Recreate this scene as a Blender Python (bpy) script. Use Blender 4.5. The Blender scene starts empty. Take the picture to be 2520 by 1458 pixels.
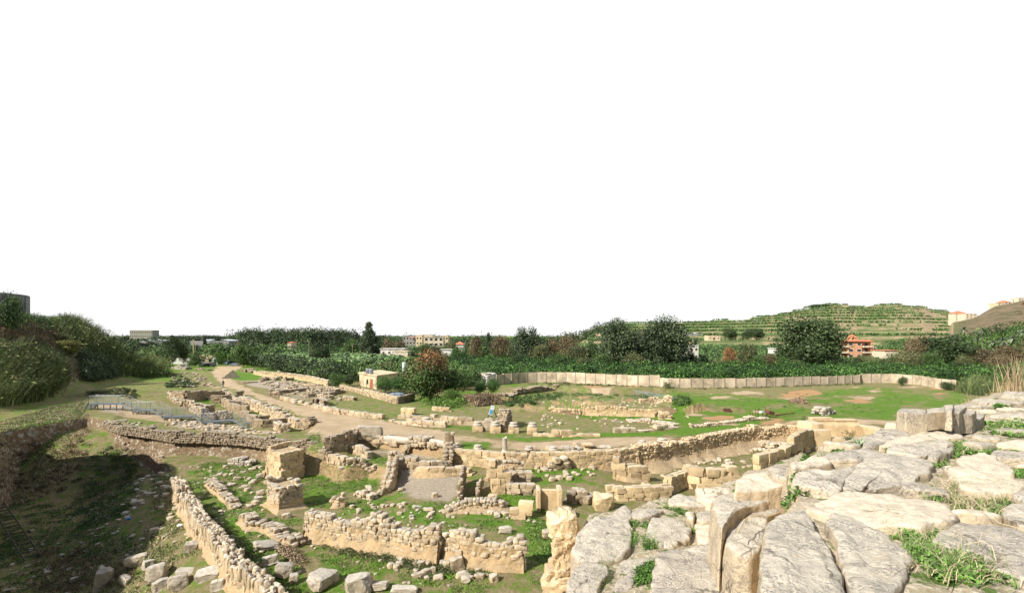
import bpy, math, random
import numpy as np
from mathutils import Vector, Matrix, noise as mn
S = bpy.context.scene
COL = S.collection
R = math.radians
rng = np.random.default_rng(7)
random.seed(7)
# ------------------------------------------------------------------ camera
CAMZ, F, CX, HZ = 12.6, 1260.0, 1260.0, 825.0
cam = bpy.data.objects.new('camera', bpy.data.cameras.new('camera')); COL.objects.link(cam)
cam.location = (0, 0, CAMZ); cam.rotation_euler = (R(90), 0, 0)
cam.data.lens = 18; cam.data.sensor_width = 36; cam.data.shift_y = (HZ-729)/2520.0
cam.data.clip_start = 0.1; cam.data.clip_end = 20000
S.camera = cam
# ------------------------------------------------------------------ light
w = bpy.data.worlds.new('World'); S.world = w; w.use_nodes = True
nt = w.node_tree; bg = nt.nodes['Background']; sky = nt.nodes.new('ShaderNodeTexSky')
SUN_EL, SX, SY = R(37), -0.80, -0.60      # the sun stands left of the view and a little behind the camera
sky.sky_type = 'NISHITA'; sky.sun_disc = False; sky.sun_elevation = SUN_EL; sky.sun_rotation = math.atan2(SX, SY)
nt.links.new(sky.outputs[0], bg.inputs[0]); bg.inputs[1].default_value = 0.06
sl = bpy.data.lights.new('sun', 'SUN'); sl.energy = 5.0; sl.angle = R(0.53); sl.color = (1.0, 0.93, 0.82)
so = bpy.data.objects.new('sun', sl); COL.objects.link(so)
so.rotation_euler = Vector((-SX*math.cos(SUN_EL), -SY*math.cos(SUN_EL), -math.sin(SUN_EL))).to_track_quat('-Z', 'Y').to_euler()
S.view_settings.view_transform = 'Standard'; S.view_settings.look = 'None'
S.view_settings.exposure = 0.58; S.view_settings.gamma = 1
S.cycles.max_bounces = 5; S.cycles.transparent_max_bounces = 8
# ------------------------------------------------------------------ object helpers
def tag(o, label=None, cat=None, group=None, kind=None):
    if label: o['label'] = label
    if cat: o['category'] = cat
    if group: o['group'] = group
    if kind: o['kind'] = kind
    return o
def empty(name, loc=(0, 0, 0), rz=0):
    o = bpy.data.objects.new(name, None); COL.objects.link(o); o.location = loc; o.rotation_euler = (0, 0, rz)
    o.empty_display_size = 0.2
    return o
def link(name, me, parent=None):
    o = bpy.data.objects.new(name, me); COL.objects.link(o)
    if parent: o.parent = parent
    return o
def copy_tree(o, parent=None):
    c = o.copy(); COL.objects.link(c); c.parent = parent
    for ch in list(o.children): copy_tree(ch, c)
    return c
class MB:
    """collects quads / triangles with per-vertex tone and per-face material"""
    def __init__(s): s.v = []; s.q = []; s.t = []; s.tone = []; s.qm = []; s.tm = []; s.n = 0
    def add(s, v, q=None, t=None, tone=1.0, mat=0):
        v = np.asarray(v, float).reshape(-1, 3); n = len(v); s.v.append(v)
        s.tone.append(np.broadcast_to(np.asarray(tone, float), (n,)).copy())
        if q is not None and len(q):
            q = np.asarray(q, np.int64).reshape(-1, 4); s.q.append(q+s.n); s.qm.append(np.full(len(q), mat))
        if t is not None and len(t):
            t = np.asarray(t, np.int64).reshape(-1, 3); s.t.append(t+s.n); s.tm.append(np.full(len(t), mat))
        s.n += n
    def mesh(s, name, mats, smooth=False):
        me = bpy.data.meshes.new(name)
        v = np.concatenate(s.v)
        q = np.concatenate(s.q) if s.q else np.zeros((0, 4), np.int64)
        t = np.concatenate(s.t) if s.t else np.zeros((0, 3), np.int64)
        li = np.concatenate([q.ravel(), t.ravel()]).astype(np.int32)
        ls = np.concatenate([np.arange(len(q))*4, len(q)*4+np.arange(len(t))*3]).astype(np.int32)
        me.vertices.add(len(v)); me.vertices.foreach_set('co', v.astype(np.float32).ravel())
        me.loops.add(len(li)); me.loops.foreach_set('vertex_index', li)
        me.polygons.add(len(ls)); me.polygons.foreach_set('loop_start', ls)
        mi = np.concatenate([np.concatenate(s.qm) if s.qm else np.zeros(0), np.concatenate(s.tm) if s.tm else np.zeros(0)]).astype(np.int32)
        me.polygons.foreach_set('material_index', mi)
        me.polygons.foreach_set('use_smooth', np.full(len(ls), smooth))
        a = me.attributes.new('tone', 'FLOAT', 'POINT'); a.data.foreach_set('value', np.concatenate(s.tone).astype(np.float32))
        for m in (mats if isinstance(mats, (list, tuple)) else [mats]): me.materials.append(m)
        me.update(calc_edges=True); me.validate()
        return me
    def obj(s, name, mats, parent=None, smooth=False, base=None):
        if base is not None: s.v = [a-np.asarray(base, float) for a in s.v]
        o = link(name, s.mesh(name, mats, smooth), parent)
        if base is not None: o.location = base
        return o
    # simple solids
    def box(s, lo, hi, M=None, tone=1.0, mat=0):
        (a, b, c), (d, e, f) = lo, hi
        v = np.array([(a,b,c),(d,b,c),(d,e,c),(a,e,c),(a,b,f),(d,b,f),(d,e,f),(a,e,f)], float)
        if M is not None: v = xf(v, M)
        s.add(v, q=[(0,3,2,1),(4,5,6,7),(0,1,5,4),(1,2,6,5),(2,3,7,6),(3,0,4,7)], tone=tone, mat=mat)
    def bar(s, p, q, r, tone=1.0, mat=0, r2=None, n=6):
        p = np.asarray(p, float); q = np.asarray(q, float); d = q-p; L = np.linalg.norm(d)
        if L < 1e-6: return
        d /= L; u = np.cross(d, (0, 0, 1.0) if abs(d[2]) < .9 else (1.0, 0, 0)); u /= np.linalg.norm(u); w_ = np.cross(d, u)
        r2 = r if r2 is None else r2; a = np.arange(n)/n*2*np.pi
        ring = np.cos(a)[:, None]*u+np.sin(a)[:, None]*w_
        v = np.concatenate([p+ring*r, q+ring*r2])
        s.add(v, q=[(i, (i+1) % n, n+(i+1) % n, n+i) for i in range(n)], t=[(0, i+1, i) for i in range(1, n-1)]+[(n, n+i, n+i+1) for i in range(1, n-1)], tone=tone, mat=mat)
    def lathe(s, prof, c=(0, 0, 0), n=16, tone=1.0, mat=0, jit=0):
        a = np.arange(n)/n*2*np.pi; v = []
        for r, z in prof: v.append(np.stack([c[0]+r*np.cos(a), c[1]+r*np.sin(a), np.full(n, c[2]+z)], 1))
        v = np.concatenate(v)
        if jit: v = v+rng.normal(0, jit, v.shape)
        k = len(prof)
        q = [(j*n+i, j*n+(i+1) % n, (j+1)*n+(i+1) % n, (j+1)*n+i) for j in range(k-1) for i in range(n)]
        s.add(v, q=q, t=[((k-1)*n, (k-1)*n+i, (k-1)*n+i+1) for i in range(1, n-1)]+[(0, i+1, i) for i in range(1, n-1)], tone=tone, mat=mat)
    def prism(s, poly, z0, z1, tone=1.0, mat=0):
        n = len(poly); v = np.array([(x, y, z0) for x, y in poly]+[(x, y, z1) for x, y in poly], float)
        c = v.mean(0); v = np.vstack([v, (c[0], c[1], z1)])
        s.add(v, q=[(i, (i+1) % n, n+(i+1) % n, n+i) for i in range(n)], t=[(n+i, n+(i+1) % n, 2*n) for i in range(n)], tone=tone, mat=mat)
def xf(v, M):
    M = np.array(M); return v@M[:3, :3].T+M[:3, 3]
def Mt(x=0, y=0, z=0, rz=0, sx=1, sy=1, sz=1, rx=0, ry=0):
    return Matrix.Translation((x, y, z))@Matrix.Rotation(rz, 4, 'Z')@Matrix.Rotation(rx, 4, 'X')@Matrix.Rotation(ry, 4, 'Y')@Matrix.Diagonal((sx, sy, sz, 1))
# ------------------------------------------------------------------ noise
def _h(i, j, s):
    n = (i*374761393+j*668265263+s*144269504) & 0xffffffff
    n = ((n ^ (n >> 13))*1274126177) & 0xffffffff
    return ((n ^ (n >> 16)) & 0xffff)/65535.0
def vn(x, y, s=0):
    i = np.floor(x).astype(np.int64); j = np.floor(y).astype(np.int64); u = x-i; v = y-j
    u = u*u*(3-2*u); v = v*v*(3-2*v)
    return (_h(i, j, s)*(1-u)+_h(i+1, j, s)*u)*(1-v)+(_h(i, j+1, s)*(1-u)+_h(i+1, j+1, s)*u)*v
def fbm(x, y, sc, s=0, o=4):
    x = np.asarray(x, float)/sc; y = np.asarray(y, float)/sc; a = .5; t = 0; m = 0
    for k in range(o):
        t = t+a*vn(x, y, s+k*17); m += a; a *= .5; x = x*2.03+5.1; y = y*2.03+1.7
    return t/m-.5        # about -.4 .. .4
def sm(a, b, x):
    t = np.clip((x-a)/(b-a), 0, 1); return t*t*(3-2*t)
def sdf(x, y, P):
    """signed distance to a polygon, positive inside"""
    P = np.asarray(P, float); d = np.full(x.shape, 1e18); ins = np.zeros(x.shape, bool); n = len(P)
    for i in range(n):
        ax, ay = P[i]; bx, by = P[(i+1) % n]; ex, ey = bx-ax, by-ay; px, py = x-ax, y-ay
        t = np.clip((px*ex+py*ey)/(ex*ex+ey*ey+1e-12), 0, 1)
        d = np.minimum(d, (px-t*ex)**2+(py-t*ey)**2)
        if by != ay:
            c = ((ay > y) != (by > y)) & (x < ex*(y-ay)/(by-ay)+ax); ins ^= c
    return np.where(ins, 1, -1)*np.sqrt(d)
def lined(x, y, P):
    """distance to a polyline, side (positive = left of the direction) and parameter along"""
    d = np.full(x.shape, 1e18); side = np.zeros(x.shape)
    for (ax, ay), (bx, by) in zip(P[:-1], P[1:]):
        ex, ey = bx-ax, by-ay; px, py = x-ax, y-ay
        t = np.clip((px*ex+py*ey)/(ex*ex+ey*ey), 0, 1); q = (px-t*ex)**2+(py-t*ey)**2
        c = ex*py-ey*px; side = np.where(q < d, np.sign(c), side); d = np.minimum(d, q)
    return np.sqrt(d), side
# ------------------------------------------------------------------ photo measurements to the ground
REG = {'a': (0, 740, 3.941), 'b': (440, 830, 3.941), 'c': (860, 820, 3.644), 'd': (1320, 800, 3.644), 'e': (1780, 780, 3.644),
       'f': (2208, 760, 3.644), 'g': (0, 1030, 2.715), 'h': (400, 1130, 3.336), 'i': (800, 1130, 3.336), 'j': (1200, 1130, 3.336),
       'k': (1600, 1100, 3.122), 'l': (2108, 1030, 2.715), 'n': (1980, 1080, 7.291), 'm': (0, 0, .93057)}
def U(r, p):
    x0, y0, s = REG[r]; return ((x0+p[0]/s)*.93057, (y0+p[1]/s)*.93057)
def UU(r, pts): return [U(r, p) for p in pts]
def D(u, v, z=0.0):
    y = (CAMZ-z)*F/(v-HZ); return ((u-CX)*y/F, y)
def DD(pts, z=0.0): return [D(u, v, z) for u, v in pts]
# ------------------------------------------------------------------ terrain
RIM = DD([(215, 1025), (262, 1032), (300, 1045), (360, 1052), (430, 1064), (520, 1066), (600, 1070), (690, 1082), (760, 1086), (800, 1092),
          (850, 1080), (930, 1078), (1020, 1092), (1100, 1104), (1175, 1109), (1242, 1113), (1330, 1112), (1420, 1110), (1520, 1104), (1600, 1094),
          (1690, 1076), (1760, 1063), (1850, 1048), (1930, 1040), (1985, 1040), (2060, 1042), (2120, 1050), (2200, 1062)], 0)
EXC = [(-46, 5), (-47, 30), (-50.5, 44), (-56, 54), (-60.5, 61.0), (-66.5, 68.0)]+RIM+[(62, 50), (62, 5)]
WALLN = [(-37.5, 57), (-14, 31), (-9, 24)]
FOOT = [(0, -66), (55, -72), (77, -78), (91, -84), (106, -91), (138, -102), (158, -107), (190, -120), (240, -140), (6000, -2000)]
FY = np.array([p[0] for p in FOOT], float); FX = np.array([p[1] for p in FOOT], float)
SK1 = np.array([(1200, 832), (1370, 831), (1420, 822), (1480, 803), (1560, 801), (1700, 797), (1800, 792), (1930, 778), (1990, 760), (2050, 753), (2110, 758), (2200, 755), (2270, 759), (2300, 769), (2370, 774), (2480, 790), (4200, 800)], float)
SK2 = np.array([(2322, 835), (2336, 794), (2400, 783), (2450, 754), (2520, 740), (2700, 728), (4500, 700)], float)
BANKS = [  # eroded banks and trench faces: polyline along the foot (left to right), height, run of the back slope
    (DD(UU('d', [(480, 1062), (620, 1078), (780, 1082)]), 0), 1.1, 8),
    (DD(UU('d', [(800, 1062), (950, 1080), (1150, 1088), (1400, 1092), (1560, 1100), (1740, 1082)]), 0), 1.5, 9),
    (DD(UU('d', [(600, 850), (760, 862), (1000, 872), (1250, 870), (1500, 862)]), 0), 1.2, 8),
    (DD(UU('d', [(40, 905), (220, 890), (400, 866), (560, 820)]), 0), 0.9, 6),
    (DD(UU('d', [(60, 1030), (200, 1040), (420, 1035)]), 0), 0.9, 5),
    (DD(UU('c', [(1320, 895), (1480, 915), (1660, 900)]), 0), 1.6, 7),
    (DD(UU('e', [(60, 1130), (250, 1135), (490, 1130)]), 0), 0.9, 6),
    (DD(UU('a', [(1330, 1190), (1180, 1180), (1030, 1195)][::-1]), 0), 0.9, 6),
]
ROOMS = DD([(330, 975), (420, 955), (560, 958), (590, 972), (700, 1018), (775, 1052), (742, 1075), (640, 1072), (480, 1066), (350, 1050), (290, 1035)], -0.4)
CPLX = DD(UU('i', [(190, 250), (250, 150), (400, 130), (620, 130), (900, 190), (1200, 215), (1280, 330), (1230, 380), (850, 370), (600, 300), (380, 330)]), -1)
def height(x, y, fine=True):
    x = np.asarray(x, float); y = np.asarray(y, float)
    t = x/np.maximum(y, 1)*F+CX
    z = 0.35*fbm(x, y, 22, 3, 3)
    if fine: z = z+0.10*fbm(x, y, 2.2, 9, 4)*sm(400, 60, y)
    for P, hb, run in BANKS:
        P = np.array(P); m = (x > P[:, 0].min()-12) & (x < P[:, 0].max()+12) & (y > P[:, 1].min()-12) & (y < P[:, 1].max()+14)
        if not m.any(): continue
        xx, yy = x[m], y[m]; d, s = lined(xx, yy, P); ex = fbm(xx, yy, 2.5, 31)*.9
        h = np.where(s > 0, sm(-.25, .55, d*s+ex)*sm(run+1, 1.5, d), sm(1.3, 0, d)*.25*(d < 2))
        ends = np.minimum(np.hypot(xx-P[0, 0], yy-P[0, 1]), np.hypot(xx-P[-1, 0], yy-P[-1, 1]))
        h = h*np.where(s > 0, sm(0, 3, ends+1), 1)*(0.8+.6*fbm(xx, yy, 3, 12)); zz = z[m]; zz = zz+hb*h; z[m] = zz
    # excavated rooms beyond the gully
    m = (y > 55) & (y < 130) & (x < -20) & (x > -75)
    if m.any():
        d = sdf(x[m], y[m], ROOMS); k = sm(-.6, .8, d+fbm(x[m], y[m], 3, 5)); zz = z[m]
        z[m] = zz*(1-k)+k*(-.15-.85*sm(-68, -48, x[m])+.25*fbm(x[m], y[m], 4, 6))
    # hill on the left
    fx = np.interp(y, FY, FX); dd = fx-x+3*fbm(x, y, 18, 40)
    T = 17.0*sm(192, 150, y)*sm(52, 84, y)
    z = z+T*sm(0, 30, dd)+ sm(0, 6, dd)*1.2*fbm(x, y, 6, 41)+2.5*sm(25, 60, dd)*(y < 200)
    # unseen ridge added outside the frame, shaped to shade the gully
    rd, _ = lined(x, y, [(-38, 4), (-47, 24), (-53, 36), (-61, 48), (-68, 60)])
    out = sm(0.0, 4.0, -x-y*1.02)
    z = z+14*sm(11, 2, rd)*out*sm(66, 58, y)*(1-.25*sm(46, 58, y))
    # the excavation
    m = (y < 95) & (x > -75) & (x < 65)
    if m.any():
        xx, yy = x[m], y[m]
        d = sdf(xx, yy, EXC)+.9*fbm(xx, yy, 2.4, 50, 4)
        ld, ls = lined(xx, yy, WALLN)
        s = -ls*ld          # ls>0: left of direction (east); s positive to the west
        s = -s
        west = np.where(ls < 0, ld, 0)
        f = -2.4-.5*sm(0, -30, xx)-4.7*sm(1.0, 12, west)*sm(75, 60, yy)+1.3*sm(66, 77, yy)*sm(-48, -56, xx)+1.15*sm(42, 54, yy)*sm(17, 6, xx)*sm(-16, -8, xx)+.45*fbm(xx, yy, 7, 60)+.12*fbm(xx, yy, 1.2, 61)
        f = f-0.5*sm(34, 26, yy)
        # slope of fallen earth under the north west corner
        dc = sdf(xx, yy, CPLX); kc = sm(-1.2, .8, dc+.6*fbm(xx, yy, 2, 66)); f = f*(1-kc)+(-1.15)*kc
        # ramp down from the road
        f = np.maximum(f, -9.0*sm(0, 9, np.hypot((xx+21.5), yy-60.5)-1.0))
        edge = .25+.55*sm(-20, -45, xx)
        k = sm(-edge, edge, d); zz = z[m]; z[m] = zz*(1-k)+f*k
    # hills on the right
    yc = 700.0
    c1 = 12.6+(HZ-np.interp(t, SK1[:, 0], SK1[:, 1]))*yc/F-1.5
    r1 = np.clip((y-330)/(yc-330), 0, 1)**1.15
    h1 = np.maximum(c1, 0)*r1*sm(1300, 1480, t)
    h1 = h1+1.5*fbm(x, y, 60, 70)*sm(330, 420, y)+5.0*np.clip((y-190)/140, 0, 1)**1.25*sm(1330, 1500, t)
    st = 4.2; q = h1/st; fr = q-np.floor(q); h1 = np.where(y > 325, st*(np.floor(q)+sm(.72, .98, fr))*.9+.1*h1, h1)
    yc2 = 430.0
    c2 = 12.6+(HZ-np.interp(t, SK2[:, 0], SK2[:, 1]))*yc2/F
    h2 = c2*np.clip((y-265)/(yc2-265), 0, 1)**1.05*sm(2318, 2345, t)+3*fbm(x, y, 30, 75)*sm(265, 300, y)*sm(2350, 2440, t)
    return z+np.where(y > 188, np.maximum(np.maximum(h1, h2), 0), 0)
def G(u, v, dz=0.0):
    """where the ray through photo point (u, v) meets the ground (+dz)"""
    ys = np.concatenate([np.geomspace(14, 1500, 700)])
    zr = CAMZ-(v-HZ)*ys/F; xs = (u-CX)*ys/F
    hz = height(xs, ys, False)+dz
    b = np.nonzero(zr <= hz)[0]
    if len(b) == 0: i = len(ys)-1; return np.array([xs[i], ys[i], hz[i]-dz])
    i = b[0]
    if i == 0: return np.array([xs[0], ys[0], hz[0]-dz])
    a0, a1 = zr[i-1]-hz[i-1], hz[i]-zr[i]; k = a0/(a0+a1+1e-9); yy = ys[i-1]+(ys[i]-ys[i-1])*k; xx = (u-CX)*yy/F
    return np.array([xx, yy, float(height(np.array([xx]), np.array([yy]), False)[0])])
def H(x, y): return float(height(np.array([x], float), np.array([y], float), False)[0])
def at(u, y):
    x = (u-CX)*y/F; return np.array([x, y, H(x, y)])
# painted ground cover: (kind, polygon); r = dirt road, g = green, s = stone floor, y = dry, o = orange soil, x = brown heap
COVER = []
def cov(k, reg, pts, z=0.0, soft=.6, amt=1.0): COVER.append((k, DD(UU(reg, pts), z), soft, amt))
cov('r', 'b', [(520, 545), (640, 545), (760, 535), (800, 560), (690, 590), (640, 640), (700, 700), (900, 800), (1100, 870), (1250, 920), (1500, 960), (1813, 1040), (1900, 1300), (1750, 1420), (1600, 1370), (1400, 1260), (1300, 1200), (1560, 1180), (1480, 1110), (1300, 1020), (1100, 930), (900, 850), (760, 800), (620, 760), (520, 690), (480, 620)], 0, .5)
cov('r', 'c', [(-150, 960), (0, 965), (250, 1015), (500, 1055), (700, 1100), (900, 1130), (1100, 1165), (1350, 1195), (1480, 1215), (1400, 1270), (1200, 1310), (1000, 1285), (700, 1250), (500, 1220), (300, 1215), (100, 1240), (-100, 1300)], 0, .6)
cov('r', 'd', [(0, 1330), (300, 1345), (700, 1325), (1100, 1298), (1500, 1290), (1822, 1310), (1822, 1350), (1600, 1330), (1400, 1375), (1000, 1400), (600, 1420), (200, 1430), (0, 1420)], 0, .5, .85)
cov('r', 'e', [(0, 1395), (250, 1360), (500, 1320), (800, 1270), (1100, 1215), (1400, 1185), (1700, 1180), (1822, 1200), (1900, 1290), (1700, 1260), (1500, 1230), (1300, 1260), (1100, 1290), (700, 1330), (300, 1400), (0, 1440)], 0, .5, .9)
cov('r', 'f', [(0, 1250), (300, 1265), (590, 1285), (590, 1335), (200, 1300), (0, 1290)], 0, .4, .9)
cov('y', 'c', [(1150, 1200), (1820, 1150), (1822, 1340), (1200, 1340)], 0, 1.5, .8)
cov('r', 'c', [(1100, 1190), (1450, 1210), (1822, 1250), (1822, 1345), (1500, 1335), (1150, 1320)], 0, 1.0, .62)
cov('r', 'b', [(1500, 1010), (1813, 1050), (1813, 1110), (1500, 1120), (1350, 1050)], 0, .6, .9)
cov('g', 'c', [(1480, 1180), (1822, 1200), (1822, 1240), (1500, 1225)], 0, .6, .7)
cov('g', 'd', [(0, 1270), (300, 1300), (700, 1290), (1000, 1265), (1300, 1250), (1822, 1205), (1822, 1270), (1500, 1290), (1100, 1300), (700, 1320), (300, 1340), (0, 1320)], 0, .4, 1)
cov('g', 'd', [(1080, 1265), (1500, 1250), (1822, 1215), (1822, 1260), (1500, 1285), (1120, 1292)], 0, .3, 1.3)
cov('g', 'd', [(760, 1080), (1000, 1085), (1300, 1100), (1550, 1105), (1700, 1150), (1822, 1120), (1822, 1190), (1600, 1140), (1300, 1125), (900, 1125)], 0, .3, 1.4)
cov('g', 'd', [(470, 840), (700, 850), (1100, 880), (1300, 900), (1500, 870), (1822, 850), (1822, 960), (1500, 990), (1200, 960), (900, 940), (600, 920), (480, 900)], 0, .8, .8)
cov('g', 'd', [(-100, 800), (200, 780), (600, 790), (1000, 800), (1500, 810), (1500, 840), (1000, 805), (700, 800), (500, 810), (200, 850), (0, 880)], 0, .5, .9)
cov('g', 'e', [(0, 930), (300, 940), (600, 960), (900, 985), (1100, 1000), (1400, 960), (1822, 900), (2100, 890), (2300, 930), (2250, 1120), (1822, 1170), (1300, 1185), (1000, 1210), (700, 1170), (560, 1110), (300, 1050), (0, 1060)], 0, 1.0, 1.02)
cov('g', 'e', [(0, 1130), (500, 1130), (700, 1180), (450, 1200), (300, 1230), (0, 1240)], 0, .4, 1.2)
cov('g', 'e', [(0, 1290), (400, 1260), (800, 1215), (1100, 1190), (1400, 1178), (1400, 1190), (1000, 1225), (500, 1315), (200, 1350), (0, 1375)], 0, .3, 1.3)
cov('g', 'f', [(0, 960), (300, 930), (700, 960), (1100, 990), (1300, 1070), (1250, 1150), (800, 1160), (590, 1180), (590, 1275), (300, 1260), (0, 1240)], 0, 1, 1.0)
cov('y', 'e', [(0, 900), (400, 900), (900, 890), (1400, 870), (1822, 860), (1822, 895), (1400, 915), (1100, 960), (900, 980), (600, 950), (0, 930)], 0, .6, .9)
cov('y', 'f', [(0, 935), (500, 920), (900, 960), (1000, 990), (800, 1000), (400, 960), (0, 960)], 0, .6, .9)
cov('o', 'e', [(1035, 945), (1160, 925), (1300, 910), (1415, 920), (1415, 945), (1300, 965), (1190, 990), (1060, 985)], 0, .3, 1)
cov('o', 'e', [(330, 1190), (440, 1165), (580, 1165), (600, 1185), (420, 1205)], 0, .3, .8)
cov('o', 'f', [(100, 1075), (230, 1065), (340, 1085), (360, 1105), (180, 1125)], 0, .5, .6)
cov('o', 'f', [(380, 970), (440, 968), (430, 990), (390, 990)], 0, .3, .6)
cov('x', 'f', [(150, 1035), (300, 1030), (440, 1020), (465, 1040), (300, 1055)], 0, .4, .8)
cov('x', 'e', [(1120, 1040), (1180, 1015), (1280, 1020), (1270, 1045)], 0, .3, 1)
cov('g', 'c', [(60, 870), (300, 880), (560, 920), (800, 960), (1000, 980), (700, 1000), (500, 980), (200, 940), (60, 930)], 0, 1, .7)
cov('g', 'c', [(800, 900), (1100, 880), (1400, 910), (1600, 930), (1400, 960), (1100, 980), (900, 930)], 0, 1, .8)
cov('g', 'c', [(1180, 1105), (1370, 1120), (1380, 1150), (1200, 1130)], 0, .3, 1.3)
cov('g', 'c', [(1290, 780), (1480, 780), (1822, 720), (1822, 760), (1640, 800), (1500, 830), (1300, 820)], 0, .6, 1)
cov('g', 'c', [(290, 760), (500, 800), (560, 820), (450, 830), (300, 780)], 0, .4, 1)
cov('g', 'b', [(690, 600), (760, 640), (900, 640), (1010, 660), (1020, 700), (900, 700), (740, 690)], 0, .6, 1.2)
cov('g', 'b', [(0, 770), (300, 780), (560, 780), (720, 800), (720, 815), (300, 812), (0, 805)], 0, .5, 1)
cov('s', 'b', [(720, 695), (1000, 690), (1350, 700), (1450, 760), (1300, 790), (1150, 790), (1000, 770), (860, 740)], 0, .6, 1.1)
cov('s', 'b', [(1100, 790), (1500, 770), (1813, 780), (1813, 850), (1400, 900), (1200, 860)], 0, 1, .5)
cov('s', 'i', [(830, 560), (900, 460), (970, 430), (1100, 440), (1200, 480), (1380, 520), (1390, 620), (1300, 690), (1100, 690), (950, 660), (880, 620)], -2.5, .8, 1.2)
cov('s', 'i', [(600, 200), (900, 200), (1200, 250), (1210, 290), (900, 280), (650, 270)], -1.2, .8, .8)
cov('g', 'i', [(0, 230), (140, 200), (160, 290), (400, 350), (560, 370), (730, 350), (740, 450), (640, 570), (480, 580), (860, 600), (900, 680), (1330, 700), (1340, 900), (880, 900), (640, 780), (480, 840), (400, 800), (100, 680), (0, 720)], -2.5, 2, .9)
cov('y', 'i', [(300, 560), (480, 540), (560, 600), (480, 680), (300, 640)], -2.5, 1.5, .5)
cov('g', 'h', [(330, 520), (620, 640), (800, 800), (1000, 900), (1300, 1080), (1350, 1250), (1600, 1458), (1350, 1500), (1000, 1300), (800, 1100), (640, 880), (500, 740), (400, 620)], -2.7, 1.5, 1)
cov('g', 'h', [(0, 600), (180, 560), (260, 700), (340, 900), (400, 1100), (480, 1200), (200, 1250), (0, 1150)], -3, 2, .55)
cov('g', 'h', [(260, 330), (700, 280), (1040, 270), (1030, 430), (1000, 560), (980, 700), (800, 780), (620, 640), (500, 500), (380, 500)], -2.6, 2, .75)
cov('g', 'i', [(0, 1050), (100, 1010), (400, 1090), (700, 1130), (1200, 1230), (1668, 1270), (1668, 1400), (1200, 1380), (800, 1330), (400, 1290), (0, 1200)], -2.8, 1.5, .85)
cov('g', 'j', [(0, 800), (400, 760), (640, 830), (880, 880), (900, 1200), (850, 1300), (640, 1100), (400, 1000), (200, 930), (0, 900)], -2.6, 1.5, .9)
cov('g', 'j', [(400, 600), (760, 620), (780, 720), (680, 760), (420, 700)], -2.5, .8, 1)
cov('g', 'j', [(680, 440), (900, 390), (1150, 420), (1290, 450), (1100, 470), (760, 500)], -2.4, .6, 1.4)
cov('g', 'j', [(740, 500), (900, 530), (1100, 520), (1240, 560), (1050, 560), (800, 545)], -2.4, .6, 1)
cov('g', 'j', [(80, 310), (290, 310), (300, 440), (180, 420), (80, 370)], -2.4, .6, 1)
cov('r', 'j', [(1050, 400), (1400, 390), (1400, 440), (1250, 440), (1100, 425)], -2.4, .6, .9)
cov('y', 'k', [(820, 330), (1000, 330), (1250, 260), (1250, 400), (900, 430), (760, 400)], -2.2, 1, .6)
cov('g', 'g', [(0, 230), (350, 120), (560, 90), (600, 130), (450, 220), (300, 290), (0, 290)], 0, 1.2, 1.1)
cov('y', 'g', [(0, 290), (200, 290), (400, 260), (600, 180), (620, 190), (420, 310), (200, 345), (-100, 360)], 0, .8, 1.1)
cov('g', 'g', [(560, 540), (900, 420), (1000, 600), (1100, 640), (1130, 900), (900, 1000), (600, 1000), (350, 1000), (300, 820), (560, 700)], -5, 2, .6)
cov('y', 'g', [(850, 1100), (1249, 1000), (1249, 1300), (1000, 1250)], -4.5, 2, .6)
cov('y', 'b', [(150, 590), (450, 600), (520, 700), (400, 750), (200, 720)], 0, 1.5, .7)
cov('r', 'b', [(420, 730), (520, 740), (620, 780), (480, 770)], 0, .5, .8)
cov('g', 'a', [(-100, 1230), (300, 1230), (560, 1130), (900, 1060), (1400, 1030), (1813, 1060), (1813, 1110), (1400, 1130), (900, 1130), (700, 1200), (880, 1260), (800, 1400), (500, 1500), (-100, 1500)], 0, 1.5, .72)  # meadow green toned down, hill shade put into the cover colour
cov('r', 'a', [(900, 1300), (1300, 1290), (1500, 1360), (1800, 1380), (1813, 1458), (1400, 1440), (1000, 1400)], -.3, .8, .62)
cov('r', 'b', [(0, 1080), (300, 1100), (700, 1130), (900, 1190), (1240, 1200), (1250, 1260), (900, 1260), (500, 1220), (0, 1160)], -.8, .8, .66)
cov('y', 'b', [(0, 820), (600, 800), (720, 900), (860, 1000), (900, 1100), (600, 1100), (200, 1060), (0, 1000)], -.8, 1.5, .8)
cov('g', 'b', [(860, 1000), (980, 1010), (1180, 1090), (1150, 1130), (1040, 1110), (900, 1060)], -.8, .6, 1.2)
cov('g', 'b', [(290, 900), (480, 900), (560, 960), (400, 990), (260, 960)], -.8, .6, 1.0)
cov('s', 'a', [(1000, 1330), (1300, 1330), (1250, 1400), (1050, 1400)], -.3, .5, .9)
cov('s', 'b', [(60, 1110), (280, 1100), (330, 1160), (100, 1165)], -.7, .5, 1.1)
cov('s', 'b', [(420, 1160), (640, 1150), (740, 1200), (600, 1215), (480, 1200)], -.8, .5, 1.1)
rs_ = np.random.default_rng(55)
for i in range(120):
    cu, cv = rs_.uniform(1240, 2330), rs_.uniform(950, 1050); a_ = np.linspace(0, 6.28, 9)[:-1]; rr = rs_.uniform(.5, 1.2, 8); sx_ = rs_.uniform(8, 45); sy_ = sx_*rs_.uniform(.08, .2)
    COVER.append(('yyroxyr'[i % 7], DD([(cu+sx_*math.cos(t)*q, cv+sy_*math.sin(t)*q) for t, q in zip(a_, rr)], 0), .5, rs_.uniform(.5, .95)))
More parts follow.
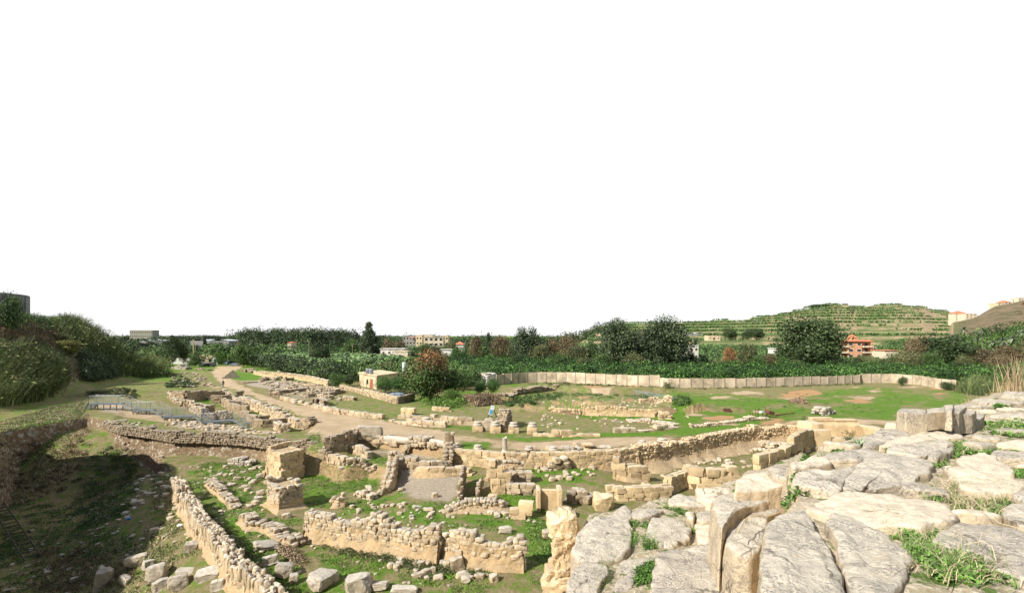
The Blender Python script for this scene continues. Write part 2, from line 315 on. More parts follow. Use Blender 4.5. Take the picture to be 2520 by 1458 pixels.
def build_ground():
    ts = np.concatenate([np.linspace(-2.6, -1.12, 70, endpoint=False), np.linspace(-1.12, 1.12, 830, endpoint=False), np.linspace(1.12, 2.6, 60)])
    ys = np.concatenate([np.linspace(3, 20, 20, endpoint=False), np.geomspace(20, 135, 380, endpoint=False), np.geomspace(135, 900, 190, endpoint=False), np.geomspace(900, 9000, 16)])
    T, Y = np.meshgrid(ts, ys); X = T*Y
    Z = height(X.ravel(), Y.ravel()).reshape(X.shape)
    x, y = X.ravel(), Y.ravel(); n = len(ts); m = len(ys)
    g = .30+.55*fbm(x, y, 9, 80)+.25*fbm(x, y, 34, 81)
    g = np.where(y > 140, .62+.4*fbm(x, y, 25, 82), g)
    dirt = np.zeros_like(x); st = np.zeros_like(x); org = np.zeros_like(x)
    wob = fbm(x, y, 2.5, 90); wob2 = fbm(x, y, .9, 91)
    for k, P, soft, amt in COVER:
        P = np.array(P); mk = (x > P[:, 0].min()-4) & (x < P[:, 0].max()+4) & (y > P[:, 1].min()-4) & (y < P[:, 1].max()+4)
        if not mk.any(): continue
        sc = 1+y[mk]/90
        a = sm(-soft*sc, soft*sc, sdf(x[mk], y[mk], P)+(1.2*wob[mk]+.7*wob2[mk])*sc)*min(amt, 1)
        if k == 'g': g[mk] = g[mk]*(1-a)+a*(.08+.62*amt*amt+.75*wob[mk]+.35*wob2[mk]); dirt[mk] *= 1-a; st[mk] *= 1-a
        elif k == 'y': g[mk] = g[mk]*(1-a)+a*(.16+.5*wob[mk]); dirt[mk] *= 1-.8*a
        elif k == 'r': dirt[mk] = np.maximum(dirt[mk], a); g[mk] *= 1-.75*a
        elif k == 's': st[mk] = np.maximum(st[mk], a); g[mk] *= 1-.7*a
        elif k == 'o': org[mk] = np.maximum(org[mk], a); g[mk] *= 1-a
        elif k == 'x': org[mk] = np.maximum(org[mk], a*.3); g[mk] *= 1-a
    # bare strips on the terraced hill
    hill = (y > 330) & (x/np.maximum(y, 1)*F+CX > 1350)
    mb = MB()
    idx = np.arange(n*m).reshape(m, n)
    q = np.stack([idx[:-1, :-1], idx[:-1, 1:], idx[1:, 1:], idx[1:, :-1]], -1).reshape(-1, 4)
    mb.add(np.stack([x, y, Z.ravel()], 1), q=q)
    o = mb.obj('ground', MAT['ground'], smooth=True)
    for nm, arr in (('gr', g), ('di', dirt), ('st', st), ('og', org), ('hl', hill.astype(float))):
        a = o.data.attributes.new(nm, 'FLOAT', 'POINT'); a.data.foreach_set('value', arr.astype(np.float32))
    tag(o, kind='structure')
# ------------------------------------------------------------------ materials
MAT = {}
class NT:
    def __init__(s, name, rough=.9, spec=.2):
        s.m = bpy.data.materials.new(name); s.m.use_nodes = True; s.t = s.m.node_tree; s.b = s.t.nodes['Principled BSDF']
        s.b.inputs['Roughness'].default_value = rough; s.b.inputs['Specular IOR Level'].default_value = spec
        MAT[name] = s.m; s.geo = None
    def n(s, t, **k):
        nd = s.t.nodes.new(t)
        for a, b in k.items(): setattr(nd, a, b)
        return nd
    def set(s, nd, i, v):
        if isinstance(v, (int, float)): nd.inputs[i].default_value = v
        elif isinstance(v, tuple): nd.inputs[i].default_value = v if len(v) == 4 or nd.inputs[i].type == 'VECTOR' else v+(1,)
        else: s.t.links.new(v, nd.inputs[i])
    def pos(s):
        if not s.geo: s.geo = s.n('ShaderNodeNewGeometry')
        return s.geo.outputs['Position']
    def nz(s):
        s.pos(); x = s.n('ShaderNodeSeparateXYZ'); s.t.links.new(s.geo.outputs['Normal'], x.inputs[0]); return x.outputs[2]
    def attr(s, name):
        a = s.n('ShaderNodeAttribute'); a.attribute_name = name; return a.outputs['Fac']
    def noise(s, scale, detail=5, rough=.55, vec=None, vs=None):
        v = vec or s.pos()
        if vs: mp = s.n('ShaderNodeVectorMath', operation='MULTIPLY'); s.set(mp, 0, v); s.set(mp, 1, vs); v = mp.outputs[0]
        a = s.n('ShaderNodeTexNoise'); s.set(a, 'Vector', v); s.set(a, 'Scale', scale); s.set(a, 'Detail', detail); s.set(a, 'Roughness', rough); return a.outputs['Fac']
    def vor(s, scale, feature='F1', out='Distance', vec=None):
        a = s.n('ShaderNodeTexVoronoi', feature=feature); s.set(a, 'Vector', vec or s.pos()); s.set(a, 'Scale', scale); return a.outputs[out]
    def math(s, op, a, b=0.0, c=None, clamp=False):
        m = s.n('ShaderNodeMath', operation=op, use_clamp=clamp); s.set(m, 0, a); s.set(m, 1, b)
        if c is not None: s.set(m, 2, c)
        return m.outputs[0]
    def ramp(s, f, lo, hi, a=0.0, b=1.0):
        m = s.n('ShaderNodeMapRange'); m.interpolation_type = 'SMOOTHSTEP'; s.set(m, 0, f); s.set(m, 1, lo); s.set(m, 2, hi); s.set(m, 3, a); s.set(m, 4, b); return m.outputs[0]
    def mix(s, f, a, b, mode='MIX'):
        m = s.n('ShaderNodeMix', data_type='RGBA', blend_type=mode); s.set(m, 0, f)
        s.set(m, 6, a); s.set(m, 7, b); return m.outputs[2]
    def col(s, c): s.t.links.new(c, s.b.inputs['Base Color']) if not isinstance(c, tuple) else s.set(s.b, 'Base Color', c)
    def bump(s, h, strength=.5, dist=.05):
        b = s.n('ShaderNodeBump'); s.set(b, 'Strength', strength); s.set(b, 'Distance', dist); s.set(b, 'Height', h); s.t.links.new(b.outputs[0], s.b.inputs['Normal'])
    def gray(s, f):
        c = s.n('ShaderNodeCombineColor'); [s.set(c, i, f) for i in range(3)]; return c.outputs[0]
def mat_stone(name, side, top, dark=(.10, .09, .08), sc=1.0, lich=.5, bump=.6, spot=.0, bd=.04, crust=0.0):
    s = NT(name, .92, .15)
    a = s.noise(1.3*sc, 6, .6); b = s.noise(9*sc, 6, .65); c = s.noise(38*sc, 3, .6)
    col = s.mix(s.ramp(a, .35, .68), side, tuple(x*.72 for x in side))
    up = s.ramp(s.math('ADD', s.nz(), s.math('MULTIPLY', s.math('SUBTRACT', b, .5), .9)), .25, .75)
    tp = s.mix(s.ramp(s.noise(3.1*sc, 5), .4, .65), top, tuple(x*.8 for x in top))
    col = s.mix(up, col, tp)
    lf = s.ramp(s.math('ADD', b, s.math('MULTIPLY', s.math('SUBTRACT', s.noise(2.2*sc, 4), .5), .9)), .60, .74)
    col = s.mix(s.math('MULTIPLY', lf, lich), col, dark)
    if crust:
        cf = s.math('MULTIPLY', s.ramp(s.noise(13*sc, 8, .8), .49, .56), s.ramp(s.noise(1.2*sc, 6, .65), .44, .56))
        col = s.mix(s.math('MULTIPLY', cf, crust), col, (.17, .16, .15))
        ow = s.math('MULTIPLY', s.ramp(s.noise(9*sc, 4, .6), .60, .66), s.ramp(s.noise(1.9*sc, 3), .55, .66))
        col = s.mix(s.math('MULTIPLY', ow, .55), col, (.62, .38, .13))
    col = s.mix(1.0, col, s.gray(s.math('MULTIPLY', s.attr('tone'), s.math('ADD', s.math('ADD', s.math('MULTIPLY', c, .7), s.math('MULTIPLY', b, .7)), .30))), 'MULTIPLY')
    if crust:
        ds = s.n('ShaderNodeVectorMath', operation='ADD'); s.set(ds, 0, s.pos()); nn = s.n('ShaderNodeTexNoise'); s.set(nn, 'Vector', s.pos()); s.set(nn, 'Scale', 2.5); s.set(nn, 'Detail', 5.0); sc_ = s.n('ShaderNodeVectorMath', operation='SCALE'); s.set(sc_, 0, nn.outputs['Color']); sc_.inputs['Scale'].default_value = .7; s.set(ds, 1, sc_.outputs[0])
        ck = s.ramp(s.vor(.85, 'DISTANCE_TO_EDGE', vec=ds.outputs[0]), .004, .022, 1, 0); ck = s.math('MULTIPLY', ck, s.ramp(s.noise(1.1, 3), .45, .6)); col = s.mix(s.math('MULTIPLY', ck, .75), col, (.10, .085, .065))
    s.col(col)
    cr = s.ramp(s.vor(1.1*sc, 'DISTANCE_TO_EDGE'), 0, .05)
    hgt = s.math('ADD', s.math('MULTIPLY', b, 1.2), s.math('ADD', s.math('MULTIPLY', c, .45), s.math('MULTIPLY', cr, .25*(crust > 0))))
    s.bump(hgt, min(1, bump*1.25), bd*1.3)
def mat_leaf(name, col, col2, var=.5, rough=.55):
    s = NT(name, rough, .25)
    oi = s.n('ShaderNodeObjectInfo')
    f = s.math('ADD', s.math('MULTIPLY', s.attr('tone'), .6), s.math('MULTIPLY', oi.outputs['Random'], .3))
    c = s.mix(s.ramp(f, .35, 1.05), col, col2)
    c = s.mix(1.0, c, s.gray(s.attr('tone')), 'MULTIPLY'); s.col(c)
def mat_flat(name, col, rough=.7, metal=0.0, var=.15, sc=2.0, spec=.3, emit=None, bump=0):
    s = NT(name, rough, spec); s.b.inputs['Metallic'].default_value = metal
    n = s.noise(sc, 5, .6)
    s.col(s.mix(s.ramp(n, .3, .7), tuple(x*(1-var) for x in col), tuple(min(1, x*(1+var)) for x in col)))
    if bump: s.bump(s.noise(sc*6, 4), bump, .02)
def mat_ground():
    s = NT('ground', .95, .1)
    gr, di, st, og, hl = [s.attr(k) for k in ('gr', 'di', 'st', 'og', 'hl')]
    n1 = s.noise(.9, 6, .6); n2 = s.noise(5.5, 5, .65); n3 = s.noise(26, 3, .6)
    patch = s.math('ADD', s.math('MULTIPLY', s.math('SUBTRACT', n1, .5), 1.6), s.math('MULTIPLY', s.math('SUBTRACT', n2, .5), 1.5))
    dry = s.mix(s.ramp(n2, .35, .65), (.24, .20, .10), (.38, .32, .19))
    dry = s.mix(s.ramp(n1, .42, .62), dry, (.21, .23, .075))
    green = s.mix(s.ramp(n2, .3, .7), (.075, .17, .018), (.155, .31, .035))
    green = s.mix(s.ramp(n3, .45, .75), green, (.23, .32, .07))
    c = s.mix(s.ramp(s.math('ADD', gr, patch), .36, .58), dry, green)
    sp = s.ramp(s.vor(2.6), .10, .17, 1, 0); c = s.mix(s.math('MULTIPLY', sp, s.ramp(n1, .45, .6)), c, (.44, .37, .26))
    dk = s.ramp(s.noise(11, 6, .8), .54, .66); c = s.mix(s.math('MULTIPLY', dk, .40), c, (.055, .07, .02))
    road = s.mix(s.ramp(s.noise(.35, 5, .6), .38, .62), (.60, .475, .325), (.50, .385, .25))
    road = s.mix(s.math('MULTIPLY', s.ramp(s.noise(3.0, 5, .6, vs=(1, 2.6, 1)), .55, .68), .5), road, (.42, .34, .22))
    c = s.mix(s.ramp(s.math('ADD', di, s.math('MULTIPLY', patch, .45)), .38, .62), c, road)
    stone = s.mix(s.ramp(n2, .42, .60), (.50, .44, .35), (.38, .325, .25))
    c = s.mix(s.ramp(s.math('ADD', st, s.math('MULTIPLY', patch, .7)), .40, .62), c, stone)
    c = s.mix(s.ramp(s.math('ADD', og, s.math('MULTIPLY', patch, .4)), .35, .55), c, (.50, .31, .16))
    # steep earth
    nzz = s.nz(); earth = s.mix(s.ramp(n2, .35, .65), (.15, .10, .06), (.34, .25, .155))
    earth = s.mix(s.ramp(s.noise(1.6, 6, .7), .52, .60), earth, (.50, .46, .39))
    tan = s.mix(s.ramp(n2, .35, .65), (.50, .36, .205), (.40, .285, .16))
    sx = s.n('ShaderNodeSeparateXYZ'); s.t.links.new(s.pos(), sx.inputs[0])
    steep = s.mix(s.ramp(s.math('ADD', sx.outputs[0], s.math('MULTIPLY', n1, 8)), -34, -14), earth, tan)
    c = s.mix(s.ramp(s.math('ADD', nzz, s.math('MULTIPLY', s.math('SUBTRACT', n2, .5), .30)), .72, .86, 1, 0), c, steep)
    # terraced hill: bare retaining slopes, crops on the treads
    hn = s.noise(.05, 5, .6); hn2 = s.noise(.9, 4, .6)
    tread = s.mix(s.ramp(hn2, .4, .6), (.065, .115, .035), (.13, .18, .06)); tread = s.mix(s.ramp(hn, .52, .62), tread, (.28, .22, .13))
    riser = s.mix(s.ramp(hn2, .4, .6), (.46, .36, .235), (.30, .24, .15))
    hc = s.mix(s.ramp(s.math('ADD', nzz, s.math('MULTIPLY', s.math('SUBTRACT', hn, .5), .25)), .90, .985, 1, 0), tread, riser)
    brown = s.mix(s.ramp(s.noise(.11, 6, .65), .42, .6), (.20, .155, .10), (.115, .11, .06))
    az = s.math('SUBTRACT', sx.outputs[0], s.math('MULTIPLY', sx.outputs[1], .862))
    hc = s.mix(s.ramp(az, -8, 12), hc, brown)
    c = s.mix(hl, c, hc)
    c = s.mix(1.0, c, s.gray(s.math('ADD', s.math('MULTIPLY', n3, 1.1), .42)), 'MULTIPLY')
    s.col(c)
    s.bump(s.math('ADD', s.math('MULTIPLY', n2, 1.0), s.math('MULTIPLY', n3, .8)), 1.0, .16)
mat_ground()
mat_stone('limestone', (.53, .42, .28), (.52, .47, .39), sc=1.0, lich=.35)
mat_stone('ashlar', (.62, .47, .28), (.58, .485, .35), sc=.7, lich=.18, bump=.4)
mat_stone('dull_stone', (.40, .31, .205), (.47, .42, .34), sc=1.0, lich=.5)  # darker stone, also used where a wall's shaded side is put into colour
mat_stone('white_stone', (.50, .44, .35), (.56, .52, .45), sc=1.4, lich=.35)
mat_stone('pale_stone', (.58, .46, .31), (.60, .545, .45), sc=1.1, lich=.35)
mat_stone('mortar', (.62, .45, .255), (.53, .41, .26), sc=1.2, lich=.15, bump=.8, bd=.08)
mat_stone('dark_core', (.25, .18, .11), (.30, .235, .15), sc=1.2, lich=.3, bump=.8, bd=.06)  # core painted dark brown to deepen the shade in crevices between stones
mat_stone('boulder', (.42, .36, .27), (.50, .46, .40), sc=1.6, lich=.6)
mat_stone('slab', (.60, .50, .36), (.60, .55, .46), dark=(.22, .205, .185), sc=2.6, lich=.40, bump=1.0, bd=.02, crust=.75)
mat_stone('slab_pale', (.62, .51, .36), (.66, .58, .46), dark=(.30, .27, .23), sc=2.6, lich=.25, bump=.6, bd=.016, crust=.35)
mat_stone('slab_dark', (.56, .475, .35), (.56, .51, .43), dark=(.17, .16, .15), sc=2.6, lich=.45, bump=.8, bd=.022, crust=.95)
def mat_soil():
    s = NT('podium_soil', .95, .1); n1 = s.noise(2.2, 6, .65); n2 = s.noise(14, 5, .65)
    c = s.mix(s.ramp(n1, .40, .60), (.40, .335, .25), (.28, .25, .16)); c = s.mix(s.ramp(n2, .46, .60), c, (.54, .475, .38))
    c = s.mix(s.ramp(s.noise(3.3, 4), .56, .64), c, (.10, .155, .04))
    c = s.mix(s.ramp(s.nz(), .55, .8, 1, 0), c, s.mix(n2, (.50, .37, .22), (.62, .48, .30)))
    s.col(c); s.bump(n2, .9, .05)
mat_soil()
def sky_mat():
    m = bpy.data.materials.new('sky'); m.use_nodes = True; t = m.node_tree; t.nodes.clear()
    e = t.nodes.new('ShaderNodeEmission'); e.inputs[0].default_value = (1, 1, 1, 1); e.inputs[1].default_value = 0.72
    o = t.nodes.new('ShaderNodeOutputMaterial'); t.links.new(e.outputs[0], o.inputs[0]); MAT['sky'] = m
sky_mat()
# white overcast band of sky beyond everything; open on the side the sun comes from
mb = MB(); aa = np.radians(np.linspace(-78, 100, 61)); Rr = 9500
vv = [np.stack([np.sin(aa)*Rr*math.cos(e), np.cos(aa)*Rr*math.cos(e), np.full(61, Rr*math.sin(e))], 1) for e in np.radians([-4, 0, 15, 30, 45, 58])]
mb.add(np.concatenate(vv), q=[(j*61+i, j*61+i+1, (j+1)*61+i+1, (j+1)*61+i) for j in range(5) for i in range(60)])
tag(mb.obj('sky', MAT['sky'], smooth=True), kind='structure')
build_ground()
# ------------------------------------------------------------------ stones
def cube_grid(n):
    """unit cube surface, n x n quads per face, shared vertices"""
    key = {}; V = []; Q = []
    def vid(p):
        k = tuple(int(round(c*n)) for c in p)
        if k not in key: key[k] = len(V); V.append([c*2/n-1 for c in k])
        return key[k]
    for ax in range(3):
        for sd in (0, 1):
            for i in range(n):
                for j in range(n):
                    f = []
                    for (a, b) in ((i, j), (i+1, j), (i+1, j+1), (i, j+1)):
                        p = [0, 0, 0]; p[ax] = sd; p[(ax+1) % 3] = a/n; p[(ax+2) % 3] = b/n; f.append(vid(p))
                    Q.append(f if sd else f[::-1])
    return np.array(V, float), np.array(Q)
def rough_block(n, rnd, amp, seed, chip=.0):
    """a block in a 1x1x1 box centred on the origin: rnd 0 = square, 1 = pebble"""
    V, Q = cube_grid(n); P = V.copy()
    sph = V/np.linalg.norm(V, axis=1)[:, None]
    p = 2+6*(1-rnd)**2
    sup = V/(np.sum(np.abs(V)**p, axis=1)**(1/p))[:, None]
    P = V*(1-min(1, .35+rnd))+sup*min(1, .35+rnd)
    rs = np.random.default_rng(seed); off = Vector(rs.uniform(-50, 50, 3))
    # cut a few random corners
    for _ in range(3 if rnd < .2 else 6):
        nn = rs.normal(size=3); nn /= np.linalg.norm(nn); lim = rs.uniform(.72 if rnd < .2 else .55, .95 if rnd < .2 else .88)*np.abs(nn).sum()
        d = P@nn; ex = np.maximum(d-lim, 0); P = P-ex[:, None]*nn
    for i in range(len(P)):
        a = Vector(P[i])
        P[i] += np.array(mn.noise_vector(a*1.1+off))*amp+np.array(mn.noise_vector(a*3.1+off))*amp*.45
    return P*.5, Q
T_ASH = [rough_block(3, .12, .05, 100+i) for i in range(10)]
T_RUB = [rough_block(3, .32+.14*(i % 3), .20, 200+i) for i in range(18)]
T_BIG = [rough_block(10, .28, .16, 300+i) for i in range(8)]
T_PEB = [rough_block(2, .6, .12, 400+i) for i in range(6)]
def put(mb, T, c, size, rz=0, tilt=0, tone=None, mat=0):
    V, Q = T[rng.integers(len(T))]
    M = Matrix.Translation(Vector(c))@Matrix.Rotation(rz, 4, 'Z')@Matrix.Rotation(rng.normal(0, 1)*tilt, 4, 'X')@Matrix.Rotation(rng.normal(0, 1)*tilt, 4, 'Y')@Matrix.Diagonal((*size, 1))
    fl = rng.choice([-1, 1], 2)
    v = V.copy(); q = Q
    if fl[0] < 0: v = v*np.array([-1, -1, 1])
    mb.add(xf(v, M), q=q, tone=rng.uniform(.78, 1.15) if tone is None else tone, mat=mat)
def path_pts(P, ds):
    P = np.array(P, float); d = np.concatenate([[0], np.cumsum(np.hypot(*np.diff(P[:, :2], axis=0).T))])
    n = max(2, int(d[-1]/ds)+1); s = np.linspace(0, d[-1], n)
    return s, np.stack([np.interp(s, d, P[:, k]) for k in range(P.shape[1])], 1), d
def wall_mb(P, hs, thick, st=.5, course=None, kind='rub', ragged=.25, core=True, slump=0.0, sink=.25, tone=1.0, base=None, lean=0):
    """P: list of (x, y) along the middle; hs: height at each of them"""
    mb = MB(); course = course or st*.72
    hs = np.broadcast_to(np.asarray(hs, float), (len(P),)) if np.ndim(hs) == 0 else np.asarray(hs, float)
    Pa = np.array([(p[0], p[1], h) for p, h in zip(P, hs)], float)
    L = np.concatenate([[0], np.cumsum(np.hypot(*np.diff(Pa[:, :2], axis=0).T))]); tot = L[-1]
    def pt(s):
        s = min(max(s, 0), tot); x = np.interp(s, L, Pa[:, 0]); y = np.interp(s, L, Pa[:, 1]); h = np.interp(s, L, Pa[:, 2])
        i = min(max(np.searchsorted(L, s, 'right')-1, 0), len(L)-2); d = Pa[i+1, :2]-Pa[i, :2]; d /= np.linalg.norm(d)
        return x, y, h, d
    T = T_ASH if kind == 'ash' else T_RUB
    rg = rng.uniform(0, 100)
    def rag(s, c): return ragged*(float(vn(np.array([s/1.7+rg]), np.array([3.0]), 5)[0])-.5)*2*max(c, .4)
    nth = 1 if thick < st*1.6 else max(2, int(round(thick/st/1.25)))
    ncmax = int(max(hs)*1.3/course)+3
    for c in range(ncmax):
        s = -rng.uniform(0, st*.6)
        while s < tot:
            l = st*rng.uniform(.65, 1.45)*(1.25 if kind == 'ash' else 1); x, y, h, d = pt(s+l/2)
            gz = H(x, y) if base is None else base
            top = h+rag(s, h)*(1 if kind != 'ash' else .6)
            zc = c*course-sink
            if zc+course*.5 < top:
                nx, ny = -d[1], d[0]
                for k in range(nth):
                    off = 0 if nth == 1 else (k/(nth-1)-.5)*(thick-thick/nth*.95)
                    if 0 < k < nth-1 and zc+course*1.6 < top: continue
                    th = thick/nth*rng.uniform(.9, 1.12)
                    hh = course*rng.uniform(.95, 1.25); j = .03+.04*(kind != 'ash')
                    put(mb, T, (x+nx*(off+rng.normal(0, j)), y+ny*(off+rng.normal(0, j)), gz+zc+hh/2), (l*1.03, th, hh), math.atan2(d[1], d[0])+rng.normal(0, .03), .02+.05*(kind != 'ash'), tone*rng.uniform(.74, 1.14))
            s += l
    if core:
        n = max(3, int(tot/.25)); rows = []
        for i in range(n+1):
            s = tot*i/n; x, y, h, d = pt(s); gz = H(x, y) if base is None else base; nx, ny = -d[1], d[0]; hh = max(h+rag(s, h)-course*.45, .05)
            w0 = thick*.5*.86
            sl = slump*(.6+.8*float(vn(np.array([s/1.3+rg]), np.array([8.0]), 6)[0]))
            prof = [(-w0-sl, -.35), (-w0-sl*.6, hh*.08), (-w0-sl*.3, hh*.22), (-w0-sl*.1, hh*.38), (-w0, hh*.55), (-w0*.95, hh*.85), (0, hh)]; prof = prof+[(-a_, b_) for a_, b_ in prof[-2::-1]]
            for o_, z_ in prof:
                e = Vector((x*1.3, y*1.3, z_*2)); nn = mn.noise(e)*.12+mn.noise(e*2.7)*.09*(abs(o_) > .01)
                rows.append((x+nx*(o_+nn), y+ny*(o_+nn), gz+z_+nn*.5))
        m = 13; q = [(i*m+j, i*m+j+1, (i+1)*m+j+1, (i+1)*m+j) for i in range(n) for j in range(m-1)]
        mb.add(np.array(rows), q=q, t=[(0, j, j+1) for j in range(1, m-1)]+[(n*m, n*m+j+1, n*m+j) for j in range(1, m-1)], tone=1.0, mat=1)
    return mb
STONE_PAIR = {'l': 'limestone', 'a': 'ashlar', 'd': 'dull_stone', 'w': 'white_stone', 'p': 'pale_stone'}
def wall(name, label, reg, pts, hs, thick, st=.5, kind='rub', mat='l', top=False, cat='wall', group=None, **k):
    uv = UU(reg, pts); hv = [hs]*len(pts) if np.ndim(hs) == 0 else hs
    P = []
    for (u, v), h in zip(uv, hv):
        g = G(u, v, h if top else 0); P.append((g[0], g[1]))
    if not top:   # the photo shows the near foot of the wall: move its middle back by half its thickness
        P = [(x+x/math.hypot(x, y)*thick*.5, y+y/math.hypot(x, y)*thick*.5) for x, y in P]
    mb = wall_mb(P, hv, thick, st, kind=kind, **k)
    c = P[len(P)//2]
    return tag(mb.obj(name, [MAT[STONE_PAIR[mat]], MAT['mortar' if k.get('slump', 0) > .22 else 'dark_core']], base=(c[0], c[1], H(*c))), label, cat, group)
def boulder(name, label, reg, p, size, rz=0, mat='boulder', tilt=.12, cat='stone', group=None, T=None, up=0.0, var=None, z=None):
    u, v = U(reg, p); g = G(u, v) if z is None else np.array([*D(u, v, z), z])
    T = T or T_BIG; V, Q = T[rng.integers(len(T)) if var is None else var]
    mb = MB(); v2 = V*np.array(size); mb.add(v2, q=Q)
    o = mb.obj(name, MAT[mat], smooth=T is T_BIG and False)
    o.location = (g[0], g[1]+size[1]*.35, g[2]+size[2]*.38+up); o.rotation_euler = (rng.normal(0, tilt), rng.normal(0, tilt), rz)
    return tag(o, label, cat, group)
# ---------------- excavation: walls
wall('stone_wall', 'long narrow wall of upright slabs running down the grassy gully beside the shaded slope', 'h',
     [(215, 425), (262, 530), (318, 640), (380, 660), (395, 760), (470, 835), (560, 885), (640, 985), (700, 1075), (760, 1165), (850, 1235), (985, 1300), (1090, 1420), (1180, 1540)],
     [.7, 1.0, 1.2, 1.5, 1.1, 1.4, 1.5, 1.7, 1.5, 1.6, 1.3, 1.6, 1.5, 1.5], .95, .30, course=.85, mat='p', top=True, slump=.35, ragged=.15, tone=1.0)
wall('ruined_wall', 'tall crumbling rubble wall with tan clay face across the middle of the grassy pit', 'i',
     [(60, 985), (200, 1015), (330, 1040), (440, 1065), (560, 1085), (660, 1100), (760, 1110), (860, 1130), (1000, 1165), (1120, 1185), (1215, 1195)],
     [2.5, 2.3, 2.0, 1.7, 1.9, 2.5, 2.2, 1.75, 2.1, 2.2, 2.1], .8, .40, slump=.55, ragged=.16)
wall('ruined_wall', 'rubble wall of rounded upright stones over a hollowed tan clay base, ending at a dark pit', 'j',
     [(-60, 1165), (20, 1195), (130, 1225), (260, 1240), (400, 1255), (530, 1265), (615, 1265)], [1.6, 1.9, 2.1, 2.0, 1.7, 1.75, 1.9], .8, .42, slump=.5, ragged=.2)
wall('ruined_wall', 'thick leaning wall narrowing downhill beside the pale paved floor', 'i',
     [(800, 440), (790, 490), (760, 560), (720, 600), (680, 605)], [2.1, 2.0, 1.5, .9, .4], .95, .45, slump=.25, ragged=.1)
wall('stone_wall', 'thin upright wall slab seen end on at the edge of the pale floor', 'i', [(1430, 500), (1405, 560), (1392, 645)], [1.7, 1.9, 1.6], .32, .35, core=True, mat='d', ragged=.15)
wall('stone_wall', 'short stub of thin wall with dark shaded side near the tall sandy pier', 'i', [(1570, 560), (1552, 600), (1545, 645)], [1.2, 1.1, .8], .3, .32, mat='d')
wall('stone_wall', 'shoulder high rubble wall just below the curved retaining wall', 'j', [(310, 425), (400, 420), (500, 415), (600, 412)], [1.6, 1.4, 1.2, 1.1], .7, .45, slump=.25)
wall('stone_wall', 'low double faced wall with flat grey top behind the tall sandy pier', 'j', [(420, 492), (540, 492), (660, 490)], [1.0, 1.0, 1.0], 1.0, .42, kind='ash')
wall('stone_wall', 'low wall of squared blocks with rubble fill beside the tall sandy pier', 'j', [(450, 580), (560, 600), (650, 600), (740, 598)], [1.3, 1.2, 1.1, .7], .8, .55, kind='ash', ragged=.4)
wall('sandy_pier', 'tall narrow sandy pier of big squared blocks in the middle of the pit', 'j', [(340, 590), (395, 585), (440, 580)], [3.0, 3.1, 2.0], .9, .75, kind='ash', mat='a', slump=.4, cat='pier', ragged=.1)
wall('sandy_pier', 'pale stepped block pier attached behind the tall sandy pier', 'j', [(305, 475), (350, 478), (400, 478)], [1.5, 1.6, 1.3], .7, .6, kind='ash', mat='a', slump=.1, cat='pier', ragged=.1)
wall('stone_wall', 'sunken sandy rubble bank with stones poking out, running to a single squared block', 'j', [(-90, 770), (30, 745), (150, 740), (260, 740), (370, 745), (440, 720)], [.4, .8, 1.1, 1.0, .8, .4], 1.0, .32, slump=.7, ragged=.2)
wall('stone_wall', 'rough lump of sandy masonry in the grass next to a round dark hole', 'j', [(500, 800), (570, 802), (640, 805)], [.7, 1.0, 1.1], .8, .7, slump=.4, kind='ash', mat='a')
wall('stone_wall', 'low collapsed stone structure just past the open fronted tan stone box', 'j', [(1000, 660), (1080, 670), (1160, 665), (1210, 690)], [.8, 1.0, .9, .6], 1.3, .42, kind='ash', mat='d', ragged=.4)
wall('ruin_stub', 'small ruined wall stub with two upright stones standing alone in the grass', 'i', [(275, 705), (320, 710), (365, 700)], [1.3, .9, 1.3], .5, .42, slump=.3, ragged=.4, cat='ruin')
wall('rubble_line', 'low line of rubble at the foot of the thick leaning wall', 'i', [(495, 605), (560, 625), (630, 645)], [.4, .5, .4], .9, .35, cat='rubble', core=False, ragged=.5)
wall('rubble_line', 'fallen broken wall lying in grass parallel to the long narrow wall, upper piece', 'h', [(520, 510), (570, 560), (640, 620), (700, 670), (760, 720)], [.8, .6, .55, .6, .35], .8, .36, mat='d', cat='rubble', slump=.4, ragged=.4)
wall('rubble_line', 'low ruined footing of brown shaded stones running from the big tilted slab', 'h', [(830, 840), (900, 900), (1010, 910), (1090, 950), (1180, 1010), (1290, 1070)], [.9, .8, .7, .6, .5, .5], 1.0, .42, mat='d', cat='rubble', slump=.4, ragged=.5)
wall('rubble_heap', 'heap of white rubble on the grass below the dark trench face', 'h', [(720, 325), (800, 335), (900, 340)], [.5, .8, .4], 1.4, .38, mat='w', cat='rubble', core=False, ragged=.6)
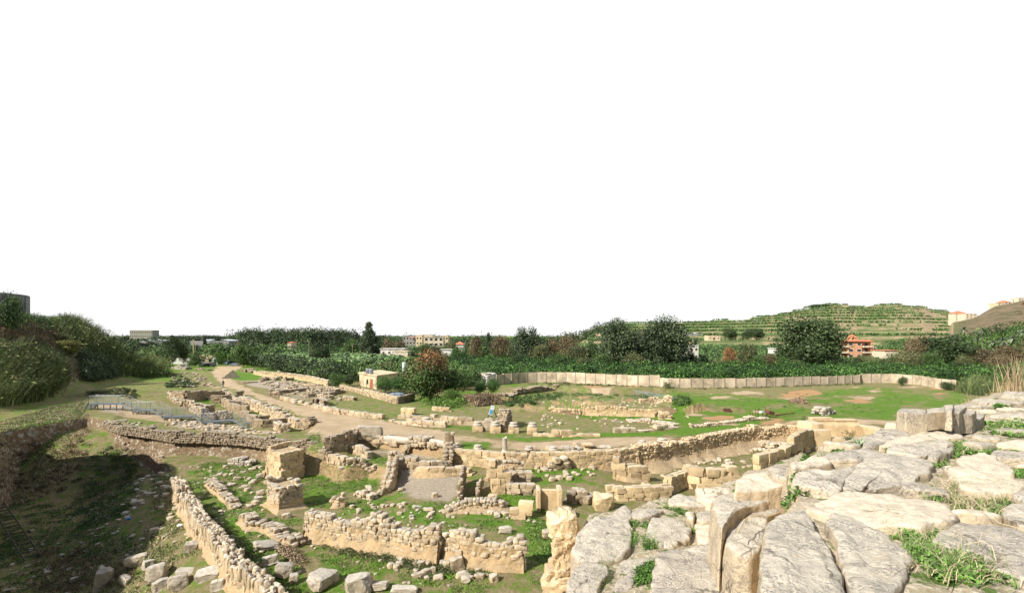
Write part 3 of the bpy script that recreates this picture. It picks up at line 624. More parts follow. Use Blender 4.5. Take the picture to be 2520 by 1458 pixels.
# big piers
def pier(name, label, reg, fp, ht, st, zf=None, foot=.25, kind='ash', mat='a', slump=0, parapet=None, ragged=.08):
    P = [G(*U(reg, p))[:2] for p in fp]; back = [P[0]+(P[2]-P[1]), P[2]] if len(fp) == 3 else []
    P = [P[0], P[1], P[2], P[0]+(P[2]-P[1])] if len(fp) == 3 else P
    c = np.mean(P, 0); z0 = H(*c)
    mb = MB()
    def ring(k, h, **kw):
        Q = [c+(p-c)*k for p in P]; Q.append(Q[0]); return wall_mb([tuple(q) for q in Q], h, .5, st, kind=kind, core=False, ragged=ragged, base=z0, **kw)
    parts = [(1.0, ht), (1.0+foot, ht*.36)] if foot else [(1.0, ht)]
    for k, h in parts:
        r = ring(k, h)
        mb.v += r.v; mb.tone += r.tone; mb.q += [q+mb.n for q in r.q]; mb.qm += r.qm; mb.n += r.n
    for k, h in [(p[0], p[1]-.12) for p in parts]:
        mb.prism([tuple(c+(p-c)*k*.93) for p in P], z0-.4, z0+h, mat=1)
    if slump:
        n = 40; vs = []
        for ri, (rr, zz) in enumerate([(1.75, -.1), (1.4, .35), (1.18, .8), (1.0, 1.25), (.9, 1.4)]):
            for i in range(n):
                a = i/n*4; j = int(a) % 4; f = a-int(a); p = (P[j]*(1-f)+P[(j+1) % 4]*f-c); kk = rr*(1+.25*(mn.noise(Vector((p[0]*.8, p[1]*.8, zz*2)))))
                kk = 1+(kk-1)*slump
                vs.append((c[0]+p[0]*kk, c[1]+p[1]*kk, z0+zz*(1+.5*mn.noise(Vector((p[0], p[1], 5))))))
        mb.add(vs, q=[(r*n+i, r*n+(i+1) % n, (r+1)*n+(i+1) % n, (r+1)*n+i) for r in range(4) for i in range(n)], mat=1)
    if parapet:
        r = wall_mb([tuple(c+(P[parapet[0]]-c)*.9), tuple(c+(P[parapet[1]]-c)*.9)], .55, .45, st, kind=kind, core=False, base=z0+ht-.1, sink=0, ragged=.02)
        mb.v += r.v; mb.tone += r.tone; mb.q += [q+mb.n for q in r.q]; mb.qm += r.qm; mb.n += r.n
    return tag(mb.obj(name, [MAT[STONE_PAIR[mat]], MAT['mortar']], base=(c[0], c[1], z0)), label, 'pier')
pier('masonry_pier', 'tall square ashlar pier with wider stepped foot standing in the grass', 'h', [(1045, 425), (1150, 478), (1312, 425)], 2.95, .62, foot=.14, parapet=(0, 3))
pier('masonry_pier', 'lower broken rubble pier with sandy apron in front of the tall square ashlar pier', 'h', [(1045, 690), (1135, 745), (1310, 700)], 2.15, .42, foot=0, kind='rub', mat='l', slump=1.0, ragged=.35)
# curved retaining wall in two characters
RW1 = [(1108, 1106), (1175, 1110), (1242, 1115), (1330, 1114), (1420, 1112), (1520, 1106), (1560, 1101)]
RW2 = [(1560, 1101), (1600, 1096), (1690, 1078), (1760, 1065), (1850, 1050), (1930, 1043), (1985, 1043)]
def rwall(label, uv, st, kind, mat, ragged, th=1.0, h=2.65, slump=0, extra=.0):
    P = DD(uv, 0.1); P = [(x*.992, y*.992) for x, y in P]
    mb = wall_mb(P, h, th, st, kind=kind, ragged=ragged, base=.15-h, slump=slump, sink=.1)
    c = P[len(P)//2]
    return tag(mb.obj('retaining_wall', [MAT[STONE_PAIR[mat]], MAT['mortar']], base=(c[0], c[1], -2.4)), label, 'wall')
rwall('long curved retaining wall of squared ashlar courses along the edge of the dirt road', RW1, .46, 'ash', 'a', .05, slump=.1, h=1.75)
rwall('rough crumbling right half of the curved retaining wall, eroded with deep cracks', RW2, .36, 'rub', 'a', .15, slump=1.7, th=1.2)
wall('stone_wall', 'thick dark shaded cross wall where the ruined room meets the curved retaining wall', 'i', [(1283, 355), (1292, 300), (1300, 240)], [1.7, 1.8, 1.6], 1.0, .45, mat='d', slump=.2)
# ruined room complex by the road
wall('stone_wall', 'row of pale squared blocks edging the grass at the corner of the ruined room', 'i', [(160, 285), (230, 300), (300, 315), (375, 330)], .85, .6, .48, kind='ash', ragged=.05)
wall('stone_wall', 'dark masonry wall corner with shaded inner face beside the ramp', 'i', [(195, 240), (260, 225), (350, 195)], [1.2, 1.6, 1.7], .8, .5, kind='ash', mat='d')
wall('stone_wall', 'slanting dark broken wall just behind the masonry wall corner by the ramp', 'i', [(365, 205), (410, 175), (465, 140)], [1.5, 1.4, 1.0], .8, .5, mat='d', ragged=.4)
wall('stone_wall', 'crooked inner wall of upright blocks inside the ruined room', 'i', [(420, 200), (480, 235), (540, 262), (590, 285)], [.9, 1.1, 1.2, .7], .6, .48, kind='ash', ragged=.4)
wall('stone_wall', 'low back wall of the ruined room along the dirt road', 'i', [(500, 135), (600, 150), (700, 165), (830, 195)], [.8, .7, .5, .6], .7, .55, kind='ash', ragged=.4)
wall('rubble_heap', 'pile of tumbled rounded blocks filling the back of the ruined room', 'i', [(900, 240), (960, 238), (1040, 240), (1120, 240), (1200, 242)], [.6, .8, .9, .8, .5], 1.8, .5, cat='rubble', core=False, ragged=.6)
wall('stone_wall', 'front wall of big loose blocks closing the ruined room below the tumbled pile', 'i', [(860, 360), (950, 370), (1040, 375), (1130, 378), (1245, 372)], [.7, .9, 1.0, .9, .6], .9, .5, kind='ash', ragged=.5)
wall('stone_wall', 'long low sandy ledge wall at the top of the pale paved floor', 'i', [(1010, 430), (1130, 432), (1260, 425), (1400, 415), (1510, 425)], [.5, .7, .8, .6, .3], .9, .6, kind='ash', mat='a', slump=.3)
wall('stone_wall', 'stub of rubble wall on the grass below the ruined room corner', 'i', [(400, 335), (480, 345), (560, 365), (640, 385)], [.5, .6, .5, .4], .8, .4, ragged=.5)
# right part of the pit
wall('stone_wall', 'waist high wall with vertical slots between blocks beyond the podium blocks', 'k', [(520, 640), (600, 612), (690, 585)], [1.5, 1.5, 1.6], .8, .5, kind='ash', mat='a', ragged=.05)
wall('stone_wall', 'curving low block wall carrying three loose cut stones', 'k', [(100, 705), (200, 695), (300, 692), (400, 690), (500, 680)], [.9, .9, 1.0, 1.0, 1.2], 1.0, .6, kind='ash', mat='a', ragged=.1)
wall('stone_wall', 'large two course ashlar wall with broken top right behind the podium', 'k', [(700, 600), (800, 608), (900, 605), (1040, 600)], [1.9, 2.6, 2.2, 1.9], 1.0, 1.0, course=.75, kind='ash', mat='a', ragged=.3)
wall('stone_wall', 'sandy squared masonry block with stepped top under the curved retaining wall', 'k', [(90, 520), (180, 535), (320, 540)], [2.2, 1.6, 1.1], 1.3, .8, kind='ash', mat='a', slump=.5)
wall('stone_wall', 'broken cut stones leaning against the foot of the curved retaining wall', 'j', [(800, 385), (880, 380), (960, 375), (1000, 372)], [.5, .8, 1.1, .5], 1.0, .7, mat='l', ragged=.5)
wall('stone_wall', 'sandy smooth faced wall rising in steps toward the carved niche', 'n', [(160, 1200), (400, 1150), (650, 1080), (850, 960), (1050, 860), (1180, 800)], [1.9, 1.9, 2.0, 2.3, 2.5, 2.4], .9, 1.5, course=1.0, kind='ash', mat='a', ragged=.12, core=True)
wall('rubble_heap', 'white rubble slope between the stepped wall and the retaining wall', 'n', [(180, 850), (350, 800), (520, 780), (680, 740)], [.4, .6, .5, .3], 2.2, .4, cat='rubble', mat='p', ragged=.6, core=False)
# ---------------- trench face under the walkway
P_N = DD([(262, 1034), (300, 1048), (360, 1055), (430, 1067), (520, 1069), (600, 1073), (690, 1084), (760, 1088), (805, 1094)], -.1)
mb = wall_mb(P_N, [.7, .8, .9, 1.0, .9, 1.0, 1.0, .8, .4], .9, .36, kind='rub', ragged=.35, base=-.85, core=False, sink=.35, tone=.80)
tag(mb.obj('trench_wall', [MAT['dull_stone'], MAT['mortar']], base=(P_N[4][0], P_N[4][1], -1)), 'rough rubble wall capping the dark earth trench face below the metal walkway', 'wall')
# ---------------- rooms beyond the trench
BW = [
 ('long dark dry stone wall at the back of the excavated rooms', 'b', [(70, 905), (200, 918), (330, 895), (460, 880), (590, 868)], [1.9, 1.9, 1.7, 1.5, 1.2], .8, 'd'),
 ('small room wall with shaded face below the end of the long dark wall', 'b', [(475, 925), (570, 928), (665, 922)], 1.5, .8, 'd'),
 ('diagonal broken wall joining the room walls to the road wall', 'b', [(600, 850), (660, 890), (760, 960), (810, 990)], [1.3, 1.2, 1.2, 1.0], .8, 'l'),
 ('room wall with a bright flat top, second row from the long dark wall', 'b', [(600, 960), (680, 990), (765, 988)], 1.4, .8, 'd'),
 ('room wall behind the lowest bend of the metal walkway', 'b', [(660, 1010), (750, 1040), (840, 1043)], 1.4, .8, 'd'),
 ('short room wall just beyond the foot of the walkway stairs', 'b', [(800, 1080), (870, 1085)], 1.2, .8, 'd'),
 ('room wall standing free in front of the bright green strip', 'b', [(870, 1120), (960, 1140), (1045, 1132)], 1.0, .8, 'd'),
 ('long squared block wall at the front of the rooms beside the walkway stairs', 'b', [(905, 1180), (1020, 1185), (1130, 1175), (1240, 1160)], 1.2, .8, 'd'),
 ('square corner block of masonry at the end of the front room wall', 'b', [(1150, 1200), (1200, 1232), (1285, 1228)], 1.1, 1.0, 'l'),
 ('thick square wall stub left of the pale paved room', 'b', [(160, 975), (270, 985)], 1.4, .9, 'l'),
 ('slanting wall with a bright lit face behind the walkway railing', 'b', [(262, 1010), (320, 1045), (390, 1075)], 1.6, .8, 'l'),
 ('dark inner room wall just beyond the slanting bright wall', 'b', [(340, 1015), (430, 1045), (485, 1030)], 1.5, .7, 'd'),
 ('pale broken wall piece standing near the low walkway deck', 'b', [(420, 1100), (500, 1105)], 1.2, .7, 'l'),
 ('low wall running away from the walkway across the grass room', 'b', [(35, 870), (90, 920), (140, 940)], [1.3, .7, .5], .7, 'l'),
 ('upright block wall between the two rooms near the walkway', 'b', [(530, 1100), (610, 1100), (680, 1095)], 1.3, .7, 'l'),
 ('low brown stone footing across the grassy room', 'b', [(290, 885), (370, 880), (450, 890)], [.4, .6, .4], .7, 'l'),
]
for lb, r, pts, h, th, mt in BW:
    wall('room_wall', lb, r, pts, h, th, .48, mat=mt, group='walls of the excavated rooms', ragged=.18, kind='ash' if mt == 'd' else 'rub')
wall('road_wall', 'long tan wall lining the near side of the dirt road down to a squared end', 'b', [(770, 905), (860, 960), (960, 1010), (1060, 1060), (1160, 1110), (1260, 1150), (1385, 1190)], [.9, 1.4, 1.6, 1.7, 1.7, 1.6, 1.3], 1.1, .5, ragged=.15, slump=.3)
wall('road_wall', 'dark shaded squared end block of the long tan road wall', 'b', [(1395, 1195), (1520, 1180)], 1.1, 1.3, .55, kind='ash', mat='d')  # darker stone than the wall it ends, standing in for shade
wall('stone_pillar', 'rough stacked stone pillar at the head of the long road wall', 'b', [(735, 885), (790, 880)], [1.6, 1.5], 1.0, .5, kind='ash', cat='pillar', mat='d')
CW = [
 ('dark low wall running across the ruins beyond the road', 'b', [(1200, 825), (1320, 815), (1455, 800)], .7, .7, 'd'),
 ('square dark wall stub beside the road opposite the long wall', 'b', [(1095, 865), (1190, 868)], 1.1, 1.2, 'd'),
 ('low wall stub by the thin pole in the far ruins', 'b', [(1240, 695), (1320, 690)], .9, .9, 'd'),
 ('low curb of stones at the edge of the far pale floor', 'b', [(700, 705), (830, 720), (940, 715)], .4, .6, 'd'),
 ('broken line of stones climbing to the small fence wall', 'b', [(990, 700), (1060, 680), (1130, 690), (1200, 670)], [.8, .9, .8, .6], .8, 'l'),
 ('low dark room wall beyond the row of column bases', 'b', [(1470, 870), (1560, 860), (1700, 840)], .8, .8, 'd'),
 ('rough wall piece in the ruins behind the second column base', 'b', [(1540, 945), (1600, 925), (1660, 960)], [1.0, 1.1, .8], 1.0, 'd'),
 ('low curb wall crossing the far ruins below the fence', 'b', [(1330, 735), (1450, 745), (1600, 770), (1813, 790)], .5, .6, 'l'),
 ('grey rubble outcrop below the fence and small dark tree', 'c', [(20, 830), (90, 810), (170, 790)], [.7, 1.0, .6], 1.2, 'd'),
 ('low block wall ending in a single stone near the leafy bush', 'c', [(190, 860), (290, 872)], [.8, .7], .9, 'l'),
 ('low wall with a pale end block left of the house garden wall', 'b', [(1590, 870), (1680, 890), (1730, 885)], .8, .8, 'l'),
]
for lb, r, pts, h, th, mt in CW:
    wall('ruin_wall', lb, r, pts, h, th, .46, mat=mt, group='low walls in the ruins beyond the road', ragged=.25)
# kerb stones on the far side of the road
wall('kerb_wall', 'low stone kerb under the column bases on the far side of the dirt road, upper stretch', 'b', [(1200, 885), (1300, 915), (1450, 945), (1600, 990), (1813, 1045)], .4, .7, .6, kind='ash', ragged=.1, mat='l')
wall('kerb_wall', 'low stone kerb under the column bases on the far side of the dirt road, middle stretch', 'c', [(0, 970), (120, 995), (250, 1010), (400, 1035), (545, 1050)], [.5, .5, .5, .6, .7], .8, .65, kind='ash', ragged=.1, mat='l')
wall('kerb_wall', 'pale stone kerb with wide flat slabs running toward the paired column bases', 'c', [(640, 1075), (800, 1105), (950, 1120), (1140, 1130)], [.35, .5, .9, .6], .8, .7, kind='ash', ragged=.2, mat='p')
wall('ruin_wall', 'long low wall of squared stones crossing the flat ground behind the kerb', 'c', [(720, 1045), (860, 1058), (1050, 1075), (1200, 1100), (1420, 1108)], [.6, .7, .8, .9, 1.0], .7, .6, kind='ash', mat='l')
wall('ruin_wall', 'thin low wall stretch leading to the dark leaning slabs', 'c', [(1440, 1115), (1600, 1118)], .5, .6, .6, kind='ash', mat='l')
wall('ruin_wall', 'pale sandy low footing in the grass below the russet tree', 'c', [(1050, 965), (1130, 972), (1200, 975)], [.4, .7, .4], .7, .6, kind='ash', mat='a')
wall('ruin_wall', 'squared tan block lying alone in the dry field below the house', 'c', [(760, 1005), (835, 1010)], .9, .8, .9, kind='ash', mat='a')
wall('stone_outcrop', 'rugged dark earth and stone outcrop beside a hole near the column bases', 'c', [(1680, 1175), (1720, 1150), (1745, 1100)], [1.0, 2.5, 1.6], 1.4, .32, mat='d', slump=.5, cat='outcrop')
wall('kerb_wall', 'low broken kerb of pale stones along the far edge of the wide dirt strip', 'd', [(350, 1285), (480, 1290), (620, 1298), (760, 1290), (930, 1290)], [.5, .4, .7, .5, .3], .8, .7, kind='ash', mat='a', ragged=.4)
wall('kerb_wall', 'pale stone kerb line next to the bright green strip in the field', 'd', [(1120, 1255), (1300, 1250), (1450, 1240), (1700, 1215)], [.6, .5, .4, .3], .8, .6, kind='ash', mat='p', ragged=.4)
wall('kerb_wall', 'white stone ledge in the green field next to the rusty scrap heap', 'e', [(470, 1245), (600, 1228), (760, 1205), (900, 1200)], [.4, .45, .5, .3], 1.1, .4, mat='p', ragged=.3)
wall('kerb_wall', 'low scattered white stones continuing the ledge in the green field', 'e', [(170, 1278), (280, 1270), (420, 1262)], [.3, .35, .3], .7, .36, mat='p', ragged=.5, core=False)
wall('trench_wall', 'low tan stone facing along the far trench edge, with a gap near its middle', 'd', [(490, 1055), (620, 1072), (775, 1080)], [.9, 1.0, .9], .5, .5, mat='a', slump=.2)
wall('trench_wall', 'long low tan trench facing in the field, crowned with loose stones', 'd', [(800, 1070), (950, 1082), (1200, 1090), (1400, 1095), (1500, 1098)], [1.3, 1.3, 1.2, 1.1, 1.0], .5, .45, mat='a', slump=.3, ragged=.15)
wall('trench_wall', 'low pale wall end by the metal frame shelter in the field', 'd', [(1360, 968), (1500, 968), (1640, 972)], [.9, 1.0, .8], .9, .5, mat='a', ragged=.2)
wall('trench_wall', 'bulky tan block of masonry at the end of the long trench facing', 'd', [(1545, 1120), (1640, 1122)], [1.0, 1.0], 1.2, .6, mat='a', ragged=.2)
wall('rubble_heap', 'long spread of small white stones crossing the field behind the wide dirt strip', 'd', [(1100, 1150), (1300, 1150), (1500, 1158), (1700, 1190)], [.2, .25, .3, .3], 2.0, .3, mat='p', cat='rubble', core=False, ragged=.5)
wall('rubble_heap', 'heap of broken white stones lying on the green field', 'e', [(1390, 1160), (1450, 1155), (1520, 1140)], [.6, .8, .3], 2.0, .5, mat='w', cat='rubble', ragged=.6, core=False)
wall('rubble_heap', 'dark brown bank of rocks and brush at the far left of the field', 'd', [(20, 905), (150, 890), (300, 870), (450, 845), (560, 815)], [.4, .6, .6, .5, .4], 1.4, .32, mat='d', cat='rubble', ragged=.5, core=False)
wall('rubble_heap', 'stones heaped at the edge of the parking area above the dirt road', 'b', [(85, 570), (150, 575), (230, 580)], [.8, 1.4, .6], 2.4, .6, mat='w', cat='rubble', ragged=.6)
wall('rubble_heap', 'low dark stone heap in front of the parked black car', 'b', [(310, 585), (400, 588), (480, 585)], [.5, .6, .4], 1.2, .5, mat='d', cat='rubble', ragged=.6)
wall('rubble_heap', 'grey rubble mound at the end of the low fence wall', 'b', [(800, 605), (860, 600), (910, 610)], [.7, 1.2, .9], 2.0, .5, mat='d', cat='rubble', ragged=.4)
# low wall under the wire fence
wall('fence_wall', 'long tan retaining wall below the wire fence, climbing to the parking area', 'b', [(920, 625), (1050, 650), (1200, 660), (1330, 675), (1500, 700), (1690, 750)], [1.0, 1.5, 1.6, 1.3, 1.5, 1.4], .8, .6, mat='l', slump=.3, ragged=.1)
wall('garden_wall', 'low tan garden wall turning the corner below the flat roofed stone house', 'c', [(150, 755), (300, 790), (420, 830), (560, 865), (695, 902)], [.9, 1.0, 1.2, 1.2, 1.3], .5, .55, kind='ash', mat='l', ragged=.05)
wall('garden_wall', 'shaded return of the garden wall beside the covered car', 'c', [(697, 902), (770, 888), (845, 868)], 1.2, .5, .55, kind='ash', mat='d', ragged=.05)  # same garden wall in darker stone, its shade put into the colour
# ---------------- single boulders and blocks
BL = [
 ('large tilted flat slab lying on the ruined footing beside the long wall', 'h', (975, 1085), (3.0, 3.0, .9), .6, 'boulder'),
 ('grey upright boulder between the long wall and a small block', 'h', (1150, 1330), (1.9, 1.7, 1.7), .3, 'boulder'),
 ('small squared block leaning beside the grey upright boulder', 'h', (1250, 1375), (1.0, 1.0, 1.1), .2, 'boulder'),
 ('dark boulder half hidden in shade above the grey upright boulder', 'h', (1035, 1215), (1.8, 1.5, 1.1), .3, 'boulder'),
 ('big tapering grey block resting on a sandy patch near the pit bottom', 'h', (1480, 1430), (2.4, 3.0, 1.7), -.5, 'boulder'),
 ('pale round topped boulder on the bank beside the long narrow wall', 'h', (480, 1350), (2.6, 1.6, 1.3), .3, 'white_stone'),
 ('small white block at the foot of the long narrow wall', 'h', (575, 1440), (1.4, 1.2, 1.2), .1, 'white_stone'),
 ('low pale boulder between the grey boulders and the round topped one', 'h', (290, 1310), (2.2, 1.3, .8), .1, 'white_stone'),
 ('large grey boulder, leftmost of the grey boulder cluster', 'g', (1105, 1400), (2.1, 1.9, 2.3), .2, 'boulder'),
 ('grey boulder with white lichen, right of the cluster', 'h', (210, 1450), (2.0, 1.7, 1.9), .5, 'boulder'),
 ('grey boulder in front of the cluster with a rounded top', 'h', (60, 1440), (1.7, 1.5, 1.4), .9, 'boulder'),
 ('tall grey standing rock with a pale cap in the shaded gully', 'g', (725, 1440), (1.7, 1.4, 3.0), .4, 'boulder'),
 ('slanting dark rock between the standing rock and the boulder cluster', 'g', (890, 1400), (1.9, 1.0, 1.0), -.5, 'boulder'),
 ('small pale block above the boulder cluster', 'g', (1050, 1290), (1.3, 1.2, 1.1), .6, 'white_stone'),
 ('pale broken outcrop of rock on the grassy bank above the cluster', 'g', (960, 1270), (2.4, 1.5, 1.4), .4, 'limestone'),
 ('small dark stone at the bottom of the shaded gully', 'g', (525, 1385), (.9, .8, .7), .4, 'boulder'),
 ('brown jagged rock on the grass left of the long narrow wall', 'h', (335, 1095), (1.5, 1.2, 1.4), .4, 'boulder'),
 ('flat pale rock near the shade edge above the brown jagged rock', 'h', (40, 920), (2.0, 1.2, .7), .4, 'limestone'),
 ('small dark hollow stone beside the blue and white scrap', 'h', (210, 725), (1.0, .8, .6), 0, 'limestone'),
 ('squared pale stone at the shade edge near the head of the long wall', 'h', (82, 400), (1.0, 1.0, .8), .2, 'limestone'),
 ('brown round stone left of the long wall head', 'h', (110, 540), (1.5, 1.2, .7), .3, 'dull_stone'),
 ('squared grey block leaning in the grass left of the tall pier', 'h', (945, 455), (1.2, 1.2, 1.1), .5, 'boulder'),
 ('small tan rock in the grass far left of the tall pier', 'h', (703, 430), (.9, .8, .7), .4, 'limestone'),
 ('pair of pale stones at the foot of the lower broken pier', 'h', (940, 640), (1.4, .9, .7), .4, 'white_stone'),
 ('brown rock above the pale stones left of the lower broken pier', 'h', (955, 600), (1.3, 1.0, 1.0), .4, 'limestone'),
 ('squared block sitting at the corner of the tall pier foot', 'h', (1010, 500), (.9, .8, .9), .2, 'limestone'),
 ('hewn block lying at the foot of the lower broken pier', 'h', (1185, 800), (1.4, .8, .8), .05, 'dull_stone'),
 ('round pale stone at the head of the fallen wall', 'h', (538, 515), (1.1, 1.0, .9), 0, 'white_stone'),
 ('large square topped grey block at the bottom edge beside the tapering one', 'i', (475, 1475), (3.0, 2.6, 2.2), .06, 'boulder'),
 ('flat grey block lying behind the large square topped block', 'i', (660, 1440), (2.4, 1.3, .9), -.05, 'boulder'),
 ('long pale slab at the bottom edge below the grass', 'i', (890, 1470), (3.0, 1.3, .8), 0, 'white_stone'),
 ('squared pale block lying on the paved floor with a short shadow', 'i', (1165, 618), (1.1, .9, 1.0), .3, 'limestone'),
 ('tan rock at the shaded edge of the paved floor', 'i', (865, 560), (1.1, .9, .7), 0, 'limestone'),
 ('round flat stone disc lying on the grass below the paved floor', 'i', (1110, 740), (1.7, 1.3, .6), 0, 'limestone'),
 ('dark flat stone next to the round stone disc', 'i', (1010, 715), (1.7, 1.1, .5), .2, 'boulder'),
 ('small grey rock alone in the grass below the stone disc', 'i', (962, 795), (.9, .7, .5), .2, 'boulder'),
 ('large rounded boulder against the gap of the clay walls', 'i', (1360, 1270), (1.7, 1.5, 1.9), .2, 'dull_stone'),
 ('cube of pale stone on the gap between the two clay walls', 'i', (1310, 1090), (1.3, 1.2, 2.7), .2, 'limestone'),
 ('tan flat stone lying below the rounded boulder', 'i', (1430, 1320), (1.5, .9, .6), 0, 'limestone'),
 ('pale angular stone left of the rounded boulder', 'i', (1085, 1300), (1.1, .9, .7), .6, 'limestone'),
 ('small dark angular stone next to the pale angular one', 'i', (1145, 1285), (.8, .8, .8), .4, 'dull_stone'),
 ('round stone above the rounded boulder near the gap', 'i', (1235, 1210), (.9, .8, .6), .4, 'white_stone'),
 ('tan block with a flat top in the grass below the angular stones', 'i', (1195, 1345), (1.2, .9, .6), .1, 'limestone'),
 ('wide low stone left of the angular stones', 'i', (1015, 1325), (1.2, .9, .6), .1, 'dull_stone'),
 ('small pale block on the corner of the ruined room grass', 'i', (127, 310), (.9, .8, .8), 0, 'limestone'),
 ('pale rock on the grass under the corner blocks', 'i', (340, 380), (1.5, 1.2, .9), .2, 'limestone'),
 ('low round boulder by the start of the ruined room wall', 'i', (255, 262), (1.7, 1.1, .9), 0, 'limestone'),
 ('long stone lying across the grass left of the leaning wall', 'i', (575, 545), (.9, 2.6, .5), .6, 'limestone'),
 ('triangular white stone on the grass above the dark pit', 'j', (455, 935), (1.6, 1.0, .9), .2, 'white_stone'),
 ('tan rock by the podium foot near the dark pit', 'j', (830, 985), (1.4, 1.1, 1.2), .3, 'dull_stone'),
 ('orange tan block on the grass below the end of the clay wall', 'j', (353, 1365), (.9, .8, .9), .3, 'limestone'),
 ('large squared block at the foot of the tall sandy pier', 'j', (340, 665), (1.4, 1.1, 1.3), .1, 'ashlar'),
 ('rounded rock in the green strip beyond the tall sandy pier', 'j', (872, 478), (1.0, .9, .8), .1, 'limestone'),
 ('squared tan block in the grass near the curving low wall', 'j', (1385, 570), (1.5, 1.2, 1.2), .1, 'ashlar'),
 ('white pointed stone on the grass near the retaining wall bend', 'j', (175, 328), (1.0, .8, .9), .1, 'white_stone'),
 ('large pale boulder against the podium with a flat face', 'j', (1330, 730), (2.8, 2.0, 2.6), .1, 'ashlar'),
 ('rounded cut stone on the curving low block wall', 'k', (350, 630), (1.5, 1.3, 1.5), .1, 'ashlar'),
 ('squared cut stone on the curving low block wall', 'k', (270, 640), (1.2, 1.1, 1.4), .1, 'ashlar'),
 ('tall squared stone block standing behind the slotted wall', 'k', (700, 480), (1.9, 1.6, 2.0), 0, 'ashlar'),
 ('small cube of stone by the green patch near the carved niche', 'k', (1495, 118), (.8, .8, .9), 0, 'dull_stone'),
 ('low mound of tan rock between the stone box and the podium', 'j', (960, 800), (2.6, 1.6, 1.6), 0, 'mortar'),
]
for lb, r, p, sz, rz, mt in BL:
    kk = {'i': .50, 'h': .55}.get(r, .60); sz = tuple(q*kk for q in sz)
    boulder('stone_block' if 'block' in lb or 'slab' in lb else 'boulder', lb, r, p, sz, rz, mt)
# small loose stones, individually placed but alike
STM = MB()
def scatter(label, group, polyreg, poly, n, smin, smax, mat, z, T=T_RUB, name='loose_stone', one=False):
    if one: n = n*3
    P = np.array(DD(UU(polyreg, poly), z)); lo, hi = P.min(0), P.max(0); tmpl = []
    for k in range(4):
        mb = MB(); V, Q = T[k]; mb.add(V, q=Q); tmpl.append(mb.mesh(name, MAT[mat]))
    c = 0; tries = 0
    while c < n and tries < n*60:
        tries += 1; p = rng.uniform(lo, hi)
        if sdf(np.array([p[0]]), np.array([p[1]]), P)[0] < 0: continue
        s = rng.uniform(smin, smax)
        if one:
            put(STM, T, (p[0], p[1], H(*p)+s*.15), (s*rng.uniform(.8, 1.5), s, s*rng.uniform(.4, .9)), rng.uniform(0, 6), .1, mat=('limestone', 'dull_stone', 'white_stone').index(mat)); c += 1; continue
        o = link(name, tmpl[c % 4]); o.location = (p[0], p[1], H(*p)+s*.2)
        o.scale = (s*rng.uniform(.8, 1.5), s, s*rng.uniform(.55, .9)); o.rotation_euler = (0, 0, rng.uniform(0, 6)); tag(o, label, 'stone', group); c += 1
scatter('small loose pale stone on the pit floor between the piers', 'loose stones on the pit floor', 'h', [(450, 300), (1000, 300), (1000, 480), (900, 700), (500, 480)], 26, .3, .6, 'limestone', -2.5)
scatter('small loose stone on the grass below the tall clay wall', 'loose stones below the clay wall', 'i', [(660, 1130), (1200, 1200), (1668, 1290), (1668, 1400), (1100, 1390), (650, 1240)], 32, .25, .6, 'limestone', -2.8)
scatter('small loose stone on the grass above the tall clay wall', 'loose stones above the clay wall', 'i', [(380, 720), (520, 640), (900, 690), (1330, 760), (1340, 900), (800, 830), (500, 800)], 26, .2, .45, 'limestone', -2.5)
scatter('small pale stone fallen on the shaded gully floor', 'loose stones in the shaded gully', 'g', [(860, 430), (1040, 430), (1130, 850), (950, 1050), (600, 1100), (400, 1200), (300, 1100), (700, 900), (880, 700)], 60, .22, .55, 'white_stone', -5)
scatter('small stone among weeds on the sunlit bank left of the long wall', 'loose stones on the sunlit bank', 'h', [(0, 450), (170, 450), (250, 700), (380, 1000), (450, 1150), (200, 1150), (0, 800)], 22, .25, .6, 'limestone', -3.4)
scatter('small stone scattered on the grass near the retaining wall foot', 'loose stones near the retaining wall foot', 'j', [(700, 350), (1380, 340), (1380, 400), (1250, 560), (760, 580), (680, 450)], 40, .3, .65, 'limestone', -2.4)
scatter('small stone fallen between the open fronted stone box and the sandy pier', 'loose stones by the stone box', 'j', [(60, 780), (300, 820), (600, 850), (900, 880), (700, 760), (450, 740)], 22, .25, .5, 'limestone', -2.5)
scatter('small stone strewn over the excavated rooms', 'loose stones in the excavated rooms', 'b', [(0, 1090), (450, 1110), (700, 1150), (1150, 1220), (1200, 1300), (900, 1270), (400, 1190), (0, 1150)], 45, .3, .6, 'limestone', -.7, one=True)
scatter('rough stone fallen among the far ruins beyond the road', 'loose stones in the far ruins', 'b', [(960, 680), (1350, 690), (1813, 760), (1813, 960), (1500, 890), (1200, 860), (1000, 760)], 60, .4, .9, 'dull_stone', 0, one=True)
scatter('pale stone lying in the field near the trench facing', 'loose stones in the field', 'd', [(500, 900), (1400, 930), (1822, 1000), (1822, 1180), (1300, 1240), (500, 1240), (300, 1150)], 50, .2, .5, 'limestone', 0, one=True)
scatter('small stone dotting the rubble strewn slope left of the road', 'loose stones on the slope by the road', 'b', [(60, 620), (300, 600), (560, 760), (300, 770), (60, 770)], 30, .4, .9, 'dull_stone', 0, one=True)
scatter('small stone on the white rubble slope near the stepped wall', 'loose stones on the rubble slope', 'k', [(860, 300), (1250, 230), (1250, 400), (900, 440), (500, 500), (400, 450), (700, 400)], 22, .25, .6, 'limestone', -2.2, one=True)

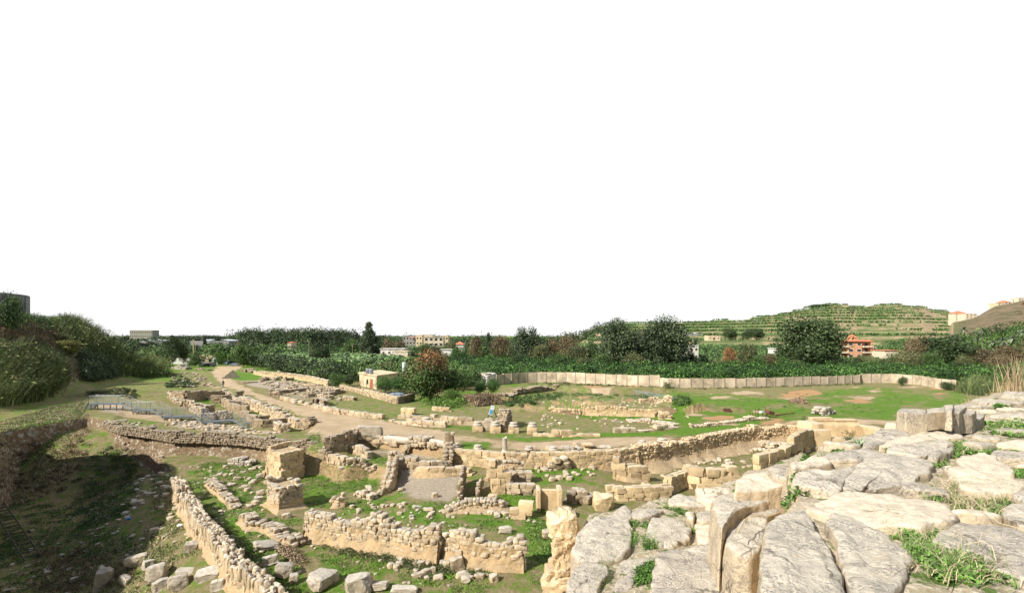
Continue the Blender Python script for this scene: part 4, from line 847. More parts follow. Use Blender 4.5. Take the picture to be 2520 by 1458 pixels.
scatter('', '', 'g', [(0, 900), (500, 700), (860, 430), (1100, 450), (1130, 900), (1000, 1300), (400, 1350), (0, 1300)], 60, .12, .4, 'dull_stone', -5, one=True)
scatter('', '', 'h', [(220, 300), (1000, 260), (1050, 900), (1350, 1050), (1500, 1400), (900, 1200), (500, 760)], 45, .10, .3, 'limestone', -2.6, one=True)
scatter('', '', 'i', [(0, 700), (1340, 700), (1668, 1290), (1600, 1400), (600, 1420), (300, 1200), (0, 1000)], 60, .08, .25, 'limestone', -2.6, one=True)
tag(STM.obj('rubble_scatter', [MAT['limestone'], MAT['dull_stone'], MAT['white_stone']]), 'countless small stones strewn over the far ruins and the field', 'rubble', kind='stuff')
# ------------------------------------------------------------------ podium the camera stands on
def Dz(uv, z): return DD(uv, z)
POD_UP = Dz([(2760, 956), (2600, 958), (2440, 967), (2335, 1003), (2210, 1048), (2125, 1080), (2010, 1112), (1965, 1150), (1935, 1200), (1938, 1255), (1888, 1300), (1888, 1600), (1900, 2600), (1260, 4200), (6000, 4200)], 10.35)
POD_UP = POD_UP[:-2]+[(-2.0, 1.2), (-2.0, -3), (40, -3), (40, 14)]
POD_MID = Dz([(1778, 1225), (1830, 1168), (1990, 1112), (2030, 1400), (1885, 1420), (1818, 1345), (1788, 1290)], 9.3)
POD_LOW = Dz([(1392, 1480), (1425, 1300), (1440, 1275), (1560, 1262), (1600, 1235), (1700, 1228), (1780, 1190), (1900, 1170), (2000, 1200), (2200, 1500), (2200, 1900), (1390, 1900)], 8.35)
def hp(x, y):
    x = np.asarray(x, float); y = np.asarray(y, float)
    z = np.full(x.shape, -3.0); n = .12*fbm(x, y, .9, 200, 4)+.08*fbm(x, y, .2, 203, 3)
    for P, zz, e in ((POD_LOW, 8.50, .12), (POD_MID, 9.42, .12), (POD_UP, 10.50, .10)):
        k = sm(-e, e, sdf(x, y, P)+.15*fbm(x, y, .8, 210)); tgt = zz+n
        if zz > 10: tgt = tgt-.10*sm(9, 18, y)+.06*fbm(x, y, 4, 215)
        z = np.where(k > 0, np.maximum(z, z*(1-k)+tgt*k), z)
    return z
xs = np.concatenate([np.arange(-2.2, 14, .07), np.arange(14, 30, .2)]); ys = np.concatenate([np.arange(-3.2, 2, .3), np.arange(2, 13, .07), np.arange(13, 20.4, .15)])
X, Y = np.meshgrid(xs, ys); Z = hp(X.ravel(), Y.ravel())
idx = np.arange(X.size).reshape(X.shape)
mb = MB(); mb.add(np.stack([X.ravel(), Y.ravel(), Z], 1), q=np.stack([idx[:-1, :-1], idx[:-1, 1:], idx[1:, 1:], idx[1:, :-1]], -1).reshape(-1, 4))
tag(mb.obj('podium_ground', MAT['podium_soil'], smooth=True), kind='structure')
def slab(name, label, reg, poly, z, thick, mat='slab', rnd=.10, amp=.035, tilt=(0, 0), group=None, seed=None, dome=.03, raw=False, grow=1.09):
    rnd = rnd*.6
    P = np.array(DD(UU(reg, poly), z)); c = P.mean(0); sd = rng.uniform(0, 99) if seed is None else seed
    # resample the outline
    d = np.concatenate([[0], np.cumsum(np.hypot(*np.diff(np.vstack([P, P[:1]]), axis=0).T))]); N = int(min(220, max(48, d[-1]/.03)))
    s = np.linspace(0, d[-1], N, endpoint=False); Q = np.vstack([P, P[:1]]); B = np.stack([np.interp(s, d, Q[:, 0]), np.interp(s, d, Q[:, 1])], 1)
    for _ in range(0 if raw else max(1, N//50)): B = (np.roll(B, 1, 0)+2*B+np.roll(B, -1, 0))/4
    B = c+(B-c)*(1.0 if raw else grow); a_ = np.arctan2(*(B-c).T); B = c+(B-c)*(1+(.01 if raw else .05)*np.array([mn.noise(Vector((math.cos(t)*2.5, math.sin(t)*2.5, sd)))+.5*mn.noise(Vector((math.cos(t)*8, math.sin(t)*8, sd))) for t in a_]))[:, None]
    R_ = np.hypot(*(B-c).T); rm = R_.mean(); rings = []
    fr = np.concatenate([np.linspace(0.06, .8, 16), [.86, .91, .95, .98, 1.0]])
    V = [];
    for f in fr:
        e = (1-f)*rm; zz = -rnd*(1-math.sqrt(max(0, 1-(1-min(1, e/rnd))**2)))+dome*(1-f*f)
        V.append(np.column_stack([c+(B-c)*f, np.full(N, z+zz)]))
    for k in range(1, 9):
        V.append(np.column_stack([c+(B-c)*(1.0+.012*k), np.full(N, z-rnd-thick*k/8)]))
    V = np.concatenate(V)
    V[:, 2] += (V[:, 0]-c[0])*tilt[0]+(V[:, 1]-c[1])*tilt[1]
    for i in range(len(V)):
        p = Vector(V[i]); a = mn.noise_vector(p*1.3+Vector((sd, 0, 0))); b = mn.noise_vector(p*4.3+Vector((0, sd, 0))); b2 = mn.noise_vector(p*12+Vector((0, sd, 3)))
        V[i] += (np.array(a)*1.5+np.array(b)*.8+np.array(b2)*.33)*amp
        r = mn.noise(Vector((p.x*2.2+sd, p.y*2.2, p.z*2.2))); V[i][2] -= max(0, r-.25)*amp*3
    nr = len(fr)+8; m = [(j*N+i, (j+1)*N+i, (j+1)*N+(i+1) % N, j*N+(i+1) % N) for j in range(nr-1) for i in range(N)]
    V = np.vstack([V, [[c[0], c[1], V[:N, 2].mean()]]]); t = [(nr*N, i, (i+1) % N) for i in range(N)]
    mb = MB(); mb.add(V, q=m, t=t, tone=1.0)
    return tag(mb.obj(name, MAT[mat], smooth=True, base=(c[0], c[1], z)), label, 'stone', group)
SL = [
 ('big smooth pale slab with a rounded left end, widest stone on the podium top', 'l', [(70, 845), (140, 790), (280, 740), (480, 735), (690, 728), (800, 770), (950, 800), (1080, 840), (1140, 900), (1100, 950), (990, 965), (850, 985), (700, 960), (560, 950), (400, 905), (230, 870)], 10.62, .5, 'slab_pale', .10),
 ('pale slab with a dark pitted lower edge beside the green weed strip', 'l', [(250, 890), (400, 915), (540, 980), (640, 1030), (730, 1120), (800, 1210), (770, 1300), (680, 1400), (560, 1500), (400, 1540), (350, 1300), (310, 1120), (215, 960)], 10.58, .5, 'slab', .10),
 ('tall foreground block with a cracked sheer left face and yellow lichen', 'k', [(1300, 1100), (1298, 960), (1360, 870), (1450, 810), (1610, 755), (1650, 790), (1700, 870), (1790, 1000), (1860, 1120), (1940, 1300), (1970, 1550), (1900, 1900), (1500, 1900), (1345, 1500)], 10.50, 2.6, 'slab', .16),
 ('wide dark weathered slab at the right corner, crossed by dry stems', 'l', [(1100, 950), (1340, 945), (1500, 985), (1640, 1040), (1800, 1110), (1850, 1400), (1629, 1350), (1400, 1280), (1200, 1165), (1060, 1130), (1010, 1080), (1050, 1010)], 10.60, .4, 'slab_dark', .08),
 ('smooth pale slab with a chipped front edge in the upper right of the paving', 'l', [(1090, 555), (1250, 560), (1340, 590), (1480, 600), (1600, 650), (1620, 690), (1560, 720), (1440, 725), (1330, 732), (1180, 695), (1140, 640)], 10.62, .4, 'slab_pale', .08),
 ('rounded pale slab just beyond the smooth chipped slab', 'l', [(1150, 510), (1240, 460), (1330, 458), (1420, 490), (1530, 545), (1540, 590), (1380, 592), (1200, 552)], 10.60, .3, 'slab_pale', .08),
 ('pale slab cut off by the right edge beside the dark weathered slab', 'l', [(1480, 870), (1540, 820), (1640, 810), (1800, 830), (1850, 1000), (1629, 985), (1530, 930)], 10.60, .3, 'slab', .08),
 ('small pale slab at the right edge above the cut off slab', 'l', [(1560, 760), (1640, 720), (1800, 730), (1800, 800), (1640, 805)], 10.58, .3, 'slab', .07),
 ('broad lichen spotted slab with a dark sunken left edge, middle of the paving', 'l', [(430, 540), (530, 470), (700, 460), (900, 490), (945, 530), (930, 600), (820, 640), (650, 650), (540, 655), (460, 705), (350, 740), (395, 620)], 10.62, .7, 'slab', .09),
 ('low grey slab beside the row of upright blocks', 'l', [(470, 345), (600, 283), (720, 280), (800, 325), (700, 360), (600, 385), (480, 392)], 10.55, .6, 'slab_dark', .10),
 ('long yellowish ridge slab beyond the silver leaved weed', 'l', [(620, 400), (720, 350), (860, 310), (1000, 305), (1150, 330), (1180, 350), (1020, 362), (850, 382), (700, 400)], 10.60, .4, 'slab_pale', .09),
 ('rough slab strip just in front of the yellowish ridge slab', 'l', [(660, 432), (700, 402), (880, 384), (1060, 372), (1110, 400), (1000, 440), (880, 468), (740, 445)], 10.55, .3, 'slab', .07),
 ('narrow slab with a dark edge above the middle weeds', 'l', [(930, 470), (1010, 430), (1100, 410), (1110, 436), (1000, 482)], 10.62, .3, 'slab_dark', .05),
 ('long low slab with weeds at its left end, near the podium edge', 'l', [(180, 470), (300, 430), (460, 420), (580, 440), (540, 470), (440, 500), (260, 492)], 10.45, .6, 'slab_dark', .08),
 ('smooth narrow slab overhanging the podium edge', 'l', [(-40, 512), (100, 470), (210, 488), (230, 518), (100, 542), (-20, 552)], 10.40, .8, 'slab_pale', .09),
 ('wide flat slab dropping into a dark gap on its right', 'l', [(-10, 600), (110, 585), (260, 600), (415, 545), (440, 565), (385, 600), (345, 650), (285, 728), (150, 700), (0, 655)], 10.42, .7, 'slab', .08),
 ('crumbly slab covered with dry litter above the big smooth slab', 'l', [(500, 660), (700, 655), (900, 665), (1050, 705), (1075, 745), (950, 722), (740, 705), (560, 715)], 10.50, .2, 'slab_dark', .06),
 ('stepped slab with a hollow along the podium edge, yellow lichen at its corner', 'k', [(895, 700), (920, 660), (1040, 620), (1180, 565), (1290, 590), (1380, 650), (1290, 700), (1200, 720), (1080, 765), (1010, 850), (975, 890), (905, 770)], 9.75, 1.25, 'slab', .10),
 ('smooth grey faced block sunk in front of the stepped slab', 'k', [(975, 890), (1010, 845), (1180, 765), (1370, 722), (1440, 790), (1340, 850), (1290, 980), (1285, 1060), (1200, 1120), (1080, 1090), (1000, 1000)], 9.55, .9, 'slab', .12),
 ('long pale slab at the far rim of the podium above the carved wall', 'k', [(1100, 520), (1160, 480), (1320, 465), (1480, 520), (1510, 560), (1380, 582), (1200, 602), (1090, 602)], 9.95, .8, 'slab_pale', .10),
 ('bulging slab at the rim next to the long pale slab', 'k', [(1340, 432), (1450, 392), (1600, 420), (1650, 460), (1500, 502), (1400, 472)], 10.1, .7, 'slab_dark', .09),
 ('flat tongue shaped slab pointing to the stepped wall', 'k', [(1540, 392), (1717, 322), (1790, 340), (1760, 400), (1610, 420)], 10.3, .6, 'slab_pale', .06),
 ('large flat pale block, nearest the edge on the lower podium step', 'j', [(1112, 925), (1150, 870), (1250, 792), (1400, 770), (1530, 800), (1560, 860), (1540, 960), (1545, 1060), (1480, 1110), (1380, 1140), (1250, 1160), (1120, 1140), (1070, 1060)], 8.62, 1.6, 'slab', .09),
 ('dark lichen covered block in front of the large flat pale block', 'j', [(1050, 1250), (1160, 1190), (1330, 1220), (1350, 1300), (1290, 1400), (1250, 1560), (1000, 1600), (1010, 1380)], 8.58, 1.2, 'slab_dark', .09),
 ('square pale block with a rounded far side in the middle of the lower step', 'k', [(360, 900), (400, 835), (520, 820), (600, 850), (690, 930), (680, 1000), (560, 1045), (420, 1035), (355, 990)], 8.60, .5, 'slab', .08),
 ('small pale block between the square block and the sheer grey face', 'k', [(735, 880), (800, 868), (900, 880), (905, 1000), (860, 1020), (780, 1010), (750, 930)], 8.60, .5, 'slab_pale', .08),
 ('large rectangular block with black crusted rim and a tuft on top', 'k', [(440, 1300), (478, 1130), (620, 1090), (800, 1062), (950, 1072), (1060, 1140), (1180, 1220), (1240, 1350), (1290, 1500), (1200, 1700), (450, 1700), (430, 1500)], 8.80, 1.4, 'slab_dark', .07),
 ('low pitted block between two green weed strips on the lower step', 'k', [(80, 1290), (150, 1190), (250, 1188), (360, 1180), (425, 1125), (430, 1240), (300, 1245), (240, 1330), (210, 1420), (100, 1430)], 8.50, .4, 'slab_dark', .07),
 ('broken pale slabs at the rim of the lower step', 'k', [(760, 600), (900, 585), (1040, 600), (1060, 640), (920, 660), (880, 700), (770, 665)], 8.75, .7, 'slab_pale', .08),
 ('rounded pale slab left of the broken rim slabs', 'k', [(530, 690), (590, 645), (640, 650), (760, 670), (830, 690), (850, 735), (700, 745), (540, 725)], 8.62, .6, 'slab', .08),
 ('grey ragged stone strip behind the square pale block', 'k', [(215, 790), (290, 765), (430, 755), (470, 775), (400, 815), (300, 830), (230, 820)], 8.60, .5, 'slab_dark', .06),
 ('small cube stone with a hole on the lower step', 'k', [(680, 785), (745, 778), (750, 820), (730, 838), (685, 825)], 8.75, .4, 'slab_pale', .04),
 ('pitted lump of rock beside the small cube stone', 'k', [(760, 790), (840, 765), (880, 790), (870, 850), (800, 860), (755, 840)], 8.72, .4, 'slab_dark', .08),
 ('jagged dark stones bordering the pale block at the step rim', 'k', [(75, 790), (160, 745), (215, 770), (225, 830), (180, 840), (90, 815)], 8.60, .6, 'slab_dark', .06),
]
for lb, r, pl, z, th, mt, rn in SL:
    if 10.4 <= z < 10.6: z = 10.62
    if lb.startswith(('smooth narrow slab over', 'flat tongue', 'bulging')): th = .35
    slab('limestone_block', lb, r, pl, z, th, mt, rn)
# upright blocks on the far rim
UB = [
 ('upright block with a black crusted left end, first in the row on the rim', [(712, 150), (775, 166), (930, 168), (925, 141), (745, 131)], 11.05, .75),
 ('low sunken middle block of the row, pale sunny face', [(932, 168), (1060, 158), (1058, 121), (928, 139)], 11.05, .55),
 ('leaning block in the row just before the narrow gap', [(1060, 146), (1108, 152), (1124, 104), (1054, 108)], 11.15, .6),
 ('tall narrow block edge beside the dark grey block', [(1110, 166), (1166, 164), (1216, 118), (1130, 112)], 11.05, .65),
 ('dark grey block with a deep shadow at the right end of the row', [(1168, 182), (1256, 179), (1284, 150), (1182, 142)], 10.95, .6),
 ('flat trapezoid block lying inside the bend of the row', [(900, 232), (960, 210), (1040, 212), (1085, 220), (1020, 240), (960, 252), (905, 248)], 10.68, .3),
 ('grey wedge stone right of the deep shadow', [(1250, 165), (1340, 160), (1345, 185), (1300, 215), (1245, 220)], 10.75, .4),
]
for lb, pl, z, th in UB: slab('limestone_block', lb, 'l', pl, z-.04, th*.62, 'slab_dark' if 'grey' in lb or 'crusted' in lb else 'slab', .03, .012, dome=.01, raw=True, group='upright blocks on the far rim')
# stone stack forming the edge of the lower step
mb = MB()
for k, (px, py, w_, h_) in enumerate([(925, 870, .58, .42), (1000, 855, .40, .55), (1055, 870, .35, .5), (935, 960, .42, .3), (1010, 985, .36, .34), (955, 1040, .46, .40), (1015, 1080, .34, .4), (940, 1110, .4, .3), (1000, 1150, .34, .3), (940, 1195, .36, .36), (920, 1260, .32, .3), (985, 1230, .36, .3), (890, 1330, .5, .3), (960, 1310, .45, .3), (980, 1380, .5, .3), (900, 1420, .7, .4)]):
    u, v = U('j', (px, py)); y = 10.9-.012*k; z = CAMZ-(v-HZ)*y/F; x = (u-CX)*y/F
    put(mb, T_BIG, (x, y+.25, z), (w_*.78, .5, h_*.95), rng.normal(0, .2), .12, mat=0)
c = np.array([1.35, 11.15]); n = 14
for j, (zz, rr) in enumerate([(4.5, 1.2), (6.6, .9), (7.3, .55), (7.9, .38), (8.25, .25)]): pass
vs = []; nn_ = 28
prof = [(1.4, 4.0), (1.05, 6.0), (.60, 7.0), (.34, 7.4), (.22, 7.8), (.16, 8.1)]
for j, (rr, zz) in enumerate(prof):
    for i in range(nn_):
        a = i/nn_*2*math.pi; p = Vector((math.cos(a)*rr*1.0, math.sin(a)*rr*1.0, zz)); q = mn.noise(p*2.2)*.12+mn.noise(p*6)*.05; vs.append((1.30+math.cos(a)*(rr+q), 11.35+math.sin(a)*(rr+q), zz))
mb.add(vs, q=[(j*nn_+i, j*nn_+(i+1) % nn_, (j+1)*nn_+(i+1) % nn_, (j+1)*nn_+i) for j in range(5) for i in range(nn_)], mat=1)
tag(mb.obj('stone_stack', [MAT['ashlar'], MAT['mortar']], base=(1.3, 11.2, 7), smooth=False), 'tall ragged stack of warm tan stones holding the edge of the lower podium step', 'wall')
# remaining paving: jittered flat slabs filling the far part of the top
LISTED = [np.array(DD(UU(r, pl), 10.62 if z >= 10.4 else z)) for lb, r, pl, z, th, mt, rn in SL]+[np.array(DD(UU('l', pl), z)) for lb, pl, z, th in UB]
k = 0; UPC = np.array(POD_UP)
for gy, gx, q_ in [(a, b, 1.0) for a in np.arange(3.0, 19.5, .92) for b in np.arange(2.0, 21, 1.25)]+[(a, b, .5) for a in np.arange(3.0, 12, .45) for b in np.arange(2.0, 12, .62)]:
    if True:
        x = gx+rng.uniform(-.3, .3)+(.6 if int(gy/.92) % 2 else 0); y = gy+rng.uniform(-.2, .2)
        if abs(x) > y*1.12 or sdf(np.array([x]), np.array([y]), UPC)[0] < .35: continue
        if max(sdf(np.array([x]), np.array([y]), P)[0] for P in LISTED) > -.30*q_-.04: continue
        a = np.linspace(0, 2*np.pi, 9, endpoint=False)+rng.uniform(-.2, .2, 9); rx, ry = rng.uniform(.42, .62)*q_, rng.uniform(.28, .42)*q_
        rr = rng.uniform(.75, 1.1, 9); P = [(x+rx*math.cos(t)*q*1.1, y+ry*math.sin(t)*q) for t, q in zip(a, rr)]
        zz = 10.56-.10*float(sm(9, 18, y))+rng.uniform(-.02, .06)
        if any(max(sdf(np.array([p[0]]), np.array([p[1]]), Q)[0] for Q in LISTED) > -.02 for p in P): continue
        uv = [((p[0]*F/p[1]+CX), HZ+(CAMZ-zz)*F/p[1]) for p in P]
        slab('paving_stone', 'low weathered limestone paving stone half sunk in weeds on the podium top', 'm', uv, zz, .22, ('slab', 'slab_dark', 'slab_pale')[k % 3], .07, group='weathered paving stones on the podium top'); k += 1; LISTED.append(np.array(P)) if True else None
# ---------------- weeds on the podium
def leaf_quads(mb, c, n, rad, size, flat=.5, tone=(.6, 1.3), up=0.0, mat=0, asp=.55):
    """n leaf-like rhombi scattered round the points c (m,3)"""
    c = np.asarray(c, float).reshape(-1, 3); m = len(c); k = m*n
    cc = np.repeat(c, n, 0); rd = rng.normal(size=(k, 3)); rd /= np.linalg.norm(rd, axis=1)[:, None]; r = rng.uniform(0, 1, (k, 1))**.45
    p = cc+rd*r*np.asarray(rad)
    nr = rng.normal(size=(k, 3)); nr[:, 2] = np.abs(nr[:, 2])+flat; nr /= np.linalg.norm(nr, axis=1)[:, None]
    a = np.cross(nr, rng.normal(size=(k, 3))); a /= np.linalg.norm(a, axis=1)[:, None]; b = np.cross(nr, a)
    s = (size*rng.uniform(.6, 1.4, (k, 1)))
    V = np.stack([p-a*s, p+b*s*asp, p+a*s, p-b*s*asp], 1).reshape(-1, 3)
    V[:, 2] += up
    t = np.repeat(rng.uniform(*tone, k), 4); mb.add(V, q=np.arange(4*k).reshape(-1, 4), tone=t, mat=mat)
def blades(mb, c, n, h, w, spread=.6, lean=(0, 0), tone=(.7, 1.2), mat=0, seg=3, rad=.1, droop=.3):
    c = np.asarray(c, float).reshape(-1, 3); k = len(c)*n; cc = np.repeat(c, n, 0)
    cc = cc+np.column_stack([rng.normal(0, rad, k), rng.normal(0, rad, k), np.zeros(k)])
    hh = h*rng.uniform(.5, 1.2, k); dx = rng.normal(0, spread, k)+lean[0]; dy = rng.normal(0, spread, k)+lean[1]
    ang = rng.uniform(0, 2*np.pi, k); wx, wy = np.cos(ang)*w, np.sin(ang)*w
    V = []
    for j in range(seg+1):
        f = j/seg; g = f**1.6; zz = hh*(f-droop*f**3); x = cc[:, 0]+dx*hh*g; y = cc[:, 1]+dy*hh*g; z = cc[:, 2]+zz; ww = (1-f*.85)
        V.append(np.stack([np.stack([x-wx*ww, y-wy*ww, z], 1), np.stack([x+wx*ww, y+wy*ww, z], 1)], 1))
    V = np.stack(V, 1).reshape(k, -1, 3); nv = (seg+1)*2; base = np.arange(k)*nv
    q = np.concatenate([np.stack([base+2*j, base+2*j+1, base+2*j+3, base+2*j+2], 1) for j in range(seg)])
    mb.add(V.reshape(-1, 3), q=q, tone=np.repeat(rng.uniform(*tone, k), nv), mat=mat)
mat_leaf('leaf_weed', (.045, .12, .02), (.14, .26, .055))
mat_leaf('leaf_grey', (.16, .23, .13), (.28, .36, .22))
mat_leaf('straw', (.38, .29, .17), (.60, .50, .34), rough=.8)
mat_leaf('grass_green', (.085, .18, .02), (.18, .34, .045))
def sample_poly(P, n):
    P = np.array(P); lo, hi = P.min(0), P.max(0); out = []
    while len(out) < n:
        q = rng.uniform(lo, hi, (max(64, n*2), 2)); s_ = sdf(q[:, 0], q[:, 1], P); cl = fbm(q[:, 0], q[:, 1], .35, 300)
        out += list(q[(s_ > 0) & (cl > -.12)])
        if len(out) == 0 and n > 0: out += list(q[s_ > 0])
    return np.array(out[:n])
def weeds(label, reg, poly, z, n, per=9, leaf=.022, hgt=.05, name='weed_patch', mat='leaf_weed', grass=0, straw=0):
    P = DD(UU(reg, poly), z); pts = sample_poly(P, n); zz = hp(pts[:, 0], pts[:, 1]); zz = np.where(zz < z-1.2, z-.05, zz)
    c = np.column_stack([pts, zz+hgt*.5]); mb = MB(); leaf_quads(mb, c, per, (.06, .06, hgt), leaf, .8)
    if grass: blades(mb, c[::2], grass, .16, .0035, .5, tone=(.8, 1.4))
    if straw: blades(mb, c[::3], straw, .22, .003, .9, mat=1, droop=.6)
    b = pts.mean(0)
    return tag(mb.obj(name, [MAT[mat], MAT['straw']], base=(b[0], b[1], z)), label, 'weeds', kind='stuff')
weeds('thick green weeds filling the gap between the foreground slabs', 'l', [(590, 955), (680, 950), (800, 1000), (960, 1060), (1130, 1165), (1330, 1270), (1480, 1340), (1570, 1458), (1300, 1500), (1050, 1458), (900, 1350), (820, 1200), (740, 1100), (640, 1020)], 10.45, 620, 10, .024, .07, grass=2, straw=2)
weeds('green weeds beyond the big smooth slab', 'l', [(740, 720), (900, 715), (1050, 760), (1080, 830), (950, 790), (820, 770)], 10.5, 200, 9, .022, .05, grass=2, straw=1)
weeds('brown straw and weeds around the small pale stones', 'l', [(1090, 740), (1350, 740), (1560, 740), (1480, 900), (1450, 960), (1150, 930), (1100, 850)], 10.45, 320, 4, .022, .05, grass=1, straw=6)
weeds('green patch of weeds right of the straw', 'l', [(1350, 790), (1500, 740), (1540, 800), (1490, 920), (1390, 930)], 10.48, 160, 10, .022, .06, grass=2)
weeds('weeds at the middle of the paving', 'l', [(950, 490), (1150, 400), (1350, 430), (1460, 460), (1400, 490), (1180, 470), (1100, 540), (960, 590)], 10.45, 300, 9, .026, .05, grass=2, straw=1)
weeds('weeds beside the broad lichen spotted slab', 'l', [(460, 690), (620, 645), (620, 720), (520, 730)], 10.45, 110, 9, .024, .05)
weeds('small weed tuft under the broad slab', 'l', [(820, 640), (890, 625), (890, 655), (840, 665)], 10.5, 26, 9, .024, .05)
weeds('weeds in the cleft left of the big smooth slab', 'l', [(0, 640), (80, 760), (90, 830), (0, 850), (-100, 820), (-60, 700)], 10.4, 150, 9, .026, .06, straw=2)
weeds('weeds with a silvery tall weed near the rim slabs', 'l', [(360, 445), (560, 405), (640, 400), (560, 460), (380, 470)], 10.4, 90, 8, .03, .05)
weeds('dark leafy tuft in the middle of the paving', 'l', [(620, 450), (650, 425), (720, 425), (740, 455), (680, 465)], 10.5, 50, 9, .03, .06)
weeds('weeds between the flat tongue slab and the rim', 'l', [(10, 565), (110, 550), (140, 580), (40, 590)], 10.35, 60, 9, .026, .05)
weeds('weeds at the end of the wide flat slab', 'l', [(230, 490), (350, 495), (330, 620), (250, 600), (260, 510)], 10.35, 60, 9, .026, .04)
weeds('weeds along the far right of the paving', 'l', [(1300, 270), (1629, 230), (1760, 300), (1700, 400), (1400, 350)], 10.4, 260, 7, .04, .06, grass=2, straw=2)
weeds('weeds near the far end of the paving', 'l', [(1380, 130), (1500, 115), (1560, 150), (1420, 165)], 10.35, 110, 8, .05, .07, grass=1)
weeds('weeds at the right edge above the pale slabs', 'l', [(1490, 590), (1700, 580), (1800, 680), (1640, 650)], 10.5, 120, 9, .024, .05, grass=2)
weeds('grassy gap beside the large flat pale block', 'j', [(1535, 870), (1610, 860), (1600, 1050), (1560, 1160), (1420, 1190), (1350, 1300), (1350, 1458), (1250, 1500), (1300, 1380), (1200, 1190), (1400, 1140), (1530, 1090)], 8.35, 520, 7, .026, .05, grass=3, straw=1)
weeds('grassy gap around the square pale block', 'k', [(325, 880), (365, 1000), (440, 1050), (700, 1020), (700, 880), (760, 900), (770, 1010), (600, 1080), (480, 1100), (430, 1170), (330, 1180), (320, 1000)], 8.35, 420, 7, .026, .05, grass=3, straw=1)
weeds('weedy hollow beside the small cube stone', 'k', [(480, 780), (630, 740), (690, 780), (680, 870), (620, 850), (500, 800)], 8.4, 160, 7, .026, .05, grass=3, straw=1)
weeds('leafy weeds by the tall cracked block', 'k', [(960, 1290), (1060, 1090), (1180, 1110), (1290, 1220), (1310, 1458), (1200, 1440), (1150, 1330)], 8.7, 260, 9, .03, .08, grass=2)
weeds('green bush of weeds in the gap near the rectangular block', 'k', [(260, 1300), (420, 1240), (430, 1350), (330, 1420), (240, 1400)], 8.45, 150, 9, .026, .06, grass=2)
weeds('small tuft on top of the rectangular block', 'k', [(780, 1210), (860, 1210), (860, 1250), (790, 1250)], 8.85, 36, 8, .026, .05)
weeds('dark weeds on the stepped slab', 'k', [(1290, 590), (1500, 620), (1500, 660), (1360, 690)], 9.9, 110, 9, .026, .06, straw=2)
weeds('leafy green weed by the cleft of the tall block', 'k', [(1520, 730), (1600, 680), (1690, 690), (1680, 760), (1560, 770)], 10.3, 110, 10, .026, .08)
weeds('weed strip on the rim beside the bulging slab', 'k', [(1350, 460), (1440, 470), (1640, 560), (1500, 560), (1380, 500)], 10.0, 110, 9, .026, .05)
# silvery rosette
mb = MB(); p = D(*U('l', (440, 455)), 10.4); blades(mb, [(p[0], p[1], 10.5)], 16, .24, .022, .7, droop=.2, rad=.02)
tag(mb.obj('silver_weed', MAT['leaf_grey'], base=(p[0], p[1], 10.5)), 'single silvery broad leaved weed standing by the podium rim', 'plant')
mb = MB(); p = D(*U('l', (180, 580)), 10.35); blades(mb, [(p[0], p[1], 10.48)], 14, .2, .02, .5, droop=.2, rad=.02)
tag(mb.obj('dark_weed', MAT['leaf_weed'], base=(p[0], p[1], 10.48)), 'single dark pointed weed between the rim slabs', 'plant')
# dry stems lying over the stones
def stems(label, reg, pts, z, r=.008):
    mb = MB()
    for a in pts:
        P = [(*D(*U(reg, q), z), z+.05+.06*math.sin(i*1.3)) for i, q in enumerate(a)]
        for p, q in zip(P[:-1], P[1:]): mb.bar(p, q, r*.8, n=5)
    b = P[0]; return tag(mb.obj('dead_branch', MAT['straw'], base=b), label, 'stem')
stems('long dry stems lying across the straw between the slabs', 'l', [[(1200, 780), (1290, 800), (1390, 835)], [(1180, 745), (1240, 830), (1330, 900), (1450, 960), (1629, 1000)]], 10.62, .004)
stems('branching dry stem on the dark weathered slab', 'l', [[(1300, 1150), (1330, 1100), (1380, 1085), (1450, 1090)], [(1200, 1150), (1330, 1170), (1400, 1190), (1430, 1230)]], 10.66, .004)
stems('dry stem in the weeds at the bottom edge', 'l', [[(1050, 1430), (1100, 1360), (1150, 1310)], [(1080, 1450), (1110, 1380), (1140, 1330)]], 10.55, .005)
stems('brown dry branch trailing over the stepped slab', 'k', [[(1090, 1000), (1150, 910), (1230, 860), (1340, 830), (1440, 790)], [(1150, 910), (1200, 890), (1300, 850)]], 9.75, .012)
mb = MB(); p = D(*U('l', (740, 1360)), 10.45); blades(mb, [(p[0], p[1], 10.52)], 60, .3, .004, .8, lean=(-.5, -.4), droop=.7, rad=.04)
tag(mb.obj('dry_grass_tuft', MAT['straw'], base=(p[0], p[1], 10.5)), 'drooping tuft of dry grass at the end of the weed strip', 'grass')
# ------------------------------------------------------------------ vegetation
LEAF = {
 'dark': ((.02, .042, .017), (.07, .11, .038)), 'euc': ((.026, .046, .024), (.085, .115, .055)), 'mid': ((.035, .08, .022), (.11, .185, .05)),
 'olive': ((.06, .08, .03), (.16, .17, .075)), 'brown': ((.075, .062, .034), (.19, .145, .075)), 'russet': ((.16, .085, .035), (.33, .18, .08)),
 'fresh': ((.05, .11, .02), (.15, .25, .05)), 'citrus': ((.025, .07, .015), (.09, .19, .04)), 'banana': ((.05, .105, .03), (.15, .25, .08)),
 'reed': ((.05, .08, .025), (.21, .25, .09)), 'plume': ((.30, .22, .12), (.50, .40, .26)), 'drybush': ((.19, .14, .085), (.36, .27, .18)), 'yellowbush': ((.075, .085, .02), (.20, .20, .05)), 'palm': ((.06, .085, .05), (.17, .21, .13)),
}
for k, (a, b) in LEAF.items(): mat_leaf('leaf_'+k, a, b)
mat_flat('bark', (.13, .10, .075), .95, bump=.6); mat_flat('bark_pale', (.33, .29, .24), .95, bump=.4)
mat_flat('palm_bark', (.17, .12, .08), .95, bump=.8)
